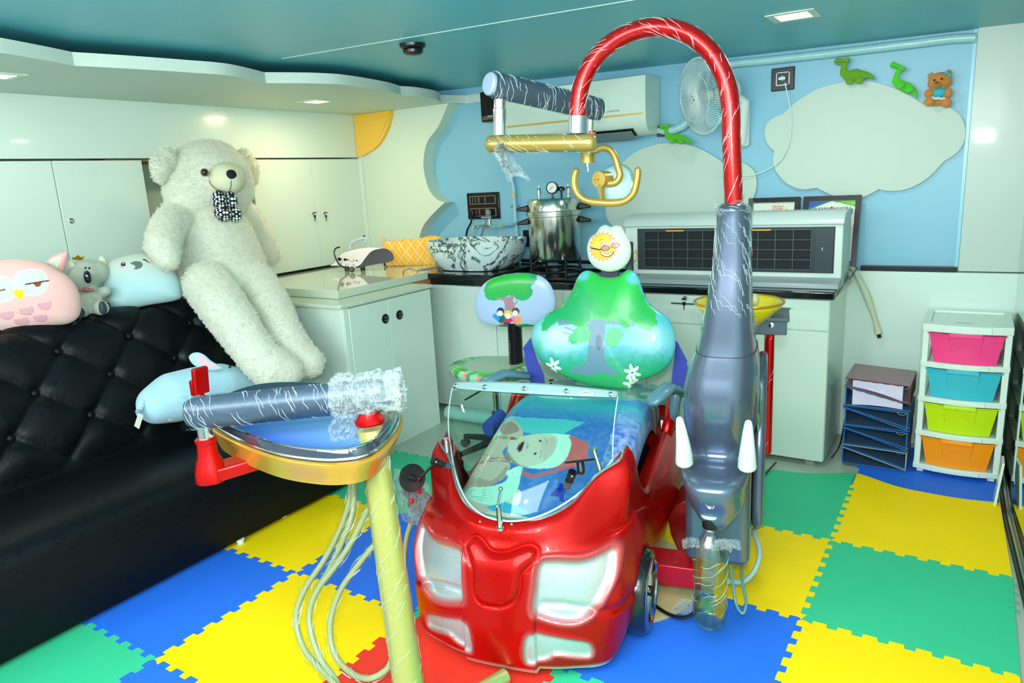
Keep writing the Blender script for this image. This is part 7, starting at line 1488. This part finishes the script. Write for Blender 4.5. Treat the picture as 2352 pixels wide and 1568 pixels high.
# green dinosaurs on the clouds
def dino(lab, c, head, bump, neck, body_, tail, legs, nm='dinosaur_toy'):
    base = at(*legs[0][:2], Y=4.18); t = thing(nm, lab, 'soft toy', base, group=None); Yp = 4.185; m = MB()
    def ch(P, n=4):
        for a, b in zip(P[:-1], P[1:]):
            for k in range(n + 1): q = [lerp(u, v, k / n) for u, v in zip(a, b)]; blob(m, q[0], q[1], Y=Yp, r=q[2], asp=(1, .55, 1) if q[2] > 6 else (1, .8, 1))
    ch([head, lerpt(head, bump, .5, 5.4), bump]); ch([lerpt(head, bump, .75, 6), *neck, body_[0]]); ch(body_ + tail)
    dm = mat('dino_' + c[0], c[1], .8, sheen=.4, vary=.08, vscale=20); o = obj('body', m, dm, t, smooth=True); baked(o, .0042, 4)
    for q in legs: m2 = MB(); blob(m2, q[0], q[1], Y=Yp - .03, r=q[2], asp=(1.15, .6, .9)); obj('leg', m2, dm, t, smooth=True)
    ex, ey_ = bump[0] - 1.2, bump[1] - 1.2; m2 = MB(); blob(m2, ex, ey_, Y=Yp - .020, r=2.2); e_ = obj('eye', m2, WPLAS, t, smooth=True); m2 = MB(); blob(m2, ex - .3, ey_ + .2, Y=Yp - .025, r=1.1); obj('pupil', m2, BLKG, e_, smooth=True)
    m2 = MB(); m2.tube(spline([at(head[0] - 4, head[1] + 2.2, Y=Yp - .024), at((head[0] + bump[0]) / 2, (head[1] + bump[1]) / 2 + 3.2, Y=Yp - .024), at(bump[0] - 2, bump[1] + 3.5, Y=Yp - .020)], 4), .0008, 5); obj('mouth', m2, BLKM, t)
    return t
def lerpt(a, b, t, r): return (lerp(a[0], b[0], t), lerp(a[1], b[1], t), r)
G1, G2_, G3 = ('lime', (84, 190, 14)), ('olive', (104, 162, 20)), ('bright', (74, 206, 26))
dino('lime green toy dinosaur on the smaller cloud below the fan', G1, (1520, 291, 6), (1533, 289, 5.5), [(1530, 302, 5), (1533, 312, 6)], [(1545, 317, 8.5), (1558, 316, 9)], [(1571, 319, 6), (1583, 325, 4), (1592, 331.5, 2)], [(1543, 324, 6), (1563, 324, 7)])
dino('olive green toy dinosaur on top of the big cloud', G2_, (1924, 141, 8), (1945, 138, 7), [(1938, 155, 7), (1937, 168, 8)], [(1948, 174, 11), (1964, 172, 14), (1978, 173, 11)], [(1990, 171, 7), (2002, 176, 4.5), (2009, 181, 2)], [(1952, 187, 8), (1974, 185, 8)])
dino('bright green toy dinosaur sliding down the right side of the big cloud', G3, (2052, 149, 7.5), (2073, 158, 6.5), [(2060, 172, 6), (2056, 186, 7.5)], [(2066, 194, 10), (2080, 199, 11.5), (2093, 206, 9)], [(2101, 213, 5), (2106, 224, 2.5)], [(2068, 196, 7.5), (2088, 206, 7.5)])
# little brown bear
BRN = mat('bear_brown', (206, 132, 52), .85, sheen=.4, vary=.08, vscale=20); TQ = mat('shirt_turquoise', (50, 178, 196), .75)
br = thing('brown_bear_toy', 'small brown teddy bear in turquoise shirt on the right end of the big cloud', 'soft toy', at(2155, 243, Y=4.17)); YB_ = 4.19
m = MB(); blob(m, 2158, 187, Y=YB_, r=24, asp=(1, .7, .88)); blob(m, 2148, 192, Y=YB_, r=16, asp=(1, .7, .8)); blob(m, 2170, 186, Y=YB_, r=16, asp=(1, .7, .9)); blob(m, 2157, 215, Y=YB_, r=19, asp=(1, .7, 1)); blob(m, 2154, 234, Y=YB_, r=18, asp=(1.1, .7, .5)); o = obj('body', m, BRN, br, smooth=True); baked(o, .005, 4)
for q in ((2139, 175, 8), (2178, 168, 8)): m = MB(); blob(m, q[0], q[1], Y=YB_ + .01, r=q[2], asp=(.9, .5, 1)); obj('ear', m, BRN, br, smooth=True)
for q in ((2134, 214, 10, (1.05, .8, .95)), (2178, 213, 9.5, (.9, .8, 1.15))): m = MB(); blob(m, q[0], q[1], Y=YB_ - .02, r=q[2], asp=q[3]); obj('arm', m, BRN, br, smooth=True)
for q in ((2134, 233, 10.5), (2174, 236, 10.5)): m = MB(); blob(m, q[0], q[1], Y=YB_ - .04, r=q[2], asp=(1, .8, 1)); obj('foot', m, BRN, br, smooth=True)
m = MB(); blob(m, 2157, 213, Y=YB_ - .006, r=19.5, asp=(.88, .72, .72)); obj('shirt', m, TQ, br, smooth=True)
m = MB(); P = [[at(2134 + 44 * k / 16, y + 1.2 * math.sin(k * 1.4) + 3 * k / 16, Y=YB_ - .035 - .02 * math.sin(PI * k / 16)) for k in range(17)] for y in (221.5, 227.5)]; m.grid([[tuple(p) for p in r_] for r_ in P]); obj('skirt', m, mat('skirt_white', (206, 214, 206), .8), br, solid=.002)
m = MB(); blob(m, 2152, 195, Y=YB_ - .055, r=9, asp=(1, .5, .8)); sn_ = obj('snout', m, mat('bear_snout', (190, 120, 50), .85), br, smooth=True); m = MB(); blob(m, 2151.5, 190, Y=YB_ - .072, r=3.2, asp=(1.1, .6, .6)); obj('nose', m, BLKG, sn_, smooth=True)
m = MB(); m.tube([at(x, y, Y=YB_ - .073) for x, y in ((2148, 196), (2152, 197.5), (2157, 194))], .0009, 5); obj('mouth', m, BLKM, sn_)
for q in ((2146, 184), (2163, 181)): m = MB(); blob(m, q[0], q[1], Y=YB_ - .052, r=2.6); obj('eye', m, BLKG, br, smooth=True)
m = MB(); blob(m, 2174, 166, Y=YB_ - .03, r=4.5, asp=(1, .5, .9)); blob(m, 2181, 172, Y=YB_ - .03, r=4.5, asp=(.8, .5, 1)); obj('hair_bow', m, TQ, br, smooth=True)
# ================================================================ FOG MACHINE AND PILLOW ON THE WHITE TOP
zf = lambda x, y: (740 + x * .13605, 520 + y * .13605)
fn_ = Vector((.55, -.83, 0)).normalized(); fp0 = at(*zf(700, 690), Z=.975); f_ = lambda x, y: at(*zf(x, y), pl=(fp0, fn_))
fog = thing('fog_machine', 'white and black disinfectant fog machine with handle on the white worktop', 'fog machine', (fp0.x - .1, fp0.y, .95))
OL = [(560, 690), (650, 640), (740, 520), (820, 430), (920, 385), (1050, 370), (1140, 405), (1200, 480), (1205, 560), (1130, 598), (950, 630), (760, 665), (640, 695)]
Pf = spline([f_(*q) for q in OL], 5, closed=True); ev = Vector((-.235, -.075, 0))
m = MB(); m.prism([p + fn_ * .001 for p in Pf], fn_ * .004); obj('side_panel', m, BLACKP, fog, smooth=30)
cF = sum(Pf, Vector()) / len(Pf); R_ = []
for k in range(16):
    t = k / 15; s_ = 1 - .30 * t ** 2.2; R_.append([cF + (p - cF) * s_ * (1 if k < 15 else .5) + ev * t + Vector((0, 0, -.018 * t * 0 + .012 * math.sin(PI * t))) for p in Pf])
m = stackrings(R_); m.v = [(x, y, max(z, .966)) for x, y, z in m.v]; obj('shell', m, mat('fog_white', (222, 222, 224), .2, coat=.6), fog, smooth=60)
for q in ((670, 715), (1060, 640), (400, 720)):
    p = at(*zf(*q), Z=.96); p = Vector((p.x - .01, p.y + .02, 0)); m = MB(); m.lathe([(.016, .951), (.016, .985)], 18, p); obj('foot', m, BLACKP, fog)
def onf(x, y, lift=.05): return f_(x, y) + ev * .38 + fn_ * lift
fr0 = at(*zf(430, 560), pl=(cF + ev * .55 + fn_ * .05, (.30, -.94, .2)))
for (x, y, r, mm2) in ((295, 552, .012, BLACKP), (390, 558, .009, BLACKP), (437, 562, .004, BLACKP), (505, 565, .013, mat('knob_cream', (222, 216, 200), .4)), (583, 577, .004, BLACKP)):
    q = at(*zf(x, y), pl=(fr0, (.30, -.94, .2))); m = MB(); m.lathe([(r, -.006), (r, .008), (r * .7, .012), (.0005, .013)], 18, q, (.30, -.94, .2)); obj('knob', m, mm2, fog)
q0, q1, q2, q3 = [at(*zf(x, y), pl=(fr0 + Vector((0, .06, 0)), (.30, -.94, 0))) for x, y in ((480, 380), (500, 280), (640, 215), (725, 260))]
m = MB(); m.tube(spline([q0, q1, q2, at(*zf(735, 200), pl=(fr0 + Vector((0, .06, 0)), (.30, -.94, 0))), q3], 6), .010, 10, squash=(.7, 1.4)); obj('handle', m, mat('handle_lilac', (206, 206, 226), .35), fog, smooth=60)
q = at(*zf(707, 168), pl=(fr0 + Vector((0, .06, 0)), (.30, -.94, 0))); m = MB(); m.lathe([(.009, -.012), (.009, .008)], 16, q); obj('tank_cap', m, mat('cap_green', (0, 120, 84), .35), fog)
P = [(300, 345), (230, 370), (200, 440), (230, 540), (290, 640), (380, 700), (450, 745)]
m = MB(); m.tube(spline([at(*zf(*p), pl=(fr0 + Vector((0, -.02, 0)), (.30, -.94, .1))) for p in P], 5), .005, 8); cd = obj('cord', m, BLACKP, fog); q = at(*zf(505, 735), Z=.968); q = Vector((q.x, q.y, .972)); m = MB(); m.lathe([(.016, -.012), (.019, .01), (.012, .024)], 18, q, (.6, -.8, .1)); obj('plug', m, BLACKP, cd)
zp2 = [zf(*q) for q in [(1050, 262), (1120, 243), (1280, 235), (1500, 215), (1700, 185), (1850, 152), (1960, 162), (2060, 205), (2095, 260), (2040, 400), (1990, 540), (1950, 640), (1850, 662), (1600, 668), (1300, 670), (1110, 668), (1060, 600), (1050, 420)]]
pil = thing('patterned_pillow', 'mustard yellow pillow with white lattice pattern and tassel beside the basin', 'pillow', at(*zf(1500, 668), Z=.95))
pn = Vector((.45, -.88, .12)).normalized(); pc0 = at(*zf(1500, 640), Z=.965) + Vector((-.03, .05, 0)); pf_ = lambda x, y: at(x, y, pl=(pc0, pn))
o = pad(zp2, pn * .05, pf_, 90, 300, .8, zf(1540, 430), 2.6, 'cover', mat('pillow_weave', (240, 176, 50), .85, attr=True, bump=.4, bscale=120, bdist=.003), pil)
V = verts(o); hh_ = (V - np.array(pc0)) @ np.array(pn); Vp = V - hh_[:, None] * np.array(pn); D = (Vp - CP) @ CM.T; U, Vv = (176 + 1000 + F_PX * D[:, 0] / D[:, 2] - 740) / .13605, (784 + F_PX * D[:, 1] / D[:, 2] - 520) / .13605
cv = Canvas(U, Vv, (242, 178, 46)); sk_ = Vv + (U - 1500) * .10
a_ = (U / 160 + sk_ / 210); b_2 = (U / 160 - sk_ / 210); f1 = np.abs(a_ - np.round(a_)); f2 = np.abs(b_2 - np.round(b_2)); cv.put(((f1 < .07) | (f2 < .07)).astype(float), (226, 206, 150)); a3 = a_ * 2; b3 = b_2 * 2; rowsel = (np.floor(a_ + b_2) % 2 == 0)
cv.put((((np.abs(a3 - np.round(a3)) < .09) | (np.abs(b3 - np.round(b3)) < .09)) & rowsel).astype(float) * .9, (226, 206, 150)); set_col(o, cv.c)
m = MB(); c = pf_(*zf(1040, 262)); rs3 = random.Random(2)
for k in range(26): e_ = c + Vector((rs3.uniform(-.055, .01), rs3.uniform(-.02, .02), rs3.uniform(-.02, .055))); m.tube([c, c.lerp(e_, .5) + Vector((0, 0, .008)), e_], [.003, .0022, .0012], 5)
obj('tassel', m, mat('tassel_cream', (222, 200, 160), .9), pil, kind='stuff')
